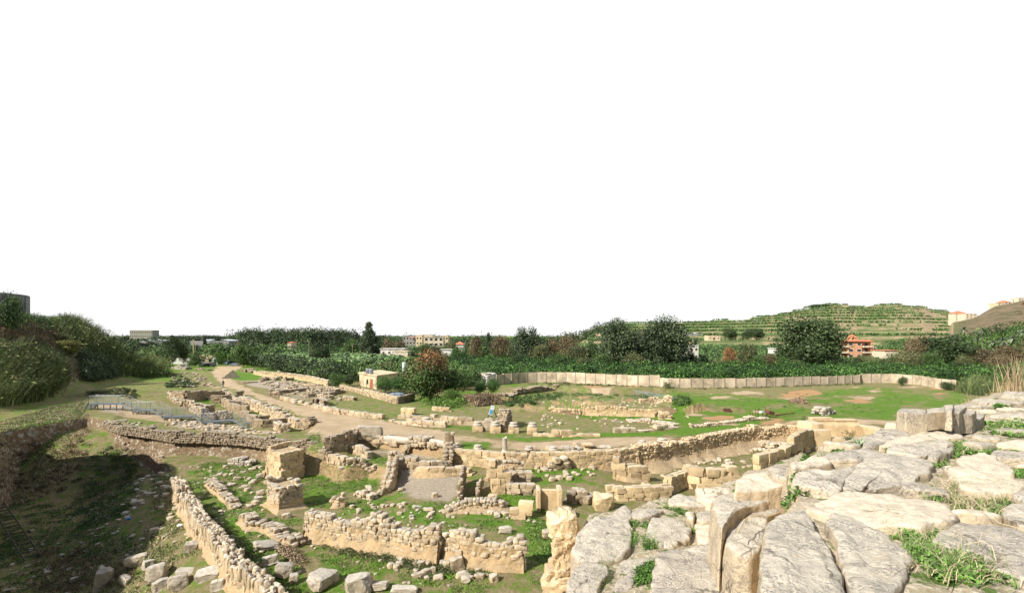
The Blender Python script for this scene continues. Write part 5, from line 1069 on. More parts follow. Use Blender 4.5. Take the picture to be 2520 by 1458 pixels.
def clumps_crown(mb, nc, nl, leaf, shape='round', seed=0, tone=(.55, 1.35), droop=0, mat=0):
    """crown in a unit box: x, y in -0.5..0.5, z 0..1"""
    global rng
    old = rng; rng = np.random.default_rng(seed+900)
    C = []; Rr = []
    while len(C) < nc:
        p = rng.uniform(-1, 1, 3)
        z = (p[2]+1)/2
        if shape == 'round': lim = math.sqrt(max(0, 1-p[2]**2)); rad = .27
        elif shape == 'euc': lim = (.55+.45*math.sin(z*math.pi*.9+.4))*(1+.25*math.sin(7*math.atan2(p[1], p[0])+seed)); rad = .20
        elif shape == 'spire': z = z**1.0; lim = (1-z)**.8*.9+.12; rad = .13
        elif shape == 'column': lim = min(1, (1-z)*3.5)*min(1, .5+z*2)*.9; rad = .2
        elif shape == 'flat': lim = math.sqrt(max(0, 1-(p[2]*.9)**2)); rad = .24
        r = math.hypot(p[0], p[1])
        if shape in ('spire', 'column') and r < 1: p[0] *= lim*.8; p[1] *= lim*.8
        elif r > lim*.78: continue
        if shape in ('round', 'flat') and r < lim*.35 and abs(p[2]) < .5: continue
        C.append((p[0]*.42, p[1]*.42, .12+z*.76)); Rr.append(rad*rng.uniform(.55, 1.15)*(1 if shape not in ('spire', 'column') else .6+.45*lim))
    for c, r in zip(C, Rr):
        # leaves concentrated on each clump's shell; every clump has its own tone
        k = nl; rd = rng.normal(size=(k, 3)); rd /= np.linalg.norm(rd, axis=1)[:, None]; rr = r*rng.uniform(.55, 1.08, (k, 1))
        p = np.array(c)+rd*rr*np.array([1, 1, .8]); p[:, 2] -= droop*rng.uniform(0, 1, k)**2*r
        nr = rd+rng.normal(0, .55, (k, 3)); nr /= np.linalg.norm(nr, axis=1)[:, None]
        a = np.cross(nr, rng.normal(size=(k, 3))); a /= np.linalg.norm(a, axis=1)[:, None]; b = np.cross(nr, a); s = leaf*rng.uniform(.6, 1.5, (k, 1))
        V = np.stack([p-a*s, p+b*s*.6, p+a*s, p-b*s*.6], 1).reshape(-1, 3)
        tt = rng.uniform(.75, 1.2)*rng.uniform(tone[0], tone[1], k)
        mb.add(V, q=np.arange(4*k).reshape(-1, 4), tone=np.repeat(tt, 4), mat=mat)
    rng = old
CROWN = {}
def crown_mesh(shape, v, leaf, mat):
    k = (shape, v, mat)
    if k not in CROWN:
        mb = MB(); cfg = {'round': (44, 170), 'euc': (85, 170), 'spire': (100, 90), 'column': (50, 110), 'flat': (40, 150)}[shape]
        clumps_crown(mb, cfg[0], cfg[1], leaf, shape, v*7+len(shape), droop=.5 if shape == 'euc' else 0)
        CROWN[k] = mb.mesh('crown', MAT['leaf_'+mat])
    return CROWN[k]
TRUNK = {}
def trunk_mesh(v, mat='bark', limbs=7, top=.75):
    k = (v, mat, top)
    if k not in TRUNK:
        r0 = random.Random(v); mb = MB(); p = np.array([0, 0, -.03]); segs = [p]; 
        for i in range(5): p = p+np.array([r0.uniform(-.03, .03), r0.uniform(-.03, .03), top/5]); segs.append(p)
        for i in range(5): mb.bar(segs[i], segs[i+1], .035*(1-i*.16), r2=.035*(1-(i+1)*.16), n=7)
        for i in range(limbs):
            s = segs[1+i % 4]; a = r0.uniform(0, 6.28); q = s+np.array([math.cos(a)*.22, math.sin(a)*.22, r0.uniform(.15, .3)]); mb.bar(s, q, .014, r2=.006, n=5)
            mb.bar(q, q+np.array([math.cos(a+.6)*.12, math.sin(a+.6)*.12, .12]), .006, r2=.003, n=4)
        TRUNK[k] = mb.mesh('trunk', MAT[mat])
    return TRUNK[k]
def tree(u, y, vtop, wpx, shape, mat, label, group=None, base=.12, name='tree', v=None, bark='bark', z=None, hmin=2.0):
    g = at(u, y) if z is None else np.array([(u-CX)*y/F, y, z]); Ht = max(hmin, CAMZ+(HZ-vtop)*y/F-g[2]); W = wpx*y/F
    v = rng.integers(4) if v is None else v
    r = empty(name, g, 0); tag(r, label, 'tree' if name != 'shrub' else 'shrub', group)
    t = link('trunk', trunk_mesh(int(v), bark), r); t.scale = (max(W*.55, Ht*.28),)*2+(Ht,); 
    c = link('crown', crown_mesh(shape, int(v), {'euc': .0165, 'spire': .016, 'column': .016}.get(shape, .018), mat), r)
    c.location = (0, 0, Ht*base); k_ = 1.5 if shape in ('euc', 'spire', 'column') else 1.12; c.scale = (W*k_, W*k_, Ht*(1-base)*1.06); c.rotation_euler = (0, 0, rng.uniform(0, 6))
    return r
TR = [
 (424, 210, 826, 44, 'column', 'dark', 'tall dark poplar like tree standing behind the white container'),
 (452, 215, 842, 26, 'round', 'olive', 'pale bushy tree beside the yellow pole'),
 (480, 205, 868, 40, 'flat', 'mid', 'low leafy bush between the white container and the guard house'),
 (504, 240, 826, 16, 'spire', 'dark', 'thin dark conifer behind the guard house'),
 (533, 235, 842, 50, 'round', 'mid', 'wide green tree behind the guard house roof'),
 (541, 212, 862, 24, 'round', 'fresh', 'small green tree at the corner of the guard house'),
 (586, 240, 838, 20, 'spire', 'russet', 'thin reddish conifer between the guard house and the round tree'),
 (600, 205, 845, 54, 'round', 'mid', 'large round crowned tree by the parked silver car'),
 (640, 260, 842, 34, 'round', 'dark', 'dark tree behind the large round crowned tree'),
 (786, 190, 838, 56, 'flat', 'dark', 'spreading dark tree rising from the banana plantation'),
 (833, 330, 814, 18, 'column', 'dark', 'small dark tree poking above the far tree line'),
 (862, 250, 832, 40, 'round', 'mid', 'green tree at the far end of the orchard'),
 (908, 250, 790, 46, 'spire', 'euc', 'tall pointed cypress towering over the orchard'),
 (925, 252, 826, 30, 'column', 'dark', 'dark shorter cypress touching the tall pointed one'),
 (896, 248, 832, 24, 'column', 'euc', 'stubby cypress at the foot of the tall pointed one'),
 (955, 265, 834, 34, 'round', 'brown', 'brown leafless looking tree right of the cypresses'),
 (985, 262, 836, 34, 'round', 'brown', 'second brown tree, nearer the pale village buildings'),
 (1045, 230, 842, 40, 'round', 'mid', 'green tree in front of the unfinished concrete building'),
 (1075, 235, 850, 46, 'round', 'dark', 'dark tree in front of the pale village buildings'),
 (1113, 240, 838, 34, 'round', 'olive', 'grey green tree right of the pale village buildings'),
 (1130, 225, 852, 40, 'round', 'citrus', 'bright green tree below the village sheds'),
 (1172, 235, 826, 38, 'column', 'brown', 'brown upright tree in the middle distance'),
 (1202, 250, 818, 20, 'column', 'dark', 'slim dark tree between two brown trees'),
 (1232, 230, 822, 50, 'round', 'brown', 'broad brown tree left of the tall eucalyptus'),
 (1262, 225, 846, 40, 'round', 'olive', 'olive bush at the foot of the tall eucalyptus'),
 (1297, 215, 801, 54, 'euc', 'euc', 'tall eucalyptus with a rounded top standing left of centre group'),
 (1330, 210, 846, 56, 'round', 'olive', 'olive coloured tree at the foot of the eucalyptus'),
 (1360, 220, 834, 44, 'round', 'brown', 'brown tree right of the eucalyptus'),
 (1400, 215, 823, 60, 'round', 'brown', 'wide brownish tree under the slope of the hill'),
 (1420, 200, 848, 60, 'round', 'olive', 'yellow green tree in front of the wide brownish tree'),
 (1455, 205, 836, 44, 'round', 'dark', 'dark green tree touching the big eucalyptus pair'),
 (1522, 185, 784, 84, 'euc', 'euc', 'big dark eucalyptus, left one of the big pair'),
 (1582, 195, 812, 56, 'round', 'euc', 'grey green tree filling the gap between the big eucalyptus pair'),
 (1640, 180, 778, 98, 'euc', 'euc', 'big dark eucalyptus, right one of the big pair'),
 (1560, 172, 868, 60, 'round', 'olive', 'leafy light bush at the foot of the big eucalyptus pair'),
 (1692, 185, 862, 44, 'round', 'dark', 'dark round tree right of the big eucalyptus pair'),
 (1728, 182, 876, 42, 'round', 'dark', 'low dark tree below the white rubble house'),
 (1795, 188, 852, 40, 'column', 'russet', 'reddish brown tree before the hill fields'),
 (1840, 175, 842, 52, 'round', 'olive', 'thin grey branched tree before the hill fields'),
 (1862, 172, 872, 46, 'round', 'mid', 'green bushy tree in front of the thin grey tree'),
 (1893, 176, 870, 38, 'round', 'brown', 'brown tree left of the small white house'),
 (1925, 180, 874, 44, 'round', 'mid', 'green tree below the small white house'),
 (1992, 180, 772, 120, 'euc', 'dark', 'huge dark rounded tree left of the orange apartment building'),
 (1990, 176, 838, 90, 'round', 'dark', 'lower dark crown hugging the huge rounded tree'),
 (2052, 215, 828, 34, 'round', 'euc', 'grey tree touching the left side of the orange building'),
 (2085, 172, 882, 54, 'round', 'dark', 'dark low tree in front of the orange building'),
 (2128, 180, 872, 50, 'round', 'olive', 'yellowish tree in front of the orange building'),
 (2170, 178, 880, 50, 'round', 'olive', 'grey green tree right of the orange building'),
 (2205, 190, 868, 44, 'round', 'mid', 'green tree below the red roofed shed'),
 (2258, 185, 826, 64, 'round', 'brown', 'brown green tree beside the big dark tree'),
 (2232, 172, 862, 60, 'round', 'olive', 'olive green tree in front of the brown green one'),
 (2330, 178, 818, 92, 'euc', 'dark', 'big dark spreading tree behind the end of the boundary wall'),
 (2425, 170, 855, 84, 'round', 'brown', 'wide reddish brown tree right of the big dark spreading tree'),
 (2372, 168, 872, 46, 'round', 'olive', 'dull tree between the big dark and the reddish brown tree'),
 (2500, 165, 846, 84, 'round', 'brown', 'dark brown tree at the right end of the tree row'),
 (1797, 400, 806, 36, 'round', 'dark', 'dark tree beside the stone farmhouse on the hill'),
 (1838, 405, 810, 26, 'round', 'dark', 'small dark tree on the hill right of the farmhouse'),
 (1862, 400, 806, 38, 'round', 'dark', 'broad dark tree on the hill terraces'),
 (2015, 690, 748, 52, 'flat', 'dark', 'flat topped dark clump of trees on the crest of the hill'),
 (1057, 101, 856, 96, 'round', 'russet', 'big spreading tree with rusty red top leaves beside the stone house'),
 (1050, 99, 885, 110, 'round', 'mid', 'dense green lower tree under the rusty topped one'),
 (1118, 103, 905, 70, 'round', 'mid', 'round dark green bush tree right of the rusty topped one'),
 (1010, 112, 900, 54, 'round', 'olive', 'leafy tree left of the rusty topped tree'),
 (948, 112, 926, 52, 'round', 'citrus', 'dense orange tree in front of the stone house'),
 (985, 110, 924, 50, 'round', 'citrus', 'second orange tree right of the stone house wall'),
 (945, 150, 892, 52, 'flat', 'russet', 'low reddish shrub just behind the stone house roof'),
 (828, 124, 915, 38, 'round', 'mid', 'bushy dark tree at the corner of the garden below the plantation'),
 (860, 128, 918, 32, 'round', 'dark', 'small dark tree left of the stone house'),
 (1183, 108, 935, 32, 'round', 'citrus', 'small round citrus tree in front of the white roofed shed'),
 (1214, 110, 930, 34, 'round', 'citrus', 'small round citrus tree right of the white roofed shed'),
 (1148, 118, 918, 50, 'round', 'mid', 'dark leafy tree left of the white roofed shed'),
 (1112, 96, 956, 46, 'flat', 'fresh', 'low bright shrub at the foot of the big tree mass'),
 (1480, 176, 868, 50, 'round', 'mid', 'low green tree just left of the big eucalyptus pair'),
 (1440, 172, 876, 46, 'round', 'olive', 'pale olive shrub tree behind the left part of the boundary wall'),
 (1375, 178, 868, 52, 'round', 'mid', 'mid green tree between the brown trees and the orchard'),
 (1275, 185, 866, 44, 'round', 'dark', 'dark shrub tree under the tall eucalyptus'),
 (1760, 178, 882, 40, 'round', 'olive', 'low olive tree between the reddish brown and the dark low tree'),
 (1958, 172, 884, 46, 'round', 'olive', 'low yellowish tree under the huge dark rounded tree'),
 (2290, 170, 866, 50, 'round', 'mid', 'green tree filling the gap beside the big dark spreading tree'),
 (2455, 160, 872, 60, 'round', 'brown', 'dull brown tree in front of the palms at the right'),
 (2145, 172, 886, 44, 'round', 'mid', 'low green tree behind the middle of the boundary wall'),
 (1235, 170, 880, 60, 'round', 'citrus', 'broad green orchard tree behind the shaded wall corner'),
 (2222, 128, 926, 22, 'round', 'dark', 'small dark bush standing before the boundary wall'),
 (2332, 118, 938, 34, 'round', 'dark', 'round dark bush at the end of the boundary wall'),
 (22, 118, 722, 60, 'round', 'mid', 'big bush on the hill top in front of the grey tank'),
]
for u, y, vt, wp, sh, mt, lb in TR:
    tree(u, y, vt, wp, sh, mt, lb, base=.02 if wp > Ht_ else .12) if False else tree(u, y, vt, wp, sh, mt, lb, base=.03 if sh in ('round', 'flat') else .08, bark='bark_pale' if mt == 'euc' else 'bark')
# palms
def palm(u, y, vtop, label, group='palms at the foot of the brown hill', nfr=26, fl=3.2):
    g = at(u, y); Ht = CAMZ+(HZ-vtop)*y/F-g[2]-1.0
    r = empty('palm_tree', g); tag(r, label, 'palm', group)
    mb = MB(); mb.bar((0, 0, -.3), (0, 0, Ht), .28, r2=.22, n=8); mb.obj('trunk', MAT['palm_bark'], r)
    mb = MB()
    for i in range(nfr):
        a = rng.uniform(0, 6.28); el = rng.uniform(-.5, 1.3); p = np.array([0, 0, Ht]); d = np.array([math.cos(a)*math.cos(el), math.sin(a)*math.cos(el), math.sin(el)]); sd = np.array([-math.sin(a), math.cos(a), 0]); V = []
        for j in range(6):
            f = j/5; q = p+d*fl*f+np.array([0, 0, -1.5*f*f]); wd = .42*math.sin(math.pi*min(1, f*.85+.12)); V += [q-sd*wd+np.array([0, 0, -.22*wd]), q, q+sd*wd+np.array([0, 0, -.22*wd])]
        mb.add(V, q=[(j*3+k, j*3+k+1, j*3+k+4, j*3+k+3) for j in range(5) for k in range(2)], tone=rng.uniform(.6, 1.3))
    mb.obj('frond_crown', MAT['leaf_palm'], r)
for i, (u, y, vt, lb) in enumerate([
 (1716, 290, 833, 'palm tree beside the white rubble house'), (2346, 300, 828, 'short palm behind the big dark spreading tree'), (2372, 310, 806, 'tall pale palm, first above the tree row'),
 (2420, 300, 808, 'tall palm standing above the reddish brown tree'), (2405, 260, 830, 'bushy palm in front of the tall palm'), (2445, 250, 836, 'low spreading palm in the middle of the palm grove'),
 (2470, 255, 832, 'palm with wide fronds right of the low spreading palm'), (2492, 265, 826, 'palm near the right edge of the grove'), (2515, 270, 812, 'tall palm at the very edge of the grove'),
 (625, 250, 838, 'palm with brown hanging fronds behind the round tree'), (2380, 250, 846, 'dark low palm just behind the tree row')]):
    palm(u, y, vt, lb, None)
# masses: orchard, plantation, reeds, far wood
def mass_points(poly, n, seed=0):
    P = np.array(poly); lo, hi = P.min(0), P.max(0); r_ = np.random.default_rng(seed); out = np.zeros((0, 2))
    while len(out) < n:
        q = r_.uniform(lo, hi, (n*2, 2)); out = np.vstack([out, q[sdf(q[:, 0], q[:, 1], P) > 0]])
    return out[:n]
def canopy(label, poly, n, W, Hh, mat, leaf=.30, nl=110, name='orchard', seed=1, vary=.35, shell=.5, kind='stuff', toneL=(.5, 1.4)):
    """many low crowns whose leaves sit on a lumpy dome; one mass nobody could count"""
    pts = mass_points(poly, n, seed); z = height(pts[:, 0], pts[:, 1], False); mb = MB(); r_ = np.random.default_rng(seed+5)
    k = n*nl; sc = np.repeat(r_.uniform(1-vary, 1+vary, n), nl); c = np.repeat(np.column_stack([pts, z]), nl, 0)
    rd = r_.normal(size=(k, 3)); rd /= np.linalg.norm(rd, axis=1)[:, None]; rd[:, 2] = np.abs(rd[:, 2])*1.1-.15
    lump = 1+.24*np.sin(rd[:, 0]*7+sc*40)*np.sin(rd[:, 1]*7+sc*23)
    p = c+rd*np.column_stack([W/2*sc*lump, W/2*sc*lump, Hh*.55*sc*lump]); p[:, 2] += Hh*.42*sc
    nr = rd+r_.normal(0, .5, (k, 3)); nr /= np.linalg.norm(nr, axis=1)[:, None]; a = np.cross(nr, r_.normal(size=(k, 3))); a /= np.linalg.norm(a, axis=1)[:, None]; b = np.cross(nr, a)
    s = leaf*r_.uniform(.6, 1.5, (k, 1)); V = np.stack([p-a*s, p+b*s*.6, p+a*s, p-b*s*.6], 1).reshape(-1, 3)
    tt = np.repeat(r_.uniform(.55, 1.35, n), nl)*r_.uniform(*toneL, k)
    mb.add(V, q=np.arange(4*k).reshape(-1, 4), tone=np.repeat(tt, 4)); b0 = pts.mean(0)
    return tag(mb.obj(name, MAT['leaf_'+mat], base=(b0[0], b0[1], 0)), label, 'orchard', kind=kind)
def band(pts, z=0): return DD(pts, z)
ORCH = [(-5, 140), (3, 145), (16, 145.5), (40, 141), (70, 140), (100, 141), (116, 132), (132, 128), (165, 160), (172, 178), (110, 176), (40, 180), (0, 232), (-30, 232), (-60, 200), (-42, 160), (-20, 136), (-9, 135)]
canopy('dense citrus orchard canopy filling the ground beyond the boundary wall', ORCH, 1050, 4.8, 3.5, 'citrus', leaf=.21, nl=230, seed=3, vary=.40, toneL=(.35, 1.4))
canopy('strip of brighter orchard crowns right behind the boundary wall', [(3, 142), (16, 142.6), (40, 138), (70, 137), (98, 138.5), (114, 129), (120, 130), (102, 144), (70, 143), (40, 144), (16, 148), (4, 148)], 260, 3.4, 3.2, 'citrus', leaf=.18, nl=240, seed=13, toneL=(.4, 1.5), vary=.3)
canopy('garden trees massed between the stone house and the plantation', [(-52, 143), (-44, 139), (-26, 138), (-18, 122), (-10, 122), (-6, 130), (-20, 150), (-50, 165), (-62, 152)], 230, 5.0, 4.0, 'mid', leaf=.26, nl=120, seed=8)
canopy('hedge of dark trees lining the road behind the wire fence', [(-104, 206), (-92, 188), (-76, 168), (-60, 150), (-50, 136), (-46, 140), (-54, 156), (-70, 174), (-86, 194), (-98, 212)], 190, 5.2, 4.4, 'dark', leaf=.26, nl=130, seed=9)
canopy('dark mixed wood behind the citrus orchard on the plain', [(-190, 260), (-60, 236), (0, 240), (22, 240), (30, 330), (-200, 340)], 520, 9, 5.6, 'mid', leaf=.36, nl=170, seed=4, name='far_wood')
canopy('brownish scrub and tree belt before the hill', [(45, 182), (110, 178), (172, 180), (180, 190), (110, 190), (50, 194)], 120, 4.5, 3.0, 'brown', leaf=.4, nl=110, seed=5, name='far_wood')
canopy('far dark tree line on the horizon of the plain', [(-520, 560), (-260, 400), (-60, 390), (60, 400), (120, 520), (-100, 700), (-700, 1000)], 1500, 13, 9.5, 'dark', leaf=.62, nl=130, seed=6, name='far_wood', vary=.5)
canopy('dark trees massed on the plain left of the plantation', [(-235, 330), (-150, 225), (-112, 216), (-96, 238), (-140, 300), (-160, 400)], 230, 8, 6.0, 'mid', leaf=.5, nl=110, seed=16, name='far_wood')
canopy('raised grove of dark trees on the skyline above the plantation', [(-260, 470), (-215, 430), (-150, 425), (-150, 520), (-250, 540)], 330, 12, 15.5, 'dark', leaf=.55, nl=230, seed=17, name='far_wood', vary=.35)
canopy('bushes on the ground between the palm grove and the brown hill', [(190, 215), (215, 212), (300, 270), (330, 330), (240, 330), (205, 270)], 260, 8, 5.0, 'mid', leaf=.45, nl=110, seed=18, name='far_wood')
# banana plantation: rows of arching leaves
def bananas(label, poly, n, hgt, seed, name='banana_plantation', lw=.28, nl=7, mat='banana', zf=None, mask=None):
    pts = mass_points(poly, n, seed)
    if mask is not None: pts = pts[mask(pts[:, 0], pts[:, 1])]
    n = len(pts); z = height(pts[:, 0], pts[:, 1], False); r_ = np.random.default_rng(seed+3); k = n*nl
    c = np.repeat(np.column_stack([pts, z]), nl, 0); a = r_.uniform(0, 2*np.pi, k); h = hgt*np.repeat(r_.uniform(.75, 1.15, n), nl)*r_.uniform(.8, 1.1, k); L = hgt*.55*r_.uniform(.7, 1.2, k)
    dx, dy = np.cos(a), np.sin(a); V = []
    for f, zz, w_ in ((0, .02, .18), (.35, .92, 1.0), (.75, .95, .9), (1.1, .62, .1)):
        x = c[:, 0]+dx*L*f; y = c[:, 1]+dy*L*f; q = c[:, 2]+h*zz
        V.append(np.stack([np.stack([x-dy*lw*w_*hgt/3, y+dx*lw*w_*hgt/3, q], 1), np.stack([x+dy*lw*w_*hgt/3, y-dx*lw*w_*hgt/3, q], 1)], 1))
    V = np.stack(V, 1).reshape(-1, 3); b = np.arange(k)*8; q = np.concatenate([np.stack([b+2*j, b+2*j+1, b+2*j+3, b+2*j+2], 1) for j in range(3)])
    mb = MB(); mb.add(V, q=q, tone=np.repeat(r_.uniform(.5, 1.35, k), 8)); b0 = pts.mean(0)
    return tag(mb.obj(name, MAT['leaf_'+mat], base=(b0[0], b0[1], 0)), label, 'plantation', kind='stuff')
bananas('sunlit banana plantation filling the plain beyond the road and fence', [(-112, 214), (-94, 205), (-60, 162), (-44, 168), (-36, 190), (-62, 236), (-120, 300), (-165, 300)], 2600, 4.2, 21, lw=.5, nl=8)
def hill_mask(x, y):
    h = height(x, y, False); e = 2.5; h2 = height(x, y+e, False); h1 = height(x, y-e, False); sl = (h2-h1)/(2*e)
    return (sl < .085) & (fbm(x, y, 45, 400, 3) < .12) & ((x/y*F+CX) < 2335)
bananas('rows of banana plants on the terraces of the hill', [(20, 345), (90, 340), (300, 335), (350, 400), (640, 720), (150, 720), (40, 500)], 14500, 2.2, 22, name='terrace_crop', lw=.75, nl=6, mask=hill_mask)
bananas('green field of crops at the foot of the hill', [(45, 196), (110, 192), (185, 192), (215, 262), (290, 335), (60, 340), (30, 250)], 5200, 1.8, 23, name='crop_field', lw=.5, nl=7)
canopy('scattered shrubs on the brown hillside', [(250, 270), (420, 420), (560, 420), (430, 250), (300, 250)], 200, 4, 2.4, 'brown', leaf=.45, nl=50, seed=24, name='hill_scrub')
# ------------------------------------------------------------------ left hill: reeds and bushes
def reeds(label, pts, hgt, leanx=.45, n=18, mat='reed', plume=.25, w=.05, seed=1):
    global rng
    old = rng; rng = np.random.default_rng(seed); z = height(pts[:, 0], pts[:, 1], False); c = np.column_stack([pts, z-.2]); mb = MB()
    for hk, i0 in ((.75, 0), (1.0, 1), (1.3, 2)): blades(mb, c[i0::3], int(n*2.3), hgt*hk, w*.72, .20, lean=(leanx*.8, .05), tone=(.4, 1.35), rad=.85, droop=.10, seg=3)
    # leaves along the stalks
    n0 = n; n = max(3, int(n*.22)); k = len(c)*n; cc = np.repeat(c, n, 0); f = rng.uniform(.25, .95, k); p = cc+np.column_stack([rng.normal(0, .8, k)+leanx*hgt*f**1.6, rng.normal(0, .8, k), hgt*f])
    a = rng.uniform(0, 6.28, k); L = rng.uniform(.5, 1.0, k)*hgt*.24; d = np.column_stack([np.cos(a)+.6, np.sin(a), rng.uniform(-.5, .6, k)])*L[:, None]; s = np.column_stack([-np.sin(a), np.cos(a), 0*a])*w*.6
    V = np.stack([p-s, p+s, p+d*.6+s+[0, 0, .1], p+d+[0, 0, -.25]], 1).reshape(-1, 3); mb.add(V, q=np.arange(4*k).reshape(-1, 4), tone=np.repeat(rng.uniform(.5, 1.5, k), 4))
    m = int(len(c)*n*plume*.12)
    if m:
        i = rng.integers(len(c), size=m); p = c[i]+np.column_stack([rng.normal(0, .6, m)+leanx*hgt, rng.normal(0, .6, m), hgt*rng.uniform(.85, 1.05, m)])
        e = p+np.column_stack([rng.uniform(.2, .6, m), rng.normal(0, .1, m), rng.uniform(.2, .6, m)]); w2 = .07
        V = np.stack([p+[0, 0, -w2], (p+e)/2+[0, 0, w2], e, (p+e)/2+[0, 0, -w2]], 1).reshape(-1, 3); mb.add(V, q=np.arange(4*m).reshape(-1, 4), tone=np.repeat(rng.uniform(.7, 1.3, m), 4), mat=1)
    rng = old; b = pts.mean(0)
    return tag(mb.obj('reeds', [MAT['leaf_'+mat], MAT['leaf_plume']], base=(b[0], b[1], 0)), label, 'reeds', kind='stuff')
def hpoly(pts, n, seed):
    """points spread over what a photo outline covers of the hill"""
    r_ = np.random.default_rng(seed); P = np.array(pts, float); lo, hi = P.min(0), P.max(0); out = []
    while len(out) < n:
        q = r_.uniform(lo, hi)
        if sdf(np.array([q[0]]), np.array([q[1]]), P)[0] > 0: g = G(q[0], q[1]); out.append(g[:2])
    return np.array(out)
hb = lambda pts: UU('a', pts)
reeds('tall green cane reeds leaning over the lower left slope', hpoly(hb([(-100, 800), (250, 800), (480, 900), (600, 1000), (560, 1150), (420, 1250), (-100, 1300)]), 260, 1), 4.2, .5, 20, plume=.45, w=.055, seed=31)
reeds('sunlit reeds with straw coloured plumes on the far end of the hill', hpoly(hb([(1250, 600), (1400, 560), (1620, 700), (1720, 820), (1780, 900), (1560, 950), (1350, 900), (1240, 760)]), 200, 2), 4.0, .42, 20, plume=1.2, w=.06, seed=32)
reeds('dense reeds on the crest and middle of the hill', hpoly(hb([(830, 520), (1000, 560), (1250, 580), (1260, 720), (1240, 900), (1000, 830), (860, 720)]), 190, 3), 3.8, .25, 20, plume=.6, w=.06, seed=33)
reeds('reeds standing along the skyline of the hill', hpoly(hb([(640, 400), (830, 390), (1000, 500), (1150, 470), (1300, 560), (1100, 560), (800, 500), (640, 480)]), 150, 4), 3.0, .12, 20, plume=.12, w=.07, seed=34)
reeds('reeds in the shade at the foot of the hill', hpoly(hb([(1100, 900), (1500, 930), (1780, 950), (1780, 1010), (1500, 1020), (1200, 1000)]), 120, 5), 2.6, .3, 18, plume=.0, w=.06, seed=35)
def bushmass(label, pts, n, W, Hh, mat, seed, leaf=.12, nl=150, name='bush_cover', cat='bushes'):
    p = hpoly(pts, n, seed); z = height(p[:, 0], p[:, 1], False); r_ = np.random.default_rng(seed+5); k = n*nl; sc = np.repeat(r_.uniform(.6, 1.3, n), nl); c = np.repeat(np.column_stack([p, z]), nl, 0)
    rd = r_.normal(size=(k, 3)); rd /= np.linalg.norm(rd, axis=1)[:, None]; rd[:, 2] = np.abs(rd[:, 2]); q = c+rd*np.column_stack([W/2*sc, W/2*sc, Hh*sc])*r_.uniform(.6, 1.05, (k, 1))
    a = r_.normal(size=(k, 3)); a /= np.linalg.norm(a, axis=1)[:, None]; b = np.cross(rd+r_.normal(0, .4, (k, 3)), a); b /= np.linalg.norm(b, axis=1)[:, None]; s = leaf*r_.uniform(.6, 1.5, (k, 1))
    V = np.stack([q-a*s, q+b*s*.6, q+a*s, q-b*s*.6], 1).reshape(-1, 3); mb = MB(); mb.add(V, q=np.arange(4*k).reshape(-1, 4), tone=np.repeat(np.repeat(r_.uniform(.75, 1.2, n), nl)*r_.uniform(.55, 1.35, k), 4)); b0 = p.mean(0)
    return tag(mb.obj(name, MAT['leaf_'+mat], base=(b0[0], b0[1], 0)), label, cat, kind='stuff')
bushmass('broad leaved bushes covering the upper slope of the left hill', hb([(-100, 330), (180, 320), (600, 380), (650, 480), (400, 470), (200, 450), (-100, 460)]), 150, 2.6, 2.0, 'mid', 41)
bushmass('brown dry scrub across the middle of the left hill', hb([(-100, 460), (250, 450), (560, 520), (800, 600), (560, 640), (520, 780), (300, 750), (60, 640), (-100, 640)]), 300, 2.6, 1.6, 'brown', 42, leaf=.10)
bushmass('dark brush along the skyline below the grey tank', hb([(180, 230), (400, 265), (600, 310), (800, 330), (820, 380), (600, 370), (200, 320)]), 110, 2.4, 1.5, 'brown', 43)
bushmass('green creeping bushes between the reeds and the cliff', hb([(420, 700), (560, 800), (640, 850), (620, 1080), (480, 1150), (560, 960), (400, 820)]), 170, 2.6, 1.8, 'mid', 44)
bushmass('dark brush in the hollow at the centre of the hill', hb([(840, 830), (1080, 850), (1240, 900), (1250, 1020), (1000, 1060), (860, 1060)]), 170, 3.2, 3.2, 'dark', 45, leaf=.14, nl=170)
bushmass('pale dry shrub spilling down the cliff edge', hb([(620, 860), (720, 850), (830, 950), (800, 1070), (700, 1060), (640, 980)]), 40, 2.2, 1.6, 'drybush', 46, leaf=.09, nl=190)
tree_ = lambda *a, **k: None
g = G(*U('a', (690, 780)))
r = empty('shrub', g); tag(r, 'rounded yellow green shrub in the middle of the left hill', 'shrub')
link('trunk', trunk_mesh(1), r).scale = (3, 3, 3); c_ = link('crown', crown_mesh('flat', 1, .022, 'yellowbush'), r); c_.scale = (7.5, 6, 4.2)
bushmass('low brush and rubble covered slope left of the road', UU('b', [(0, 640), (150, 640), (330, 730), (300, 770), (0, 770)]), 60, 1.6, .5, 'dark', 47, leaf=.10)
bushmass('grassy dry mound behind the walkway', hb([(900, 1180), (1300, 1130), (1450, 1180), (1430, 1240), (1250, 1210), (950, 1200)]), 80, 1.3, .5, 'olive', 48, leaf=.09)
bushmass('leafy plants on the trench edges in the field', UU('d', [(40, 930), (250, 900), (560, 890), (580, 920), (300, 990), (60, 1000)]), 60, 1.4, .7, 'mid', 49, leaf=.10, nl=90)
bushmass('leafy weeds beside the metal frame shelter', UU('d', [(1670, 950), (1822, 930), (1822, 990), (1700, 990)]), 34, 1.6, 1.0, 'mid', 50, leaf=.10, nl=90)
bushmass('low weeds along the near side of the field banks', UU('d', [(500, 860), (1100, 890), (1500, 880), (1500, 930), (1000, 920), (600, 910)]), 60, 1.3, .35, 'mid', 51, leaf=.09, nl=60)
bushmass('green bushes below the rusty topped tree', UU('c', [(900, 850), (1100, 860), (1350, 870), (1350, 930), (1150, 945), (940, 900)]), 60, 2.2, 1.2, 'fresh', 52, leaf=.12, nl=110)
bushmass('dry heap of cut brush at the field corner', UU('c', [(1330, 850), (1550, 820), (1680, 840), (1660, 900), (1450, 920)]), 70, 1.8, .8, 'drybush', 53, leaf=.10)
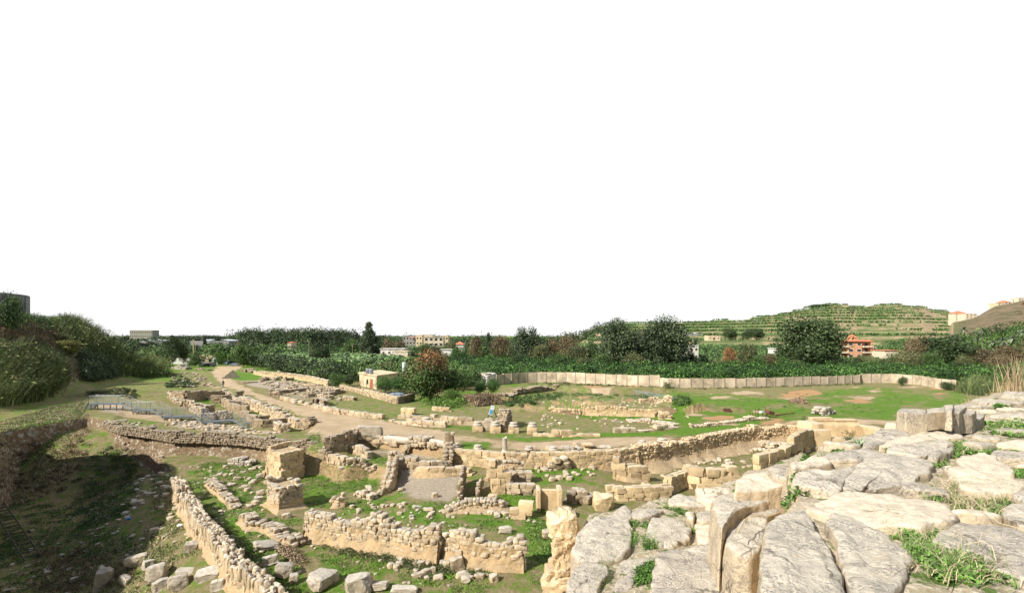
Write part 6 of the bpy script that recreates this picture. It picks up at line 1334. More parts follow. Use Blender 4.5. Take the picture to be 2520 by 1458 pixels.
bushmass('brown heap of cut branches on the green field', UU('e', [(1125, 1040), (1180, 1015), (1260, 1022), (1270, 1045)]), 22, 1.6, .8, 'drybush', 54, leaf=.10)
P = [G(*U('f', p))[:2] for p in [(1150, 1000), (1250, 940), (1350, 930), (1450, 940), (1480, 1000), (1350, 1040)]]
reeds('green reeds growing at the corner where the boundary wall ends', mass_points(P, 60, 60), 3.0, .2, 18, plume=.15, w=.05, seed=61)
g0 = D(*U('f', (1770, 1010)), 8.0); reeds('tall dry straw coloured reeds at the right end beyond the paving', mass_points([(14.5, 17.0), (18.5, 17.0), (18.5, 21), (15.0, 21)], 2, 61)*0+np.array([[30.6, 32.0], [32.0, 33.0]]), 1, .0, 2, mat='plume', plume=0, seed=62) if False else None
mb = MB(); cs = [(x, y, 8.2) for x, y in [(25.2, 25.5), (25.6, 25.9), (26.0, 25.6), (25.5, 26.3), (26.1, 26.2), (25.0, 25.1)]]
blades(mb, cs, 46, 3.2, .022, .13, tone=(.7, 1.4), rad=.30, droop=.08, seg=3)
tag(mb.obj('reeds', MAT['leaf_plume'], base=(25, 25.5, 8.2)), 'tall dry straw coloured reeds rising beyond the far end of the paving', 'reeds', kind='stuff')
mb = MB(); cs = [(x, 21+.35*math.sin(x*3), 9.2) for x in np.arange(18.6, 21.2, .2)]
blades(mb, cs, 16, 1.15, .010, .3, tone=(.7, 1.3), rad=.2, droop=.2)
tag(mb.obj('dry_grass', MAT['leaf_plume'], base=(19.8, 21, 9.2)), 'pale dry grass stalks along the far rim of the paving', 'grass', kind='stuff')
mb = MB(); P = mass_points([(17.5, 15.0), (21, 16.5), (21, 19.5), (19, 19.0), (17.6, 17)], 90, 63); blades(mb, np.column_stack([P, np.full(len(P), 10.2)]), 16, .55, .01, .7, tone=(.5, 1.2), rad=.15, droop=.3)
tag(mb.obj('grass_mound', MAT['leaf_olive'], base=(19, 17.5, 10)), 'mound of dull green grass at the right end of the paving', 'grass', kind='stuff')
# ------------------------------------------------------------------ grass on the pit floor and banks (tufts)
def turf(label, polys, n, hgt, w, mats, seed, z=-2.6, thr=-.05):
    global rng
    old = rng; rng = np.random.default_rng(seed); mb = MB()
    for r, pl in polys:
        P = np.array(DD(UU(r, pl), z)); ar = abs(np.sum(P[:, 0]*np.roll(P[:, 1], -1)-np.roll(P[:, 0], -1)*P[:, 1]))/2
        pts = mass_points(P, int(n*ar), seed); keep = fbm(pts[:, 0], pts[:, 1], 1.6, 500)+.6*fbm(pts[:, 0], pts[:, 1], 6, 501) > thr; pts = pts[keep]
        zz = height(pts[:, 0], pts[:, 1], True); c = np.column_stack([pts, zz]); m = len(c)//5
        blades(mb, c[m:], 5, hgt, w, .7, tone=(.55, 1.3), rad=.12, droop=.3, seg=2); blades(mb, c[:m], 5, hgt*1.3, w, .8, tone=(.6, 1.2), rad=.12, droop=.3, seg=2, mat=1)
    rng = old
    return tag(mb.obj('grass', [MAT[m_] for m_ in mats]), label, 'grass', kind='stuff')
PIT = [('h', [(215, 560), (450, 300), (1000, 280), (1040, 420), (1000, 560), (1000, 780), (1350, 800), (1350, 1000), (1300, 1200), (1600, 1458), (1200, 1458), (820, 1180), (660, 960), (420, 720)]),
       ('i', [(0, 300), (150, 220), (160, 300), (560, 370), (740, 380), (640, 600), (880, 620), (950, 690), (1330, 700), (1340, 920), (880, 900), (640, 780), (300, 700), (0, 680)]),
       ('i', [(0, 1100), (300, 1080), (700, 1140), (1200, 1240), (1668, 1290), (1668, 1458), (700, 1458), (300, 1300), (0, 1250)]),
       ('j', [(0, 780), (450, 640), (760, 620), (760, 760), (1000, 860), (900, 1400), (650, 1400), (650, 1060), (300, 930), (0, 920)])]
turf('short green grass growing over the pit floor', PIT, 26, .15, .026, ('grass_green', 'leaf_reed'), 71)
turf('mixed green and dry grass on the bank left of the long wall', [('h', [(0, 450), (170, 430), (250, 700), (340, 900), (420, 1100), (500, 1250), (0, 1250)]), ('g', [(0, 1000), (300, 900), (900, 1000), (1249, 1000), (1249, 1400), (600, 1458), (0, 1458)])], 16, .22, .03, ('leaf_reed', 'straw'), 72, z=-4, thr=-.12)
turf('dry and green grass on the ledge above the dark cliff', [('g', [(-100, 260), (350, 130), (600, 90), (610, 160), (480, 280), (330, 330), (-100, 380)])], 14, .3, .03, ('leaf_reed', 'straw'), 73, z=0, thr=-.2)
turf('brown roots and dry grass hanging on the dark cliff edge', [('g', [(-50, 345), (200, 335), (420, 300), (600, 210), (640, 180), (650, 230), (440, 340), (220, 375), (-50, 400)])], 12, .45, .03, ('straw', 'leaf_brown'), 74, z=-.2, thr=-.4)

bushmass('tangled brown and green undergrowth across the left hill', hb([(-100, 640), (300, 760), (560, 700), (860, 620), (1100, 600), (1300, 620), (1500, 760), (1600, 940), (1200, 960), (860, 1000), (500, 1000), (200, 900), (-100, 820)]), 420, 2.8, 1.5, 'olive', 81, leaf=.11, nl=130)
bushmass('green undergrowth over the upper slope below the skyline', hb([(-100, 400), (600, 400), (850, 450), (1100, 540), (1300, 600), (900, 640), (500, 560), (-100, 520)]), 260, 2.6, 1.6, 'mid', 82, leaf=.11, nl=130)
reeds('bright cane tufts scattered through the middle of the hill', hpoly(hb([(560, 420), (850, 480), (1000, 620), (900, 800), (700, 700), (560, 560)]), 120, 83), 3.2, .2, 18, plume=.1, w=.06, seed=84)
reeds('cane along the foot of the hill beside the shaded meadow', hpoly(hb([(300, 1050), (560, 960), (640, 1060), (560, 1160), (400, 1250), (-80, 1330), (-80, 1200)]), 120, 85), 3.4, .5, 18, plume=.05, w=.055, seed=86)

canopy('tall trees on the plain hiding the foot of the grey factory', [(-285, 350), (-250, 330), (-205, 285), (-190, 300), (-225, 345), (-280, 380)], 90, 11, 8.6, 'dark', leaf=.5, nl=300, seed=91, name='far_wood')
canopy('trees on the plain in front of the long pale greenhouse roof', [(-168, 246), (-150, 234), (-118, 236), (-118, 250), (-160, 256)], 60, 8, 7.2, 'mid', leaf=.4, nl=260, seed=92, name='far_wood')

gb = lambda pts: UU('g', pts)
bushmass('hanging brown roots and dry weeds covering the dark cliff', gb([(-60, 390), (200, 380), (420, 360), (600, 300), (640, 420), (600, 700), (420, 740), (200, 720), (-60, 740)]), 80, 1.2, .4, 'brown', 101, leaf=.07, nl=90)
bushmass('dark creeping greenery on the slope below the cliff', gb([(600, 500), (860, 380), (960, 430), (1040, 620), (900, 900), (600, 1000), (400, 940), (560, 760)]), 240, 1.7, .35, 'mid', 102, leaf=.06, nl=80)
bushmass('low green weeds on the floor of the shaded gully', gb([(-60, 820), (300, 780), (500, 900), (900, 1000), (1000, 1150), (700, 1200), (300, 1200), (-60, 1300)]), 260, 1.4, .25, 'mid', 103, leaf=.05, nl=80)
bushmass('dry brown twigs and weeds on the gully bottom', gb([(300, 1130), (700, 1150), (900, 1200), (1000, 1330), (700, 1458), (200, 1458)]), 150, 1.3, .3, 'brown', 104, leaf=.05, nl=80)
bushmass('tufts of weeds growing along the foot of the clay wall', UU('i', [(100, 1030), (400, 1090), (760, 1140), (1200, 1230), (1600, 1290), (1600, 1320), (1100, 1260), (700, 1180), (300, 1110)]), 70, .9, .3, 'olive', 105, leaf=.05, nl=70)
bushmass('weeds and dry grass beside the long narrow wall', UU('h', [(420, 660), (520, 740), (640, 880), (760, 1020), (900, 1180), (860, 1200), (700, 1040), (560, 860), (420, 720)]), 60, .8, .35, 'olive', 106, leaf=.045, nl=70)
bushmass('green weeds in the grass below the stone box', UU('j', [(640, 800), (860, 830), (900, 1000), (880, 1300), (740, 1000), (640, 900)]), 60, .9, .25, 'fresh', 107, leaf=.05, nl=80)
bushmass('dead brush on the footing beside the big tilted slab', UU('h', [(1100, 1050), (1250, 1080), (1340, 1160), (1300, 1240), (1180, 1130)]), 34, .9, .4, 'drybush', 108, leaf=.05, nl=90)

bushmass('weeds and brush growing along the foot of the boundary wall', UU('d', [(230, 772), (600, 768), (1000, 790), (1530, 808), (1530, 818), (980, 800), (585, 780), (230, 785)])+UU('e', [(300, 900), (620, 893), (620, 902), (300, 906)]), 120, .9, .35, 'olive', 110, leaf=.07, nl=50)
bushmass('grass clump and reeds against the middle of the boundary wall', UU('d', [(1580, 800), (1740, 800), (1740, 832), (1580, 825)]), 26, 1.0, 1.6, 'reed', 111, leaf=.08, nl=110)
bushmass('weeds along the right half of the boundary wall foot', UU('e', [(620, 890), (1200, 874), (1822, 850), (1822, 862), (1200, 886), (620, 900)]), 110, .9, .35, 'olive', 112, leaf=.07, nl=50)
bushmass('low clumps of weeds dotting the green field', UU('e', [(0, 940), (700, 950), (1400, 940), (2200, 900), (2200, 1120), (1000, 1180), (0, 1060)]), 90, .9, .16, 'mid', 113, leaf=.06, nl=40)
# ------------------------------------------------------------------ buildings and single things
mat_flat('concrete_wall', (.52, .43, .32), .95, var=.28, sc=.35, bump=.3)
mat_flat('concrete_stained', (.44, .365, .265), .95, var=.35, sc=.5, bump=.3)
mat_flat('concrete_post', (.33, .285, .225), .95, var=.15)
mat_flat('tank_concrete', (.17, .17, .18), .9, var=.3, sc=.5)
mat_flat('orange_plaster', (.60, .31, .18), .9, var=.10, sc=1)
mat_flat('red_tile', (.56, .19, .10), .8, var=.2, sc=3)
mat_flat('cream', (.56, .49, .37), .9, var=.2, sc=.8)
mat_flat('tan_plaster', (.56, .46, .31), .9, var=.14, sc=.8)
mat_flat('white_plaster', (.60, .585, .54), .9, var=.22, sc=.8)
mat_flat('grey_plaster', (.25, .25, .245), .9, var=.15)
mat_flat('dark_glass', (.03, .035, .045), .25, spec=.5)
mat_flat('opening_shade', (.02, .018, .015), .95)  # near-black paint for the shade inside an opening
mat_flat('steel', (.15, .18, .20), .45, metal=.35, var=.08)
mat_flat('steel_rail', (.26, .29, .31), .45, metal=.3, var=.08)
mat_flat('rust', (.12, .05, .035), .85, var=.3)
mat_flat('red_paint', (.30, .09, .05), .8)
mat_flat('plastic_sheet', (.50, .58, .60), .5, var=.15, sc=.5)
mat_flat('blue_paint', (.10, .22, .42), .6)
mat_flat('tyre', (.02, .02, .02), .9)
mat_flat('car_black', (.02, .022, .028), .3, spec=.5)
mat_flat('car_silver', (.22, .26, .30), .3, metal=.4, spec=.5)
mat_flat('car_blue', (.14, .22, .34), .3, metal=.3, spec=.5)
mat_flat('tarp', (.62, .62, .60), .8, var=.15)
mat_flat('tarp_blue', (.16, .21, .27), .8, var=.3)
mat_flat('pole_wood', (.48, .37, .20), .9)
mat_flat('pole_dark', (.07, .06, .05), .9)
mat_flat('skin', (.42, .26, .18), .7); mat_flat('navy', (.03, .05, .12), .9); mat_flat('hair', (.03, .02, .015), .9); mat_flat('dark_cloth', (.025, .028, .035), .9)
mat_flat('sign_white', (.72, .76, .80), .6); mat_flat('sign_blue', (.12, .38, .62), .6)
mat_flat('blue_litter', (.05, .22, .70), .6)
# boundary wall of concrete panels
def boundary():
    top = empty('boundary_wall', (*D(*U('d', (980, 785)), 0), 0)); tag(top, 'long boundary wall of plain concrete panels and posts along the far side of the field', 'wall'); ox = np.array(top.location)
    pts = [U('c', (1650, 722)), U('c', (1760, 712)), U('d', (30, 785)), U('d', (95, 783)), U('d', (222, 770)), U('d', (400, 764)), U('d', (585, 766)), U('d', (980, 785)), U('d', (1300, 800)), U('d', (1533, 805)), U('e', (0, 893)), U('e', (290, 893)), U('e', (620, 890)), U('e', (900, 884)), U('e', (1200, 874)), U('e', (1560, 862)), U('e', (1822, 850)), U('f', (250, 918)), U('f', (520, 916)), U('f', (700, 927)), U('f', (860, 946)), U('f', (1010, 973)), U('f', (1170, 992))]
    W = np.array(DD(pts, 0)); d = np.concatenate([[0], np.cumsum(np.hypot(*np.diff(W, axis=0).T))])
    # break in height after the tenth point
    s = 0; q = W[0]; k = 0
    while s < d[-1]-.5:
        s2 = min(s+2.75, d[-1]); a = np.array([np.interp(s, d, W[:, 0]), np.interp(s, d, W[:, 1])]); b = np.array([np.interp(s2, d, W[:, 0]), np.interp(s2, d, W[:, 1])])
        z = min(H(*a), H(*b)); hh = 2.75 if s < d[9]-1 else (2.25 if s < d[17] else 2.4)
        L = np.hypot(*(b-a)); M = Mt(a[0]-ox[0], a[1]-ox[1], z, math.atan2(b[1]-a[1], b[0]-a[0]))
        mb = MB(); mb.box((.06, -.06, -.4), (L-.06, .06, hh+rng.normal(0, .05)), M, tone=1.0); p = mb.obj('wall_panel', MAT['concrete_wall' if rng.random() < .7 else 'concrete_stained'], top)
        mb = MB(); mb.box((-.11, -.16, -.4), (.11, .12, hh+.06), M); mb.obj('post', MAT['concrete_post'], top)
        s = s2
boundary()
def place(name, label, u, y, w, d, cat, rz=0, group=None, z=None):
    g = at(u, y) if z is None else np.array([(u-CX)*y/F, y, z]); return tag(empty(name, g, rz), label, cat, group), g
def opening(par, x, z, w, h, yf, fr='cream', depth=.22, name='window', pane='dark_glass'):
    """frame proud of the wall face at y = yf (facing -y), pane sunk in it"""
    mb = MB(); t = .13
    for a, b, c, e in ((x-w/2-t, x+w/2+t, z+h, z+h+t*1.3), (x-w/2-t, x+w/2+t, z-t, z), (x-w/2-t, x-w/2, z, z+h), (x+w/2, x+w/2+t, z, z+h)): mb.box((a, yf-.10, c), (b, yf+.02, e))
    f = mb.obj(name, MAT[fr], par); mb = MB(); mb.box((x-w/2, yf-.03, z), (x+w/2, yf-.004, z+h)); mb.obj('pane', MAT[pane], f); return f
def house(name, label, u, y, vtop, wpx, mat, nf=1, nw=2, d=6, rz=0, cat='house', group=None, roof='flat', roofmat=None, depthpx=None, ww=.9, wh=1.1, z=None, sink=1.0, door=False):
    r, g = place(name, label, u, y, 0, 0, cat, rz, group, z); w = wpx*y/F; h = CAMZ+(HZ-vtop)*y/F-g[2]; h = max(h, 2.2)
    mb = MB(); mb.box((-w/2, 0, -sink), (w/2, d, h)); mb.obj('wall', MAT[mat], r)
    mb = MB(); rm = roofmat or mat
    if roof == 'flat':
        for a, b in (((-w/2-.12, -.12, h), (w/2+.12, .12, h+.35)), ((-w/2-.12, d-.12, h), (w/2+.12, d+.12, h+.35)), ((-w/2-.12, .12, h), (-w/2+.12, d-.12, h+.35)), ((w/2-.12, .12, h), (w/2+.12, d-.12, h+.35))): mb.box(a, b)
        mb.box((-w/2+.12, .12, h+.004), (w/2-.12, d-.12, h+.06))
    elif roof == 'hip': e = .4; hh = min(w, d)*.32; mb.add([(-w/2-e, -e, h), (w/2+e, -e, h), (w/2+e, d+e, h), (-w/2-e, d+e, h), (-w*.1, d/2, h+hh), (w*.1, d/2, h+hh)], q=[(0, 1, 5, 4), (2, 3, 4, 5)], t=[(1, 2, 5), (3, 0, 4)])
    elif roof == 'slab': mb.box((-w/2-.4, -.4, h), (w/2+.4, d+.4, h+.22))
    mb.obj('roof', MAT[rm], r)
    fh = h/max(nf, 1) if h < nf*3.6 else 3.1; z0 = h-fh*nf
    for f in range(nf):
        for i in range(nw): opening(r, -w/2+w*(i+.5)/nw, z0+f*fh+fh*.32, min(ww, w/nw*.55), min(wh, fh*.45), 0)
    return r, w, h
# --- orange apartment building
def orange():
    r, g = place('apartment_building', 'orange apartment building of three floors with red pyramid roofed turret and white balconies', 2104, 236, 0, 0, 'building'); r.scale = (.84, .84, .84)
    k = .01440; X = lambda a: (a-1110)*k; Zz = lambda b: (1210-b)*k+.7
    mb = MB(); mb.box((X(830), 0, -1), (X(1375), 9, Zz(560))); mb.obj('wall', MAT['orange_plaster'], r)
    mb = MB(); mb.box((X(560), 1.6, -1), (X(830), 9, Zz(575))); mb.obj('wing', MAT['orange_plaster'], r)
    mb = MB(); mb.box((X(1375), 1.6, -1), (X(1790), 9, Zz(575))); mb.obj('wing', MAT['orange_plaster'], r)
    mb = MB(); mb.box((X(1790), .6, -1), (X(1950), 7, Zz(745))); s_ = mb.obj('side_tower', MAT['orange_plaster'], r)
    mb = MB(); mb.box((X(1860), .56, Zz(960)), (X(1950)+.04, .598, Zz(735))); mb.obj('trim', MAT['cream'], s_); mb = MB(); mb.box((X(1895), .50, Zz(920)), (X(1935), .558, Zz(800))); mb.obj('pane', MAT['dark_glass'], s_)
    mb = MB(); mb.box((X(640), -.5, Zz(560)), (X(1790), 9.5, Zz(545)));
    a, b, t = X(630), X(1800), Zz(545)
    mb.add([(a, -1.0, t), (b, -1.0, t), (b, 10, t), (a, 10, t), (a+1.2, 1.2, Zz(488)), (b-1.2, 1.2, Zz(488)), (b-1.2, 8, Zz(488)), (a+1.2, 8, Zz(488))], q=[(0, 1, 5, 4), (1, 2, 6, 5), (2, 3, 7, 6), (3, 0, 4, 7), (4, 5, 6, 7)]); mb.obj('roof', MAT['red_tile'], r)
    mb = MB(); mb.box((X(1005), .3, Zz(550)), (X(1225), 4.5, Zz(415))); tu = mb.obj('turret', MAT['orange_plaster'], r)
    mb = MB(); a, b, t = X(995), X(1235), Zz(415); mb.add([(a, 0, t), (b, 0, t), (b, 4.9, t), (a, 4.9, t), ((a+b)/2, 2.4, Zz(265))], q=[(0, 3, 2, 1)], t=[(0, 1, 4), (1, 2, 4), (2, 3, 4), (3, 0, 4)]); mb.obj('turret_roof', MAT['red_tile'], tu)
    for ys in ((600, 700), (835, 935), (1050, 1135)):
        for xs in ((885, 1020), (1205, 1335)): opening(r, X(sum(xs)/2), Zz(ys[1])+.1, (xs[1]-xs[0])*k*(1 if ys[0] == 600 else 1.2), (ys[1]-ys[0])*k*.85, 0, 'white_plaster')
    for yb in (770, 990, 1210):
        for x0, x1 in ((470, 830), (1400, 1785)):
            mb = MB(); mb.box((X(x0), -1.0, Zz(yb)-.1), (X(x1), 1.62, Zz(yb)+.1)); mb.box((X(x0), -1.0, Zz(yb)+.1), (X(x1), -.85, Zz(yb)+.8)); mb.box((X(x0), -.85, Zz(yb)+.1), (X(x0)+.15, 1.6, Zz(yb)+.8)); ba = mb.obj('balcony', MAT['cream'], r)
            xm = (x0+x1)/2+20; mb = MB(); mb.box((X(xm-55), 1.52, Zz(yb)+.15), (X(xm+55), 1.596, Zz(yb)+2.3)); mb.obj('balcony_door', MAT['dark_glass'], r)
    for x in (545, 1690, 1775):
        mb = MB(); mb.box((X(x)-.12, -.75, -1), (X(x)+.12, -.5, Zz(560))); mb.obj('column', MAT['orange_plaster'], r)
    for x in (900, 1350): mb = MB(); mb.lathe([(0, 0), (.6, 0), (.6, 1.1), (.2, 1.3), (0, 1.3)], (X(x), 4, Zz(490)), 10); mb.obj('water_tank', MAT['white_plaster'], r)
orange()
# --- flat roofed stone house
def rect_house(name, label, A, B, C, zt, mat, cat='house', roofmat='tan_plaster', over=.25):
    A, B, C = map(np.array, (A, B, C)); u_ = (B-A); v_ = (C-A); r = tag(empty(name, (A[0], A[1], 0)), label, cat)
    P = [(0, 0), tuple(v_), tuple(u_+v_), tuple(u_)]; mb = MB(); mb.prism(P, -.6, zt); mb.obj('wall', MAT[mat], r)
    c = (u_+v_)/2; P2 = [tuple(c+(np.array(p)-c)*(1+over/4)) for p in P]; mb = MB(); mb.prism(P2, zt, zt+.28, mat=0); mb.obj('roof', MAT[roofmat], r)
    return r, u_/np.linalg.norm(u_), v_/np.linalg.norm(v_)
def on_face(r, o, dr, s, z0, w, h, mat, name, out, t=.08):
    p = np.array(o)+dr*s; nx = np.array([dr[1], -dr[0]])*out; M = Mt(p[0], p[1], 0, math.atan2(dr[1], dr[0])); sgn = 1 if np.dot(nx, [math.sin(math.atan2(dr[1], dr[0])), -math.cos(math.atan2(dr[1], dr[0]))]) > 0 else -1
    mb = MB(); a, b = sorted((-.01*sgn*-1, -t*sgn)); mb.box((0, a, z0), (w, b, z0+h), M); return mb.obj(name, MAT[mat], r)
r, ul, vr = rect_house('stone_house', 'flat roofed tan stone house with a rusty red double door and rooftop water tanks', (-31.4, 119), (-38.3, 128.5), (-28.6, 128), 3.1, 'tan_plaster')
on_face(r, (0, 0), ul, 2.6, 0, 1.5, 2.3, 'red_paint', 'door', -1); on_face(r, (0, 0), ul, 5.6, .9, 1.0, 1.1, 'dark_glass', 'window', -1)
on_face(r, (0, 0), vr, 3, 1.0, 1.0, 1.0, 'dark_glass', 'window', 1)
for i, (px, py) in enumerate([(-3.6, 5.4), (-2.5, 4.2)]):
    t_, _g = None, None; e = tag(empty('water_tank', (-31.4+px, 119+py, 3.38)), ['grey water tank at the left corner of the stone house roof', 'grey water tank nearer the door on the stone house roof'][i], 'tank')
    mb = MB(); mb.lathe([(0, 0), (.5, 0), (.55, .15), (.55, 1.0), (.45, 1.15), (.15, 1.25), (0, 1.25)], (0, 0, 0), 14); mb.obj('barrel', MAT['steel_rail'], e); mb = MB(); mb.lathe([(0, 1.2), (.16, 1.2), (.16, 1.32), (0, 1.32)], (0, 0, 0), 10); mb.obj('lid', MAT['steel'], e)
e = tag(empty('water_tank', (-27.6, 131, 3.4)), 'tall white water cylinder behind the stone house roof', 'tank'); mb = MB(); mb.lathe([(0, 0), (.45, 0), (.5, .1), (.5, 2.2), (.3, 2.4), (0, 2.45)], n=14); mb.obj('barrel', MAT['plastic_sheet'], e); mb = MB(); mb.lathe([(0, 2.4), (.14, 2.4), (.14, 2.55), (0, 2.55)], n=8); mb.obj('lid', MAT['steel'], e)
def ladder(label, A, B, w, mat, n=12, r_=.03, name='ladder'):
    A, B = np.array(A, float), np.array(B, float); d = (B-A); s = np.cross(d, (0, 0, 1)); s /= np.linalg.norm(s); e = tag(empty(name, A), label, 'ladder')
    for k in (-1, 1): mb = MB(); mb.bar(s*w/2*k, d+s*w/2*k, r_); mb.obj('rail', MAT[mat], e)
    for i in range(n): f = (i+.5)/n; mb = MB(); mb.bar(d*f-s*w/2, d*f+s*w/2, r_*.7); mb.obj('rung', MAT[mat], e)
ladder('rusty ladder leaning on the stone house wall up to the roof tanks', (-36.4, 122.0, 0.1), (-35.2, 123.7, 4.2), .6, 'rust')
# --- shed with white roof
r, ul, vr = rect_house('shed', 'low concrete shed with a bright white flat roof beside two citrus trees', (*D(1199, 949, 0),), (*D(1160, 944, 0),), (*D(1219, 941, 0),), 2.3, 'white_plaster', roofmat='white_plaster')
mb = MB(); mb.prism([(-2.2, 2.0), (-.4, 1.0), (1.0, 3.0), (-1.4, 4.2)], 2.6, 3.0); mb.obj('roof_step', MAT['cream'], r)
# --- guard house, container, vehicles
r, w, h = house('guard_house', 'tan guard house with a flat parapet roof at the end of the dirt road', 501, 222, 876, 46, 'tan_plaster', 1, 3, d=4.5, rz=R(4)); 
e = tag(empty('guard_annex', at(530, 221)), 'small pale blue grey annex at the right side of the guard house', 'building'); mb = MB(); mb.box((-1.1, 0, -.5), (1.1, 4, 3.1)); mb.obj('wall', MAT['plastic_sheet'], e); mb = MB(); mb.box((-1.3, -.2, 3.1), (1.3, 4.2, 3.35)); mb.obj('roof', MAT['tan_plaster'], e); opening(e, 0, .6, .6, 1.6, 0, 'grey_plaster')
e = tag(empty('container', at(440, 226)), 'long white container with a greyish left half parked beside the guard house', 'container')
mb = MB(); mb.box((-4.7, 0, .1), (1.6, 2.4, 2.7)); mb.obj('body', MAT['tarp'], e); mb = MB(); mb.box((1.6, -.25, .1), (4.7, 2.4, 2.6)); mb.obj('end_unit', MAT['white_plaster'], e); mb = MB(); mb.box((2.6, -.28, 1.0), (4.3, -.252, 1.5)); mb.obj('vent_strip', MAT['steel'], e)
def car(label, u, y, rz, mat, name='parked_car', L=4.3):
    g = at(u, y); r = tag(empty(name, g, rz), label, 'car'); k = L/4.3; W2 = .86
    prof = [(-2.15, .35), (-2.12, .75), (-1.95, .92), (-1.25, 1.0), (-.75, 1.40), (.55, 1.46), (1.25, 1.05), (1.95, .95), (2.15, .7), (2.15, .35)]
    n = len(prof); V = []
    for yy in (-W2, W2):
        for x, z in prof: V.append((x*k, yy*(1-.18*max(0, z-.95)/.5), z))
    mb = MB(); mb.add(V, q=[(i, (i+1) % n, n+(i+1) % n, n+i) for i in range(n)], t=[(0, i+1, i) for i in range(1, n-1)]+[(n, n+i, n+i+1) for i in range(1, n-1)]); mb.obj('body', MAT[mat], r)
    for s in (-1, 1):
        mb = MB(); yy = s*(W2*.93+.012); a = [(-1.1, 1.03), (-.68, 1.34), (.48, 1.38), (1.05, 1.06)]; v = [(x*k, s*(W2*(1-.18*max(0, z-.95)/.5)+.012), z) for x, z in a]; mb.add(v, q=[(0, 1, 2, 3)]); mb.obj('side_window', MAT['dark_glass'], r)
    for x0, z0, x1, z1 in ((-1.25, 1.02, -.77, 1.39), (.58, 1.45, 1.22, 1.08)):
        mb = MB(); o_ = .015; mb.add([(x0*k-o_*2, -.72, z0+o_), (x0*k-o_*2, .72, z0+o_), (x1*k-o_*(2 if x0 < 0 else -2), .66, z1+o_), (x1*k-o_*(2 if x0 < 0 else -2), -.66, z1+o_)], q=[(0, 1, 2, 3)]); mb.obj('windscreen', MAT['dark_glass'], r)
    for x in (-1.35, 1.35):
        for s in (-1, 1): mb = MB(); mb.bar((x*k, s*.70, .33), (x*k, s*.90, .33), .33, n=14); wl = mb.obj('wheel', MAT['tyre'], r); mb = MB(); mb.bar((x*k, s*.90, .33), (x*k, s*.915, .33), .19, n=10); mb.obj('rim', MAT['steel_rail'], wl)
    for s in (-1, 1): mb = MB(); mb.box((-2.16*k, s*.6-.15, .62), (-2.10*k, s*.6+.15, .78)); mb.obj('headlight', MAT['white_plaster'], r)
    return r
car('black parked car beside the guard house, half covered by a tarp heap', 516, 207, R(-12), 'car_black')
car('silver blue car parked at the edge of the hedge under the round tree', 579, 211, R(4), 'car_silver')
car('small blue car standing alone in the shade of the yard', 563, 222, R(75), 'car_blue', L=3.8)
def lump(name, label, cat, loc, size, mat, seed=0, n=12, amp=.18):
    V, Q = rough_block(n, .75, amp, seed); V = V*np.array(size); V[:, 2] = np.maximum(V[:, 2], -size[2]*.4)+size[2]*.4; mb = MB(); mb.add(V, q=Q); o = mb.obj(name, MAT[mat], smooth=True); o.location = loc; return tag(o, label, cat)
lump('tarp_heap', 'white tarp draped over a heap beside the black car', 'tarp', at(497, 208), (3.4, 2.6, 2.3), 'tarp', 3)
lump('covered_car', 'car under a crumpled dark blue cover in the garden of the stone house', 'car', G(*U('c', (690, 850))), (3.6, 1.8, 1.4), 'tarp_blue', 4)
lump('timber_heap', 'heap of brown timber and stones behind the container', 'heap', at(473, 220), (3.5, 2, 1.8), 'pole_dark', 5, amp=.3)
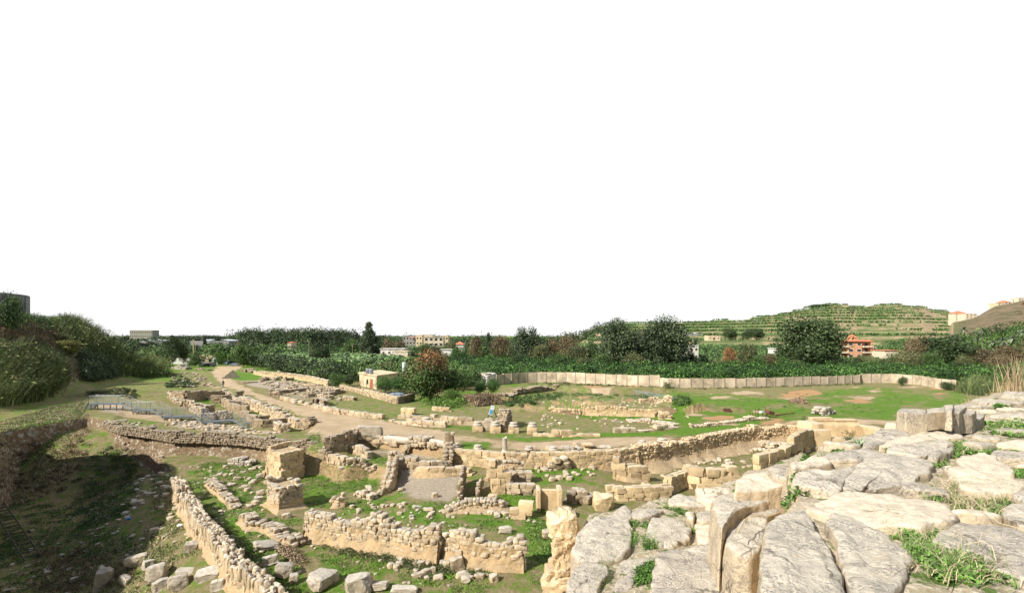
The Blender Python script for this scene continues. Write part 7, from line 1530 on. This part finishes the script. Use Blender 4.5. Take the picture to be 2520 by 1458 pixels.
# --- village and hill houses
VB = [
 ('unfinished_building', 'unfinished concrete building with open floors and a red awning', 1007, 330, 826, 32, 'grey_plaster', 3, 4, 'building', 'flat', None, 1.4, 1.8),
 ('tower_house', 'narrow tall tan house next to the unfinished building', 1031, 325, 825, 15, 'tan_plaster', 4, 2, 'house', 'flat', None, .8, 1.0),
 ('village_house', 'wide pale village house with two large dark windows', 1067, 318, 829, 48, 'cream', 2, 4, 'house', 'slab', None, 2.0, 1.6),
 ('village_house', 'narrow pale village house right of the wide one', 1096, 330, 826, 14, 'tan_plaster', 3, 2, 'house', 'flat', None, .9, 1.1),
 ('village_house', 'far pale rooftop building behind the wide village house', 1052, 345, 824, 26, 'cream', 3, 3, 'house', 'flat', None, .9, 1.1),
 ('farm_shed', 'long low shed with a bright white roof in the orchard', 965, 236, 858, 58, 'white_plaster', 1, 4, 'shed', 'slab', 'white_plaster', .8, .8),
 ('farm_building', 'low beige block building in front of the white roofed farm shed', 984, 226, 865, 38, 'cream', 1, 1, 'building', 'flat', None, .7, .7),
 ('farm_shed', 'small shed with a rusty red roof among village trees', 1130, 246, 847, 20, 'white_plaster', 1, 2, 'shed', 'hip', 'red_tile', .7, .7),
 ('farm_shed', 'small white roofed shed behind the rusty topped tree', 1098, 232, 860, 26, 'white_plaster', 1, 1, 'shed', 'slab', 'white_plaster', .7, .7),
 ('ruined_house', 'white rubble walled house half hidden beside the big eucalyptus', 1702, 236, 850, 34, 'white_plaster', 2, 3, 'house', 'flat', None, .9, 1.2),
 ('white_house', 'small white house with a dark porch below the hill fields', 1927, 255, 857, 34, 'white_plaster', 1, 3, 'house', 'slab', 'white_plaster', 1.2, 1.4),
 ('farm_shed', 'long pinkish roofed shed right of the orange apartment building', 2194, 225, 862, 34, 'cream', 1, 3, 'shed', 'slab', 'red_tile', .7, .7),
 ('stone_farmhouse', 'tan farmhouse of two blocks on the lower hill terraces', 1758, 395, 826, 30, 'tan_plaster', 1, 3, 'house', 'flat', None, .9, .9),
 ('ruined_tower', 'small tan ruined tower house on the left shoulder of the hill', 1474, 470, 820, 14, 'tan_plaster', 2, 2, 'house', 'flat', None, .9, 1.2),
 ('hill_house', 'white house with a tiled hip roof in the saddle between the hills', 2366, 470, 771, 28, 'cream', 2, 4, 'house', 'hip', 'red_tile', .9, 1.1),
 ('hill_house', 'pale cubic house standing lower in the saddle between the hills', 2390, 432, 772, 28, 'cream', 2, 3, 'house', 'flat', None, .9, 1.1),
 ('hill_house', 'tan house at the left end of the brown ridge', 2464, 436, 748, 18, 'tan_plaster', 2, 2, 'house', 'flat', None, .9, 1.1),
 ('hill_house', 'low house with a red roof on the brown ridge', 2480, 440, 748, 16, 'cream', 1, 2, 'house', 'hip', 'red_tile', .9, 1.1),
 ('hill_house', 'white tall house on the brown ridge, second from the right edge', 2497, 440, 737, 14, 'white_plaster', 3, 2, 'house', 'flat', None, .9, 1.1),
 ('hill_house', 'pale house at the right edge of the brown ridge', 2515, 436, 733, 16, 'cream', 3, 3, 'house', 'flat', None, .9, 1.1),
 ('grey_factory', 'grey ribbed industrial building on the horizon left of the plain', 347, 420, 813, 56, 'grey_plaster', 3, 11, 'building', 'flat', None, .8, 2.2),
 ('farm_shed', 'low red roofed house among the trees on the far plain', 712, 300, 843, 9, 'cream', 1, 1, 'shed', 'hip', 'red_tile', .7, .7),
]
for nm, lb, u, y, vt, wp, mt, nf, nw, ct, rf, rm, ww, wh in VB: house(nm, lb, u, y, vt, wp, mt, nf, nw, d=8, cat=ct, roof=rf, roofmat=rm, ww=ww, wh=wh, sink=3)
e = tag(empty('awning', (*at(1014, 329)[:2], 11.2)), 'red awning on the top floor of the unfinished concrete building', 'awning'); mb = MB(); mb.add([(-1.3, 0, .5), (1.3, 0, .5), (1.3, -1.2, 0), (-1.3, -1.2, 0)], q=[(0, 1, 2, 3)]); mb.obj('cloth', MAT['red_tile'], e); mb = MB(); mb.bar((-1.3, -1.2, 0), (1.3, -1.2, 0), .05); mb.obj('bar', MAT['steel'], e)
def greenhouse(label, u, y, wpx, d, h=2.6, zt=None):
    g = at(u, y); w_ = wpx*y/F; r = tag(empty('greenhouse', g), label, 'greenhouse', None); n = max(2, int(w_/7)); mb = MB()
    for i in range(n):
        a, b = -w_/2+w_*i/n, -w_/2+w_*(i+1)/n; x = np.linspace(a, b, 7); z = h*.7+h*.3*np.sin(np.linspace(0, math.pi, 7)); hb_ = (zt-g[2]-h) if zt else 0; z = z+hb_
        V = [(xx, 0, zz) for xx, zz in zip(x, z)]+[(xx, d, zz) for xx, zz in zip(x, z)]; mb.add(V, q=[(j, j+1, 8+j, 7+j) for j in range(6)])
    mb.obj('plastic_roof', MAT['plastic_sheet'], r); mb = MB(); mb.box((-w_/2+.05, .1, -1), (w_/2-.05, d, h*.69+hb_)); mb.obj('side_sheet', MAT['grey_plaster'], r)
greenhouse('blue grey plastic greenhouse on the upper left of the hill fields', 1522, 520, 40, 30)
greenhouse('wide plastic greenhouse rows along the middle of the hill crest', 1975-100, 640, 96, 40)
greenhouse('pale greenhouse below the hill crest next to the big eucalyptus', 1710, 450, 44, 24)
greenhouse('small pale greenhouse under the flat topped clump of trees', 2010, 660, 40, 30)
greenhouse('long pale greenhouse roof on the plain above the guard house', 515, 262, 96, 10, 2.2, 10.6)
greenhouse('low white greenhouse on the plain beside the grey factory', 370, 300, 56, 14, 2.2, 10.2)
# concrete tank on the left hill
e = tag(empty('concrete_tank', (-158.5, 142, 11.2)), 'big dark grey round concrete tank on top of the left hill', 'tank')
mb = MB(); n = 90; mb.lathe([(18, -2), (18, 13.2), (17.4, 13.2), (17.4, 12), (0, 12)], n=n); mb.obj('shell', MAT['tank_concrete'], e)
for i in range(0, n, 6):
    a = i/n*2*math.pi; mb = MB(); mb.box((17.9, -.12, -2), (18.16, .12, 13.1), Mt(0, 0, 0, a)); mb.obj('rib', MAT['tank_concrete'], e)
for z_ in (2, 5, 8, 11): mb = MB(); mb.lathe([(18.0, z_), (18.08, z_+.05), (18.08, z_+.2), (18.0, z_+.25)], n=n); mb.obj('band', MAT['grey_plaster'], e)
# --- metal walkway
def walkway():
    P = [(U('a', (885, 1345)), -.0), (U('a', (922, 1282)), 1.2), (U('a', (1240, 1285)), 1.2), (U('a', (1370, 1352)), .4), (U('a', (1570, 1352)), .4), (U('a', (1690, 1425)), -.2), (U('b', (280, 1062)), -.2), (U('b', (370, 1128)), -.6), (U('b', (690, 1105)), -.45), (U('b', (840, 1185)), -1.0)]
    W = [np.array([*D(u, v, z), z]) for (u, v), z in P]; o = W[2]
    r = tag(empty('metal_walkway', o), 'galvanised steel visitor walkway with railings stepping down over the excavated rooms', 'walkway'); W = [p-o for p in W]
    for i, (a, b) in enumerate(zip(W[:-1], W[1:])):
        d = b-a; dh = np.array([d[0], d[1], 0]); L = np.linalg.norm(dh); dh /= L; nn = np.array([-dh[1], dh[0], 0]); M = np.eye(4); wd = 1.3
        if abs(d[2]) < .3:
            mb = MB(); V = [a, b, b+nn*wd, a+nn*wd]; V = V+[p-[0, 0, .22] for p in V]; mb.add(V, q=[(0, 1, 2, 3), (4, 7, 6, 5), (0, 4, 5, 1), (1, 5, 6, 2), (2, 6, 7, 3), (3, 7, 4, 0)]); mb.obj('deck', MAT['steel'], r)
            for f in (.08, .5, .92):
                for s in (0, wd): p = a+d*f+nn*s; mb = MB(); mb.bar(p-[0, 0, .2], p-[0, 0, 1.6], .08); mb.obj('support_leg', MAT['steel'], r)
        else:
            n = max(3, int(abs(d[2])/.17)); st = MB()
            for k in range(n): p = a+d*(k+.5)/n; h_ = dh*.16; V = [p-h_, p+h_, p+h_+nn*wd, p-h_+nn*wd]; V = V+[q-[0, 0, .05] for q in V]; st.add(V, q=[(0, 1, 2, 3), (4, 7, 6, 5), (0, 4, 5, 1), (1, 5, 6, 2), (2, 6, 7, 3), (3, 7, 4, 0)])
            sf = st.obj('stair_flight', MAT['steel'], r); mb = MB()
            for s in (0, wd): mb.bar(a+nn*s, b+nn*s, .10)
            mb.obj('stringer', MAT['steel'], sf)
        for s in (0, wd):
            rl = MB()
            for hh in (.25, .5, .75, 1.0): rl.bar(a+nn*s+[0, 0, hh], b+nn*s+[0, 0, hh], .013, n=4)
            rl.bar(a+nn*s+[0, 0, 1.25], b+nn*s+[0, 0, 1.25], .025, n=5)
            for k in range(int(L/1.7)+2): p = a+d*min(1, k/(int(L/1.7)+1))+nn*s; rl.bar(p, p+[0, 0, 1.25], .024, n=5)
            rl.obj('railing', MAT['steel_rail'], r)
walkway()
# --- poles and fences
def pole(label, u, y, vtop, r_, mat, cross=False):
    g = at(u, y); h = CAMZ+(HZ-vtop)*y/F-g[2]; e = tag(empty('utility_pole', g), label, 'pole'); mb = MB(); mb.bar((0, 0, -.3), (0, 0, h), r_, r2=r_*.75, n=8); mb.obj('shaft', MAT[mat], e)
    mb = MB(); mb.bar((-.6, 0, h-.4), (.6, 0, h-.4), .05); mb.obj('crossarm', MAT[mat], e)
    if cross: mb = MB(); mb.bar((0, 0, h-.1), (1.6, 0, h), .05); mb.box((1.3, -.15, h-.1), (2.0, .15, h+.02)); mb.obj('lamp_head', MAT['steel_rail'], e)
pole('thick yellowish pole behind the white container', 476, 222, 834, .22, 'pole_wood')
pole('thin dark pole rising from the wire fence', 742, 150, 871, .09, 'pole_dark')
pole('pale thin pole above the banana plantation', 760, 225, 838, .10, 'pole_wood')
pole('white street lamp pole in the orchard left of the cypress', 867, 235, 846, .10, 'pole_wood', True)
pole('dark thin pole by the boundary wall corner', 1288, 139, 888, .05, 'pole_dark')
pole('wooden pole in front of the hill crop field', 1926-0, 262, 848, .10, 'pole_wood')
pole('bare thin pole on the skyline right of the village', 1185, 300, 812, .10, 'pole_dark')
def fence(label, reg, pts, h=1.5, step=3.0, wires=4, name='wire_fence', dz=0.0):
    W = np.array([G(*p)[:2] for p in UU(reg, pts)]); d = np.concatenate([[0], np.cumsum(np.hypot(*np.diff(W, axis=0).T))]); o = np.array([*W[0], H(*W[0])]); e = tag(empty(name, o), label, 'fence'); pr = None; wm = MB()
    for s in np.arange(0, d[-1], step):
        x, y = np.interp(s, d, W[:, 0]), np.interp(s, d, W[:, 1]); p = np.array([x, y, H(x, y)+dz])-o; mb = MB(); mb.bar(p-[0, 0, .2], p+[0, 0, h], .045, n=5); mb.obj('post', MAT['pole_dark'], e)
        if pr is not None:
            for k in range(wires): f = (k+1)/wires; wm.bar(pr+[0, 0, h*f-.05], p+[0, 0, h*f-.05], .012, n=3)
        pr = p
    wm.obj('wire_mesh', MAT['pole_dark'], e)
fence('wire fence on thin posts along the dark hedge above the tan retaining wall', 'b', [(890, 568), (1050, 590), (1250, 615), (1450, 650), (1690, 705)])
fence('wire fence around the garden of the stone house', 'c', [(280, 752), (420, 790), (560, 825), (690, 868), (850, 850)], 2.2, 2.2)
# --- stepped pyramid like mound
g = G(*U('b', (650, 672))); mb = MB(); o = np.array([g[0], g[1], g[2]])
V = [(-2.0, -.8, -.2), (2.2, 2.9, -.2), (.2, 5.2, -.2), (-3.2, 2.2, -.2), (.1, 2.1, 2.45)]; V = np.array(V)
bd = []; 
for a, b in ((0, 1), (1, 2), (2, 3), (3, 0)):
    n_ = 10; base_ = len(bd)
    for i in range(n_+1):
        for j in range(n_+1-i): f, k = i/n_, j/max(1, n_-i); p = (V[a]*(1-k)+V[b]*k)*(1-f)+V[4]*f; q = mn.noise(Vector(p)*1.8)*.12*(1-f*.6); bd.append(p+np.array([q, q, q]))
    t_ = []; off = lambda i: base_+sum(n_+1-m for m in range(i))
    for i in range(n_):
        for j in range(n_-i): t_.append((off(i)+j, off(i)+j+1, off(i+1)+j)); 
        for j in range(n_-i-1): t_.append((off(i)+j+1, off(i+1)+j+1, off(i+1)+j))
    mb.add(bd[base_:], t=[tuple(x-base_ for x in tt) for tt in t_])
ob = mb.obj('stone_pyramid', MAT['boulder']); ob.location = o; tag(ob, 'small dark pyramid shaped stone mound at the side of the dirt road', 'mound')
# --- column and column bases
def shaft(mb, r_, z0, z1, n=20, broken=True):
    a = np.arange(n)/n*2*np.pi; V = []
    for z_, k in ((z0, 1.0), ((z0+z1)/2, .97), (z1, .94)):
        V.append(np.stack([r_*k*np.cos(a), r_*k*np.sin(a), np.full(n, z_)+(rng.normal(0, .05, n)+.07*np.cos(a*1.0) if (broken and z_ == z1) else 0)], 1))
    V = np.concatenate(V+[np.array([[0, 0, z1-.04]])]); mb.add(V, q=[(j*n+i, j*n+(i+1) % n, (j+1)*n+(i+1) % n, (j+1)*n+i) for j in range(2) for i in range(n)], t=[(2*n+i, 2*n+(i+1) % n, 3*n) for i in range(n)])
x, y = D(1242, 1110.5, .25); e = tag(empty('column', (x, y, .12)), 'single standing broken marble column on a moulded base at the road edge', 'column')
mb = MB(); mb.box((-.36, -.36, 0), (.36, .36, .12)); mb.obj('plinth', MAT['white_stone'], e); mb = MB(); mb.lathe([(0, .12), (.34, .12), (.37, .17), (.34, .23), (.29, .25), (.31, .29), (.27, .32), (0, .32)], n=20); mb.obj('moulding', MAT['white_stone'], e, smooth=True); mb = MB(); shaft(mb, .25, .32, 1.62); mb.obj('shaft', MAT['white_stone'], e, smooth=False)
def col_base(label, reg, p, r_=.55, ped=0.0, mat='white_stone', group='column bases on the far side of the road', seat=0.0, flat=1.0):
    g = G(*U(reg, p)); e = tag(empty('column_base', (g[0], g[1]+r_*.5, g[2]+seat)), label, 'column base', group)
    if ped: mb = MB(); put(mb, T_ASH, (0, 0, ped/2), (r_*2.3, r_*2.0, ped*1.04), 0, .02); put(mb, T_ASH, (-r_*.5, -r_*.2, ped*.3), (r_*1.1, r_*1.9, ped*.6), 0, .02); mb.obj('pedestal', MAT['ashlar'], e)
    mb = MB(); f = flat; mb.lathe([(0, ped), (r_*.95, ped), (r_*1.02, ped+.10*f), (r_*1.0, ped+.22*f), (r_*.80, ped+.28*f), (r_*.76, ped+.34*f), (r_*.86, ped+.42*f), (r_*.82, ped+.52*f), (r_*.55, ped+.56*f), (0, ped+.56*f)], n=18, jit=.012); mb.obj('moulded_drum', MAT[mat], e, smooth=False); return e
for lb, rg_, p, r_, pd in [
 ('small column base, first and farthest along the road kerb', 'b', (1335, 930), .62, 0), ('low pale drum between the first two big column bases', 'b', (1395, 932), .45, 0), ('second big column base along the road kerb', 'b', (1465, 953), .6, 0),
 ('third big column base, in front of the rough wall piece', 'b', (1602, 975), .7, 0), ('fourth big column base, beside a bright grass patch', 'b', (1732, 1003), .65, 0), ('fifth column base, halfway down the road kerb', 'c', (72, 968), .60, 0),
 ('sixth column base, followed by a gap in the kerb', 'c', (218, 995), .62, 0), ('seventh column base, before a grey flat stone', 'c', (368, 1012), .60, 0), ('eighth column base, at the raised end of the kerb', 'c', (508, 1032), .60, 0),
 ('lone pale column base lying on the long pale kerb', 'c', (975, 1095), .62, .35), ('small broken drum beside the lone pale column base', 'c', (825, 1095), .4, 0),
 ('column base on a tall squared pedestal beside the dark leaning slabs', 'c', (1468, 1168), .62, .75), ('column base on a tall pedestal beside the earth outcrop', 'c', (1640, 1178), .62, .85),
 ('column base on a double pedestal right of the earth outcrop', 'd', (140, 1258), .60, .85), ('rightmost pedestal column base, with small blocks at its left', 'd', (320, 1262), .58, .85)]:
    col_base(lb, rg_, p, r_, pd)
for lb, rg_, p, r_, fl in [('round white column base on the retaining wall top nearest the dark cross wall', 'j', (10, 205), .5, .9), ('white column base on the retaining wall, left of the standing column', 'j', (212, 215), .5, .9),
 ('white column base on the retaining wall, first right of the standing column', 'j', (665, 218), .5, .8), ('white column base on the retaining wall, second right of the standing column', 'j', (880, 218), .5, .8),
 ('thin white disc lying on the retaining wall', 'j', (1100, 198), .45, .3), ('flat white disc on the dirt strip right of the tan capital', 'j', (1335, 183), .6, .35), ('white drum on the dirt above the start of the crumbling wall', 'k', (310, 243), .5, .7), ('white broken drum farther up the dirt strip', 'k', (480, 220), .65, .7)]:
    col_base(lb, rg_, p, r_, 0, group='white drums along the retaining wall', flat=fl, seat=.05)
e = tag(empty('capital', G(*U('j', (1178, 200)))), 'square tan capital block standing on the retaining wall', 'capital'); mb = MB(); mb.lathe([(0, 0), (.36, 0), (.38, .35), (.5, .55), (0, .55)], n=8); mb.obj('bell', MAT['ashlar'], e); mb = MB(); mb.box((-.55, -.55, .55), (.55, .55, .72)); mb.obj('abacus', MAT['ashlar'], e)
boulder('stone_block', 'grey white block beside the second white column base', 'j', (985, 212), (.95, .6, .55), 0, 'white_stone'); boulder('stone_block', 'wedge shaped white block with a dark shadow on the retaining wall', 'j', (1035, 214), (1.0, .6, .55), .1, 'white_stone'); boulder('stone_block', 'small pinkish block touching the first white base right of the column', 'j', (708, 215), (.5, .5, .5), .2, 'limestone')
def fallen(label, reg, a, b, r_, mat='white_stone'):
    A, B = G(*U(reg, a)), G(*U(reg, b)); mb = MB(); A = A+[0, 0, r_*.8]; B = B+[0, 0, r_*.8]; d = B-A; m = 6
    for i in range(1): mb.bar(A-A, d, r_, r2=r_*.92, n=16)
    o = mb.obj('fallen_column', MAT[mat]); o.location = A; return tag(o, label, 'column')
fallen('long pale fallen column shaft lying along the back of the ruined room', 'i', (735, 120), (1020, 160), .42)
fallen('second fallen column shaft, ending at the dark cross wall', 'i', (1135, 158), (1290, 200), .42)
fallen('short fallen shaft piece beside the grey wedge block', 'i', (590, 95), (690, 110), .35)
boulder('stone_block', 'grey wedge shaped block at the back corner of the ruined room', 'i', (570, 125), (3.4, 1.6, 1.7), .05, 'boulder')
lump('marble_slab', 'dark slab leaning against the grassy gap next to the pedestals', 'slab', G(*U('c', (1580, 1165))), (1.6, .5, 2.0), 'boulder', 9)
# --- open fronted stone box
g = G(*U('j', (850, 742))); e = tag(empty('stone_box', g), 'open fronted tan stone box with two thick side walls standing in the grass', 'stone box')
for x0, x1, nm in ((-1.15, -.78, 'side_wall'), (.62, 1.05, 'side_wall')): mb = MB(); V, Q = rough_block(6, .1, .03, int(x1*100) % 50); mb.add(xf(V, Mt((x0+x1)/2, .75, .85, 0, x1-x0, 1.8, 2.1)), q=Q); mb.obj(nm, MAT['ashlar'], e)
mb = MB(); V, Q = rough_block(6, .08, .03, 7); mb.add(xf(V, Mt(-.08, .55, .80, 0, 1.5, .35, 1.95)), q=Q); mb.obj('back_panel', MAT['ashlar'], e)
# --- carved niche structure at the right end of the retaining wall
def niche():
    zb = -2.4; A = np.array(D(*U('n', (1270, 800)), zb)); o = np.array([A[0], A[1], zb])
    e = tag(empty('carved_niche', o), 'smooth tan carved stone niche with a stepped top and a dark doorway at its left', 'ruin')
    def blk(name, x0, x1, y0, y1, z0, z1, par, mat='ashlar', sd=1, n=8):
        V, Q = rough_block(n, .05, .025, sd); mb = MB(); mb.add(xf(V, Mt((x0+x1)/2, (y0+y1)/2, (z0+z1)/2, 0, (x1-x0)*1.01, (y1-y0)*1.01, (z1-z0)*1.01)), q=Q); return mb.obj(name, MAT[mat], par)
    blk('front_pier', 0, 2.2, 0, 1.4, -.3, 2.6, e, sd=11); blk('front_pier', .1, 2.3, 1.5, 4.6, -.3, 3.2, e, sd=12)
    bw = blk('back_wall', 2.2, 9.2, 4.6, 5.8, -.3, 3.0, e, sd=13, n=12); blk('cap_stone', 2.4, 5.4, 4.7, 5.7, 3.0, 3.5, bw, sd=14); blk('cap_stone', 5.5, 8.8, 4.7, 5.7, 3.0, 3.25, bw, sd=15)
    blk('low_wall', 2.2, 9.5, .2, 1.3, -.3, 1.5, e, sd=16, n=12); blk('floor_slab', 2.2, 9, 1.3, 4.6, -.3, .9, e, sd=17); blk('side_wall', 8.8, 10.2, .6, 5, -.3, 2.6, e, sd=18)
    d = blk('doorway', -.75, -.04, 1.2, 1.5, 0, 2.3, e, 'opening_shade', sd=19, n=3); blk('step_stone', -1.4, .2, -.5, .6, -.2, .5, e, 'dull_stone', sd=20, n=4)  # doorway is a solid near-black block painted as the shade within
    lump('shrub_', '', '', (0, 0, 0), (1, 1, 1), 'leaf_olive') if False else None
niche()
mb = MB(); g = D(*U('n', (1960, 640)), -1.2); leaf_quads(mb, [(g[0]+dx, g[1]+dy, -.9+dz) for dx, dy, dz in rng.normal(0, .45, (26, 3))], 36, (.35, .35, .3), .07, .3); tag(mb.obj('shrub', MAT['leaf_olive'], base=(g[0], g[1], -1.2)), 'dusty bush growing inside the carved niche', 'shrub')
mb = MB(); g = G(*U('n', (1020, 400))); leaf_quads(mb, [(g[0], g[1], g[2]+.4), (g[0]+.3, g[1], g[2]+.8)], 130, (.4, .3, .5), .07, .3); tag(mb.obj('shrub', MAT['leaf_citrus'], base=g), 'single small green shrub on top of the crumbling wall', 'shrub')
# --- metal frame shelter in the field
g0 = G(*U('d', (1330, 968))); e = tag(empty('hoop_shelter', g0), 'low bare metal frame of thin hoops standing in the field trench', 'frame'); k = None
P0, P1 = G(*U('d', (1330, 962))), G(*U('d', (1755, 975))); d = (P1-P0); d[2] = 0
for i in range(8): f = i/7; mb = MB(); p = P0+d*f-g0; mb.bar(p, p+[0, 0, 1.9], .035); mb.bar(p+[0, 0, 1.9], p+[0, 3, 2.1], .03); mb.bar(p+[0, 3, 0], p+[0, 3, 2.1], .03); mb.obj('hoop', MAT['steel_rail'], e)
for q0 in ([0, 0, 1.9], [0, 3, 2.1], [0, 1.5, 2.0]): mb = MB(); mb.bar(P0-g0+q0, P0+d-g0+q0, .035); mb.obj('rail', MAT['steel_rail'], e)
# --- tilted info sign
g = G(*U('c', (1590, 1035))); e = tag(empty('info_sign', g, .2), 'tilted white and blue information panel on a dark stand in the field', 'sign'); mb = MB(); M = Mt(0, 0, .45, 0, ry=.3); mb.box((-.30, -.03, 0), (.30, .03, 1.5), M); pn = mb.obj('panel', MAT['sign_white'], e); mb = MB(); mb.box((-.25, -.045, .15), (.25, -.032, .85), M); mb.obj('picture', MAT['sign_blue'], pn)
for a, b in (((-.4, .1, 0), (.2, .1, 1.2)), ((1.1, .5, 0), (.4, .1, 1.6)), ((.3, .8, 0), (.2, .1, 1.2))): mb = MB(); mb.bar(a, b, .06); mb.obj('leg', MAT['pole_dark'], e)
# --- scrap heap, red crate, litter, rails
g = G(*U('e', (890, 1180))); e = tag(empty('scrap_machine', g), 'rusty wrecked machine with a dark red box lying on the green field', 'scrap'); mb = MB(); V, Q = rough_block(4, .1, .06, 3); mb.add(xf(V, Mt(.7, 0, .8, .3, 1.1, .7, .6, ry=.3)), q=Q); mb.obj('box', MAT['rust'], e); mb = MB()
for i in range(12): a = rng.normal(0, 1, 3)*[1.1, .4, .1]+[-.5, 0, 0]; mb = MB(); mb.bar(a, a+rng.normal(0, .3, 3)+[0, 0, rng.uniform(.4, 1.3)], .05, n=5); mb.obj('bent_bar', MAT['rust'], e)
mb = MB(); mb.lathe([(0, -.12), (.4, -.12), (.42, 0), (.4, .12), (0, .12)], (-.8, -.2, .9), 12); mb.obj('wheel', MAT['tarp'], e)
g = G(*U('e', (1080, 1165))); mb = MB(); mb.bar((-1.6, 0, .2), (1.8, .5, .45), .09, n=5); mb.bar((-1.2, .1, .1), (1.2, .9, .3), .06, n=5); o = mb.obj('metal_bars', MAT['rust']); o.location = g; tag(o, 'rusty bars lying right of the wrecked machine', 'scrap')
g = G(*U('e', (525, 1125))); e = tag(empty('crate', g), 'dark red crate standing in the green field', 'crate'); mb = MB(); mb.box((-.5, 0, 0), (.5, .6, .45)); mb.obj('body', MAT['rust'], e); mb = MB(); mb.box((-.54, -.04, .45), (.54, .64, .52)); mb.obj('lid', MAT['rust'], e)
g = G(*U('g', (925, 930))); lump('plastic_bag', 'bright blue plastic litter in the shaded gully', 'litter', g, (.35, .3, .22), 'blue_litter', 21, 5, .3)
g = G(*U('h', (253, 868))); lump('plastic_bag', 'pale litter with blue print beside the long narrow wall', 'litter', g, (.5, .4, .2), 'sign_white', 22, 5, .3)
A = np.array(G(*U('g', (235, 1225))))+[0, 0, .25]; B = np.array(G(*U('g', (-20, 850))))+[0, 0, .5]; ladder('long dark iron ladder lying down the shaded slope', A, B, 1.1, 'pole_dark', 16, .07)  # ladder coloured dark instead of rust, the gully shade put into its colour
# --- person walking on the road
def person():
    g = G(*U('b', (592, 762))); r = tag(empty('person', g, R(200)), 'person in dark blue clothes walking down the dirt road', 'person')
    J = {'pel': (0, 0, .95), 'wa': (0, 0, 1.08), 'ch': (0, .02, 1.32), 'nk': (0, .01, 1.50), 'hb': (0, 0, 1.56), 'hm': (0, -.02, 1.66), 'ht': (0, 0, 1.76),
         'lh': (.10, 0, .90), 'lk': (.11, -.10, .50), 'la': (.11, .06, .09), 'lt': (.11, -.10, .04), 'rh': (-.10, 0, .90), 'rk': (-.11, .03, .49), 'ra': (-.11, .20, .10), 'rt': (-.11, .06, .04),
         'ls': (.19, .01, 1.43), 'le': (.25, .08, 1.14), 'lw': (.24, -.06, .90), 'lf': (.23, -.10, .80), 'rs': (-.19, .01, 1.43), 're': (-.25, .02, 1.14), 'rw': (-.25, -.16, .96), 'rf': (-.24, -.22, .88)}
    E = [('pel', 'wa'), ('wa', 'ch'), ('ch', 'nk'), ('nk', 'hb'), ('hb', 'hm'), ('hm', 'ht'), ('pel', 'lh'), ('lh', 'lk'), ('lk', 'la'), ('la', 'lt'), ('pel', 'rh'), ('rh', 'rk'), ('rk', 'ra'), ('ra', 'rt'), ('ch', 'ls'), ('ls', 'le'), ('le', 'lw'), ('lw', 'lf'), ('ch', 'rs'), ('rs', 're'), ('re', 'rw'), ('rw', 'rf')]
    rad = dict(pel=.14, wa=.13, ch=.16, nk=.055, hb=.06, hm=.10, ht=.07, lh=.095, lk=.065, la=.045, lt=.035, rh=.095, rk=.065, ra=.045, rt=.035, ls=.07, le=.048, lw=.032, lf=.03, rs=.07, re=.048, rw=.032, rf=.03)
    ks = list(J); me = bpy.data.meshes.new('body'); me.from_pydata([J[k_] for k_ in ks], [(ks.index(a), ks.index(b)) for a, b in E], []); ob = link('body', me, r)
    sk = ob.modifiers.new('skin', 'SKIN'); ob.modifiers.new('sub', 'SUBSURF').levels = 1; ob.modifiers['sub'].render_levels = 2
    for i, k_ in enumerate(ks): me.skin_vertices[0].data[i].radius = (rad[k_]*(1.15 if k_ in ('ch', 'wa', 'pel') else 1), rad[k_]*(.75 if k_ in ('ch', 'wa', 'pel') else 1))
    me.skin_vertices[0].data[0].use_root = True; me.materials.append(MAT['navy'])
    mb = MB(); mb.lathe([(.0, 1.55), (.075, 1.57), (.098, 1.66), (.088, 1.74), (.05, 1.79), (0, 1.80)], (0, -.01, 0), 14); mb.obj('head', MAT['skin'], r, smooth=True)
    mb = MB(); mb.lathe([(.104, 1.68), (.108, 1.74), (.07, 1.80), (0, 1.825)], (0, .015, 0), 14); mb.obj('hair', MAT['hair'], r, smooth=True)
    mb = MB(); V, Q = rough_block(4, .5, .03, 5); mb.add(xf(V, Mt(0, .17, 1.27, 0, .30, .17, .42)), q=Q); mb.obj('backpack', MAT['dark_cloth'], r)
person()
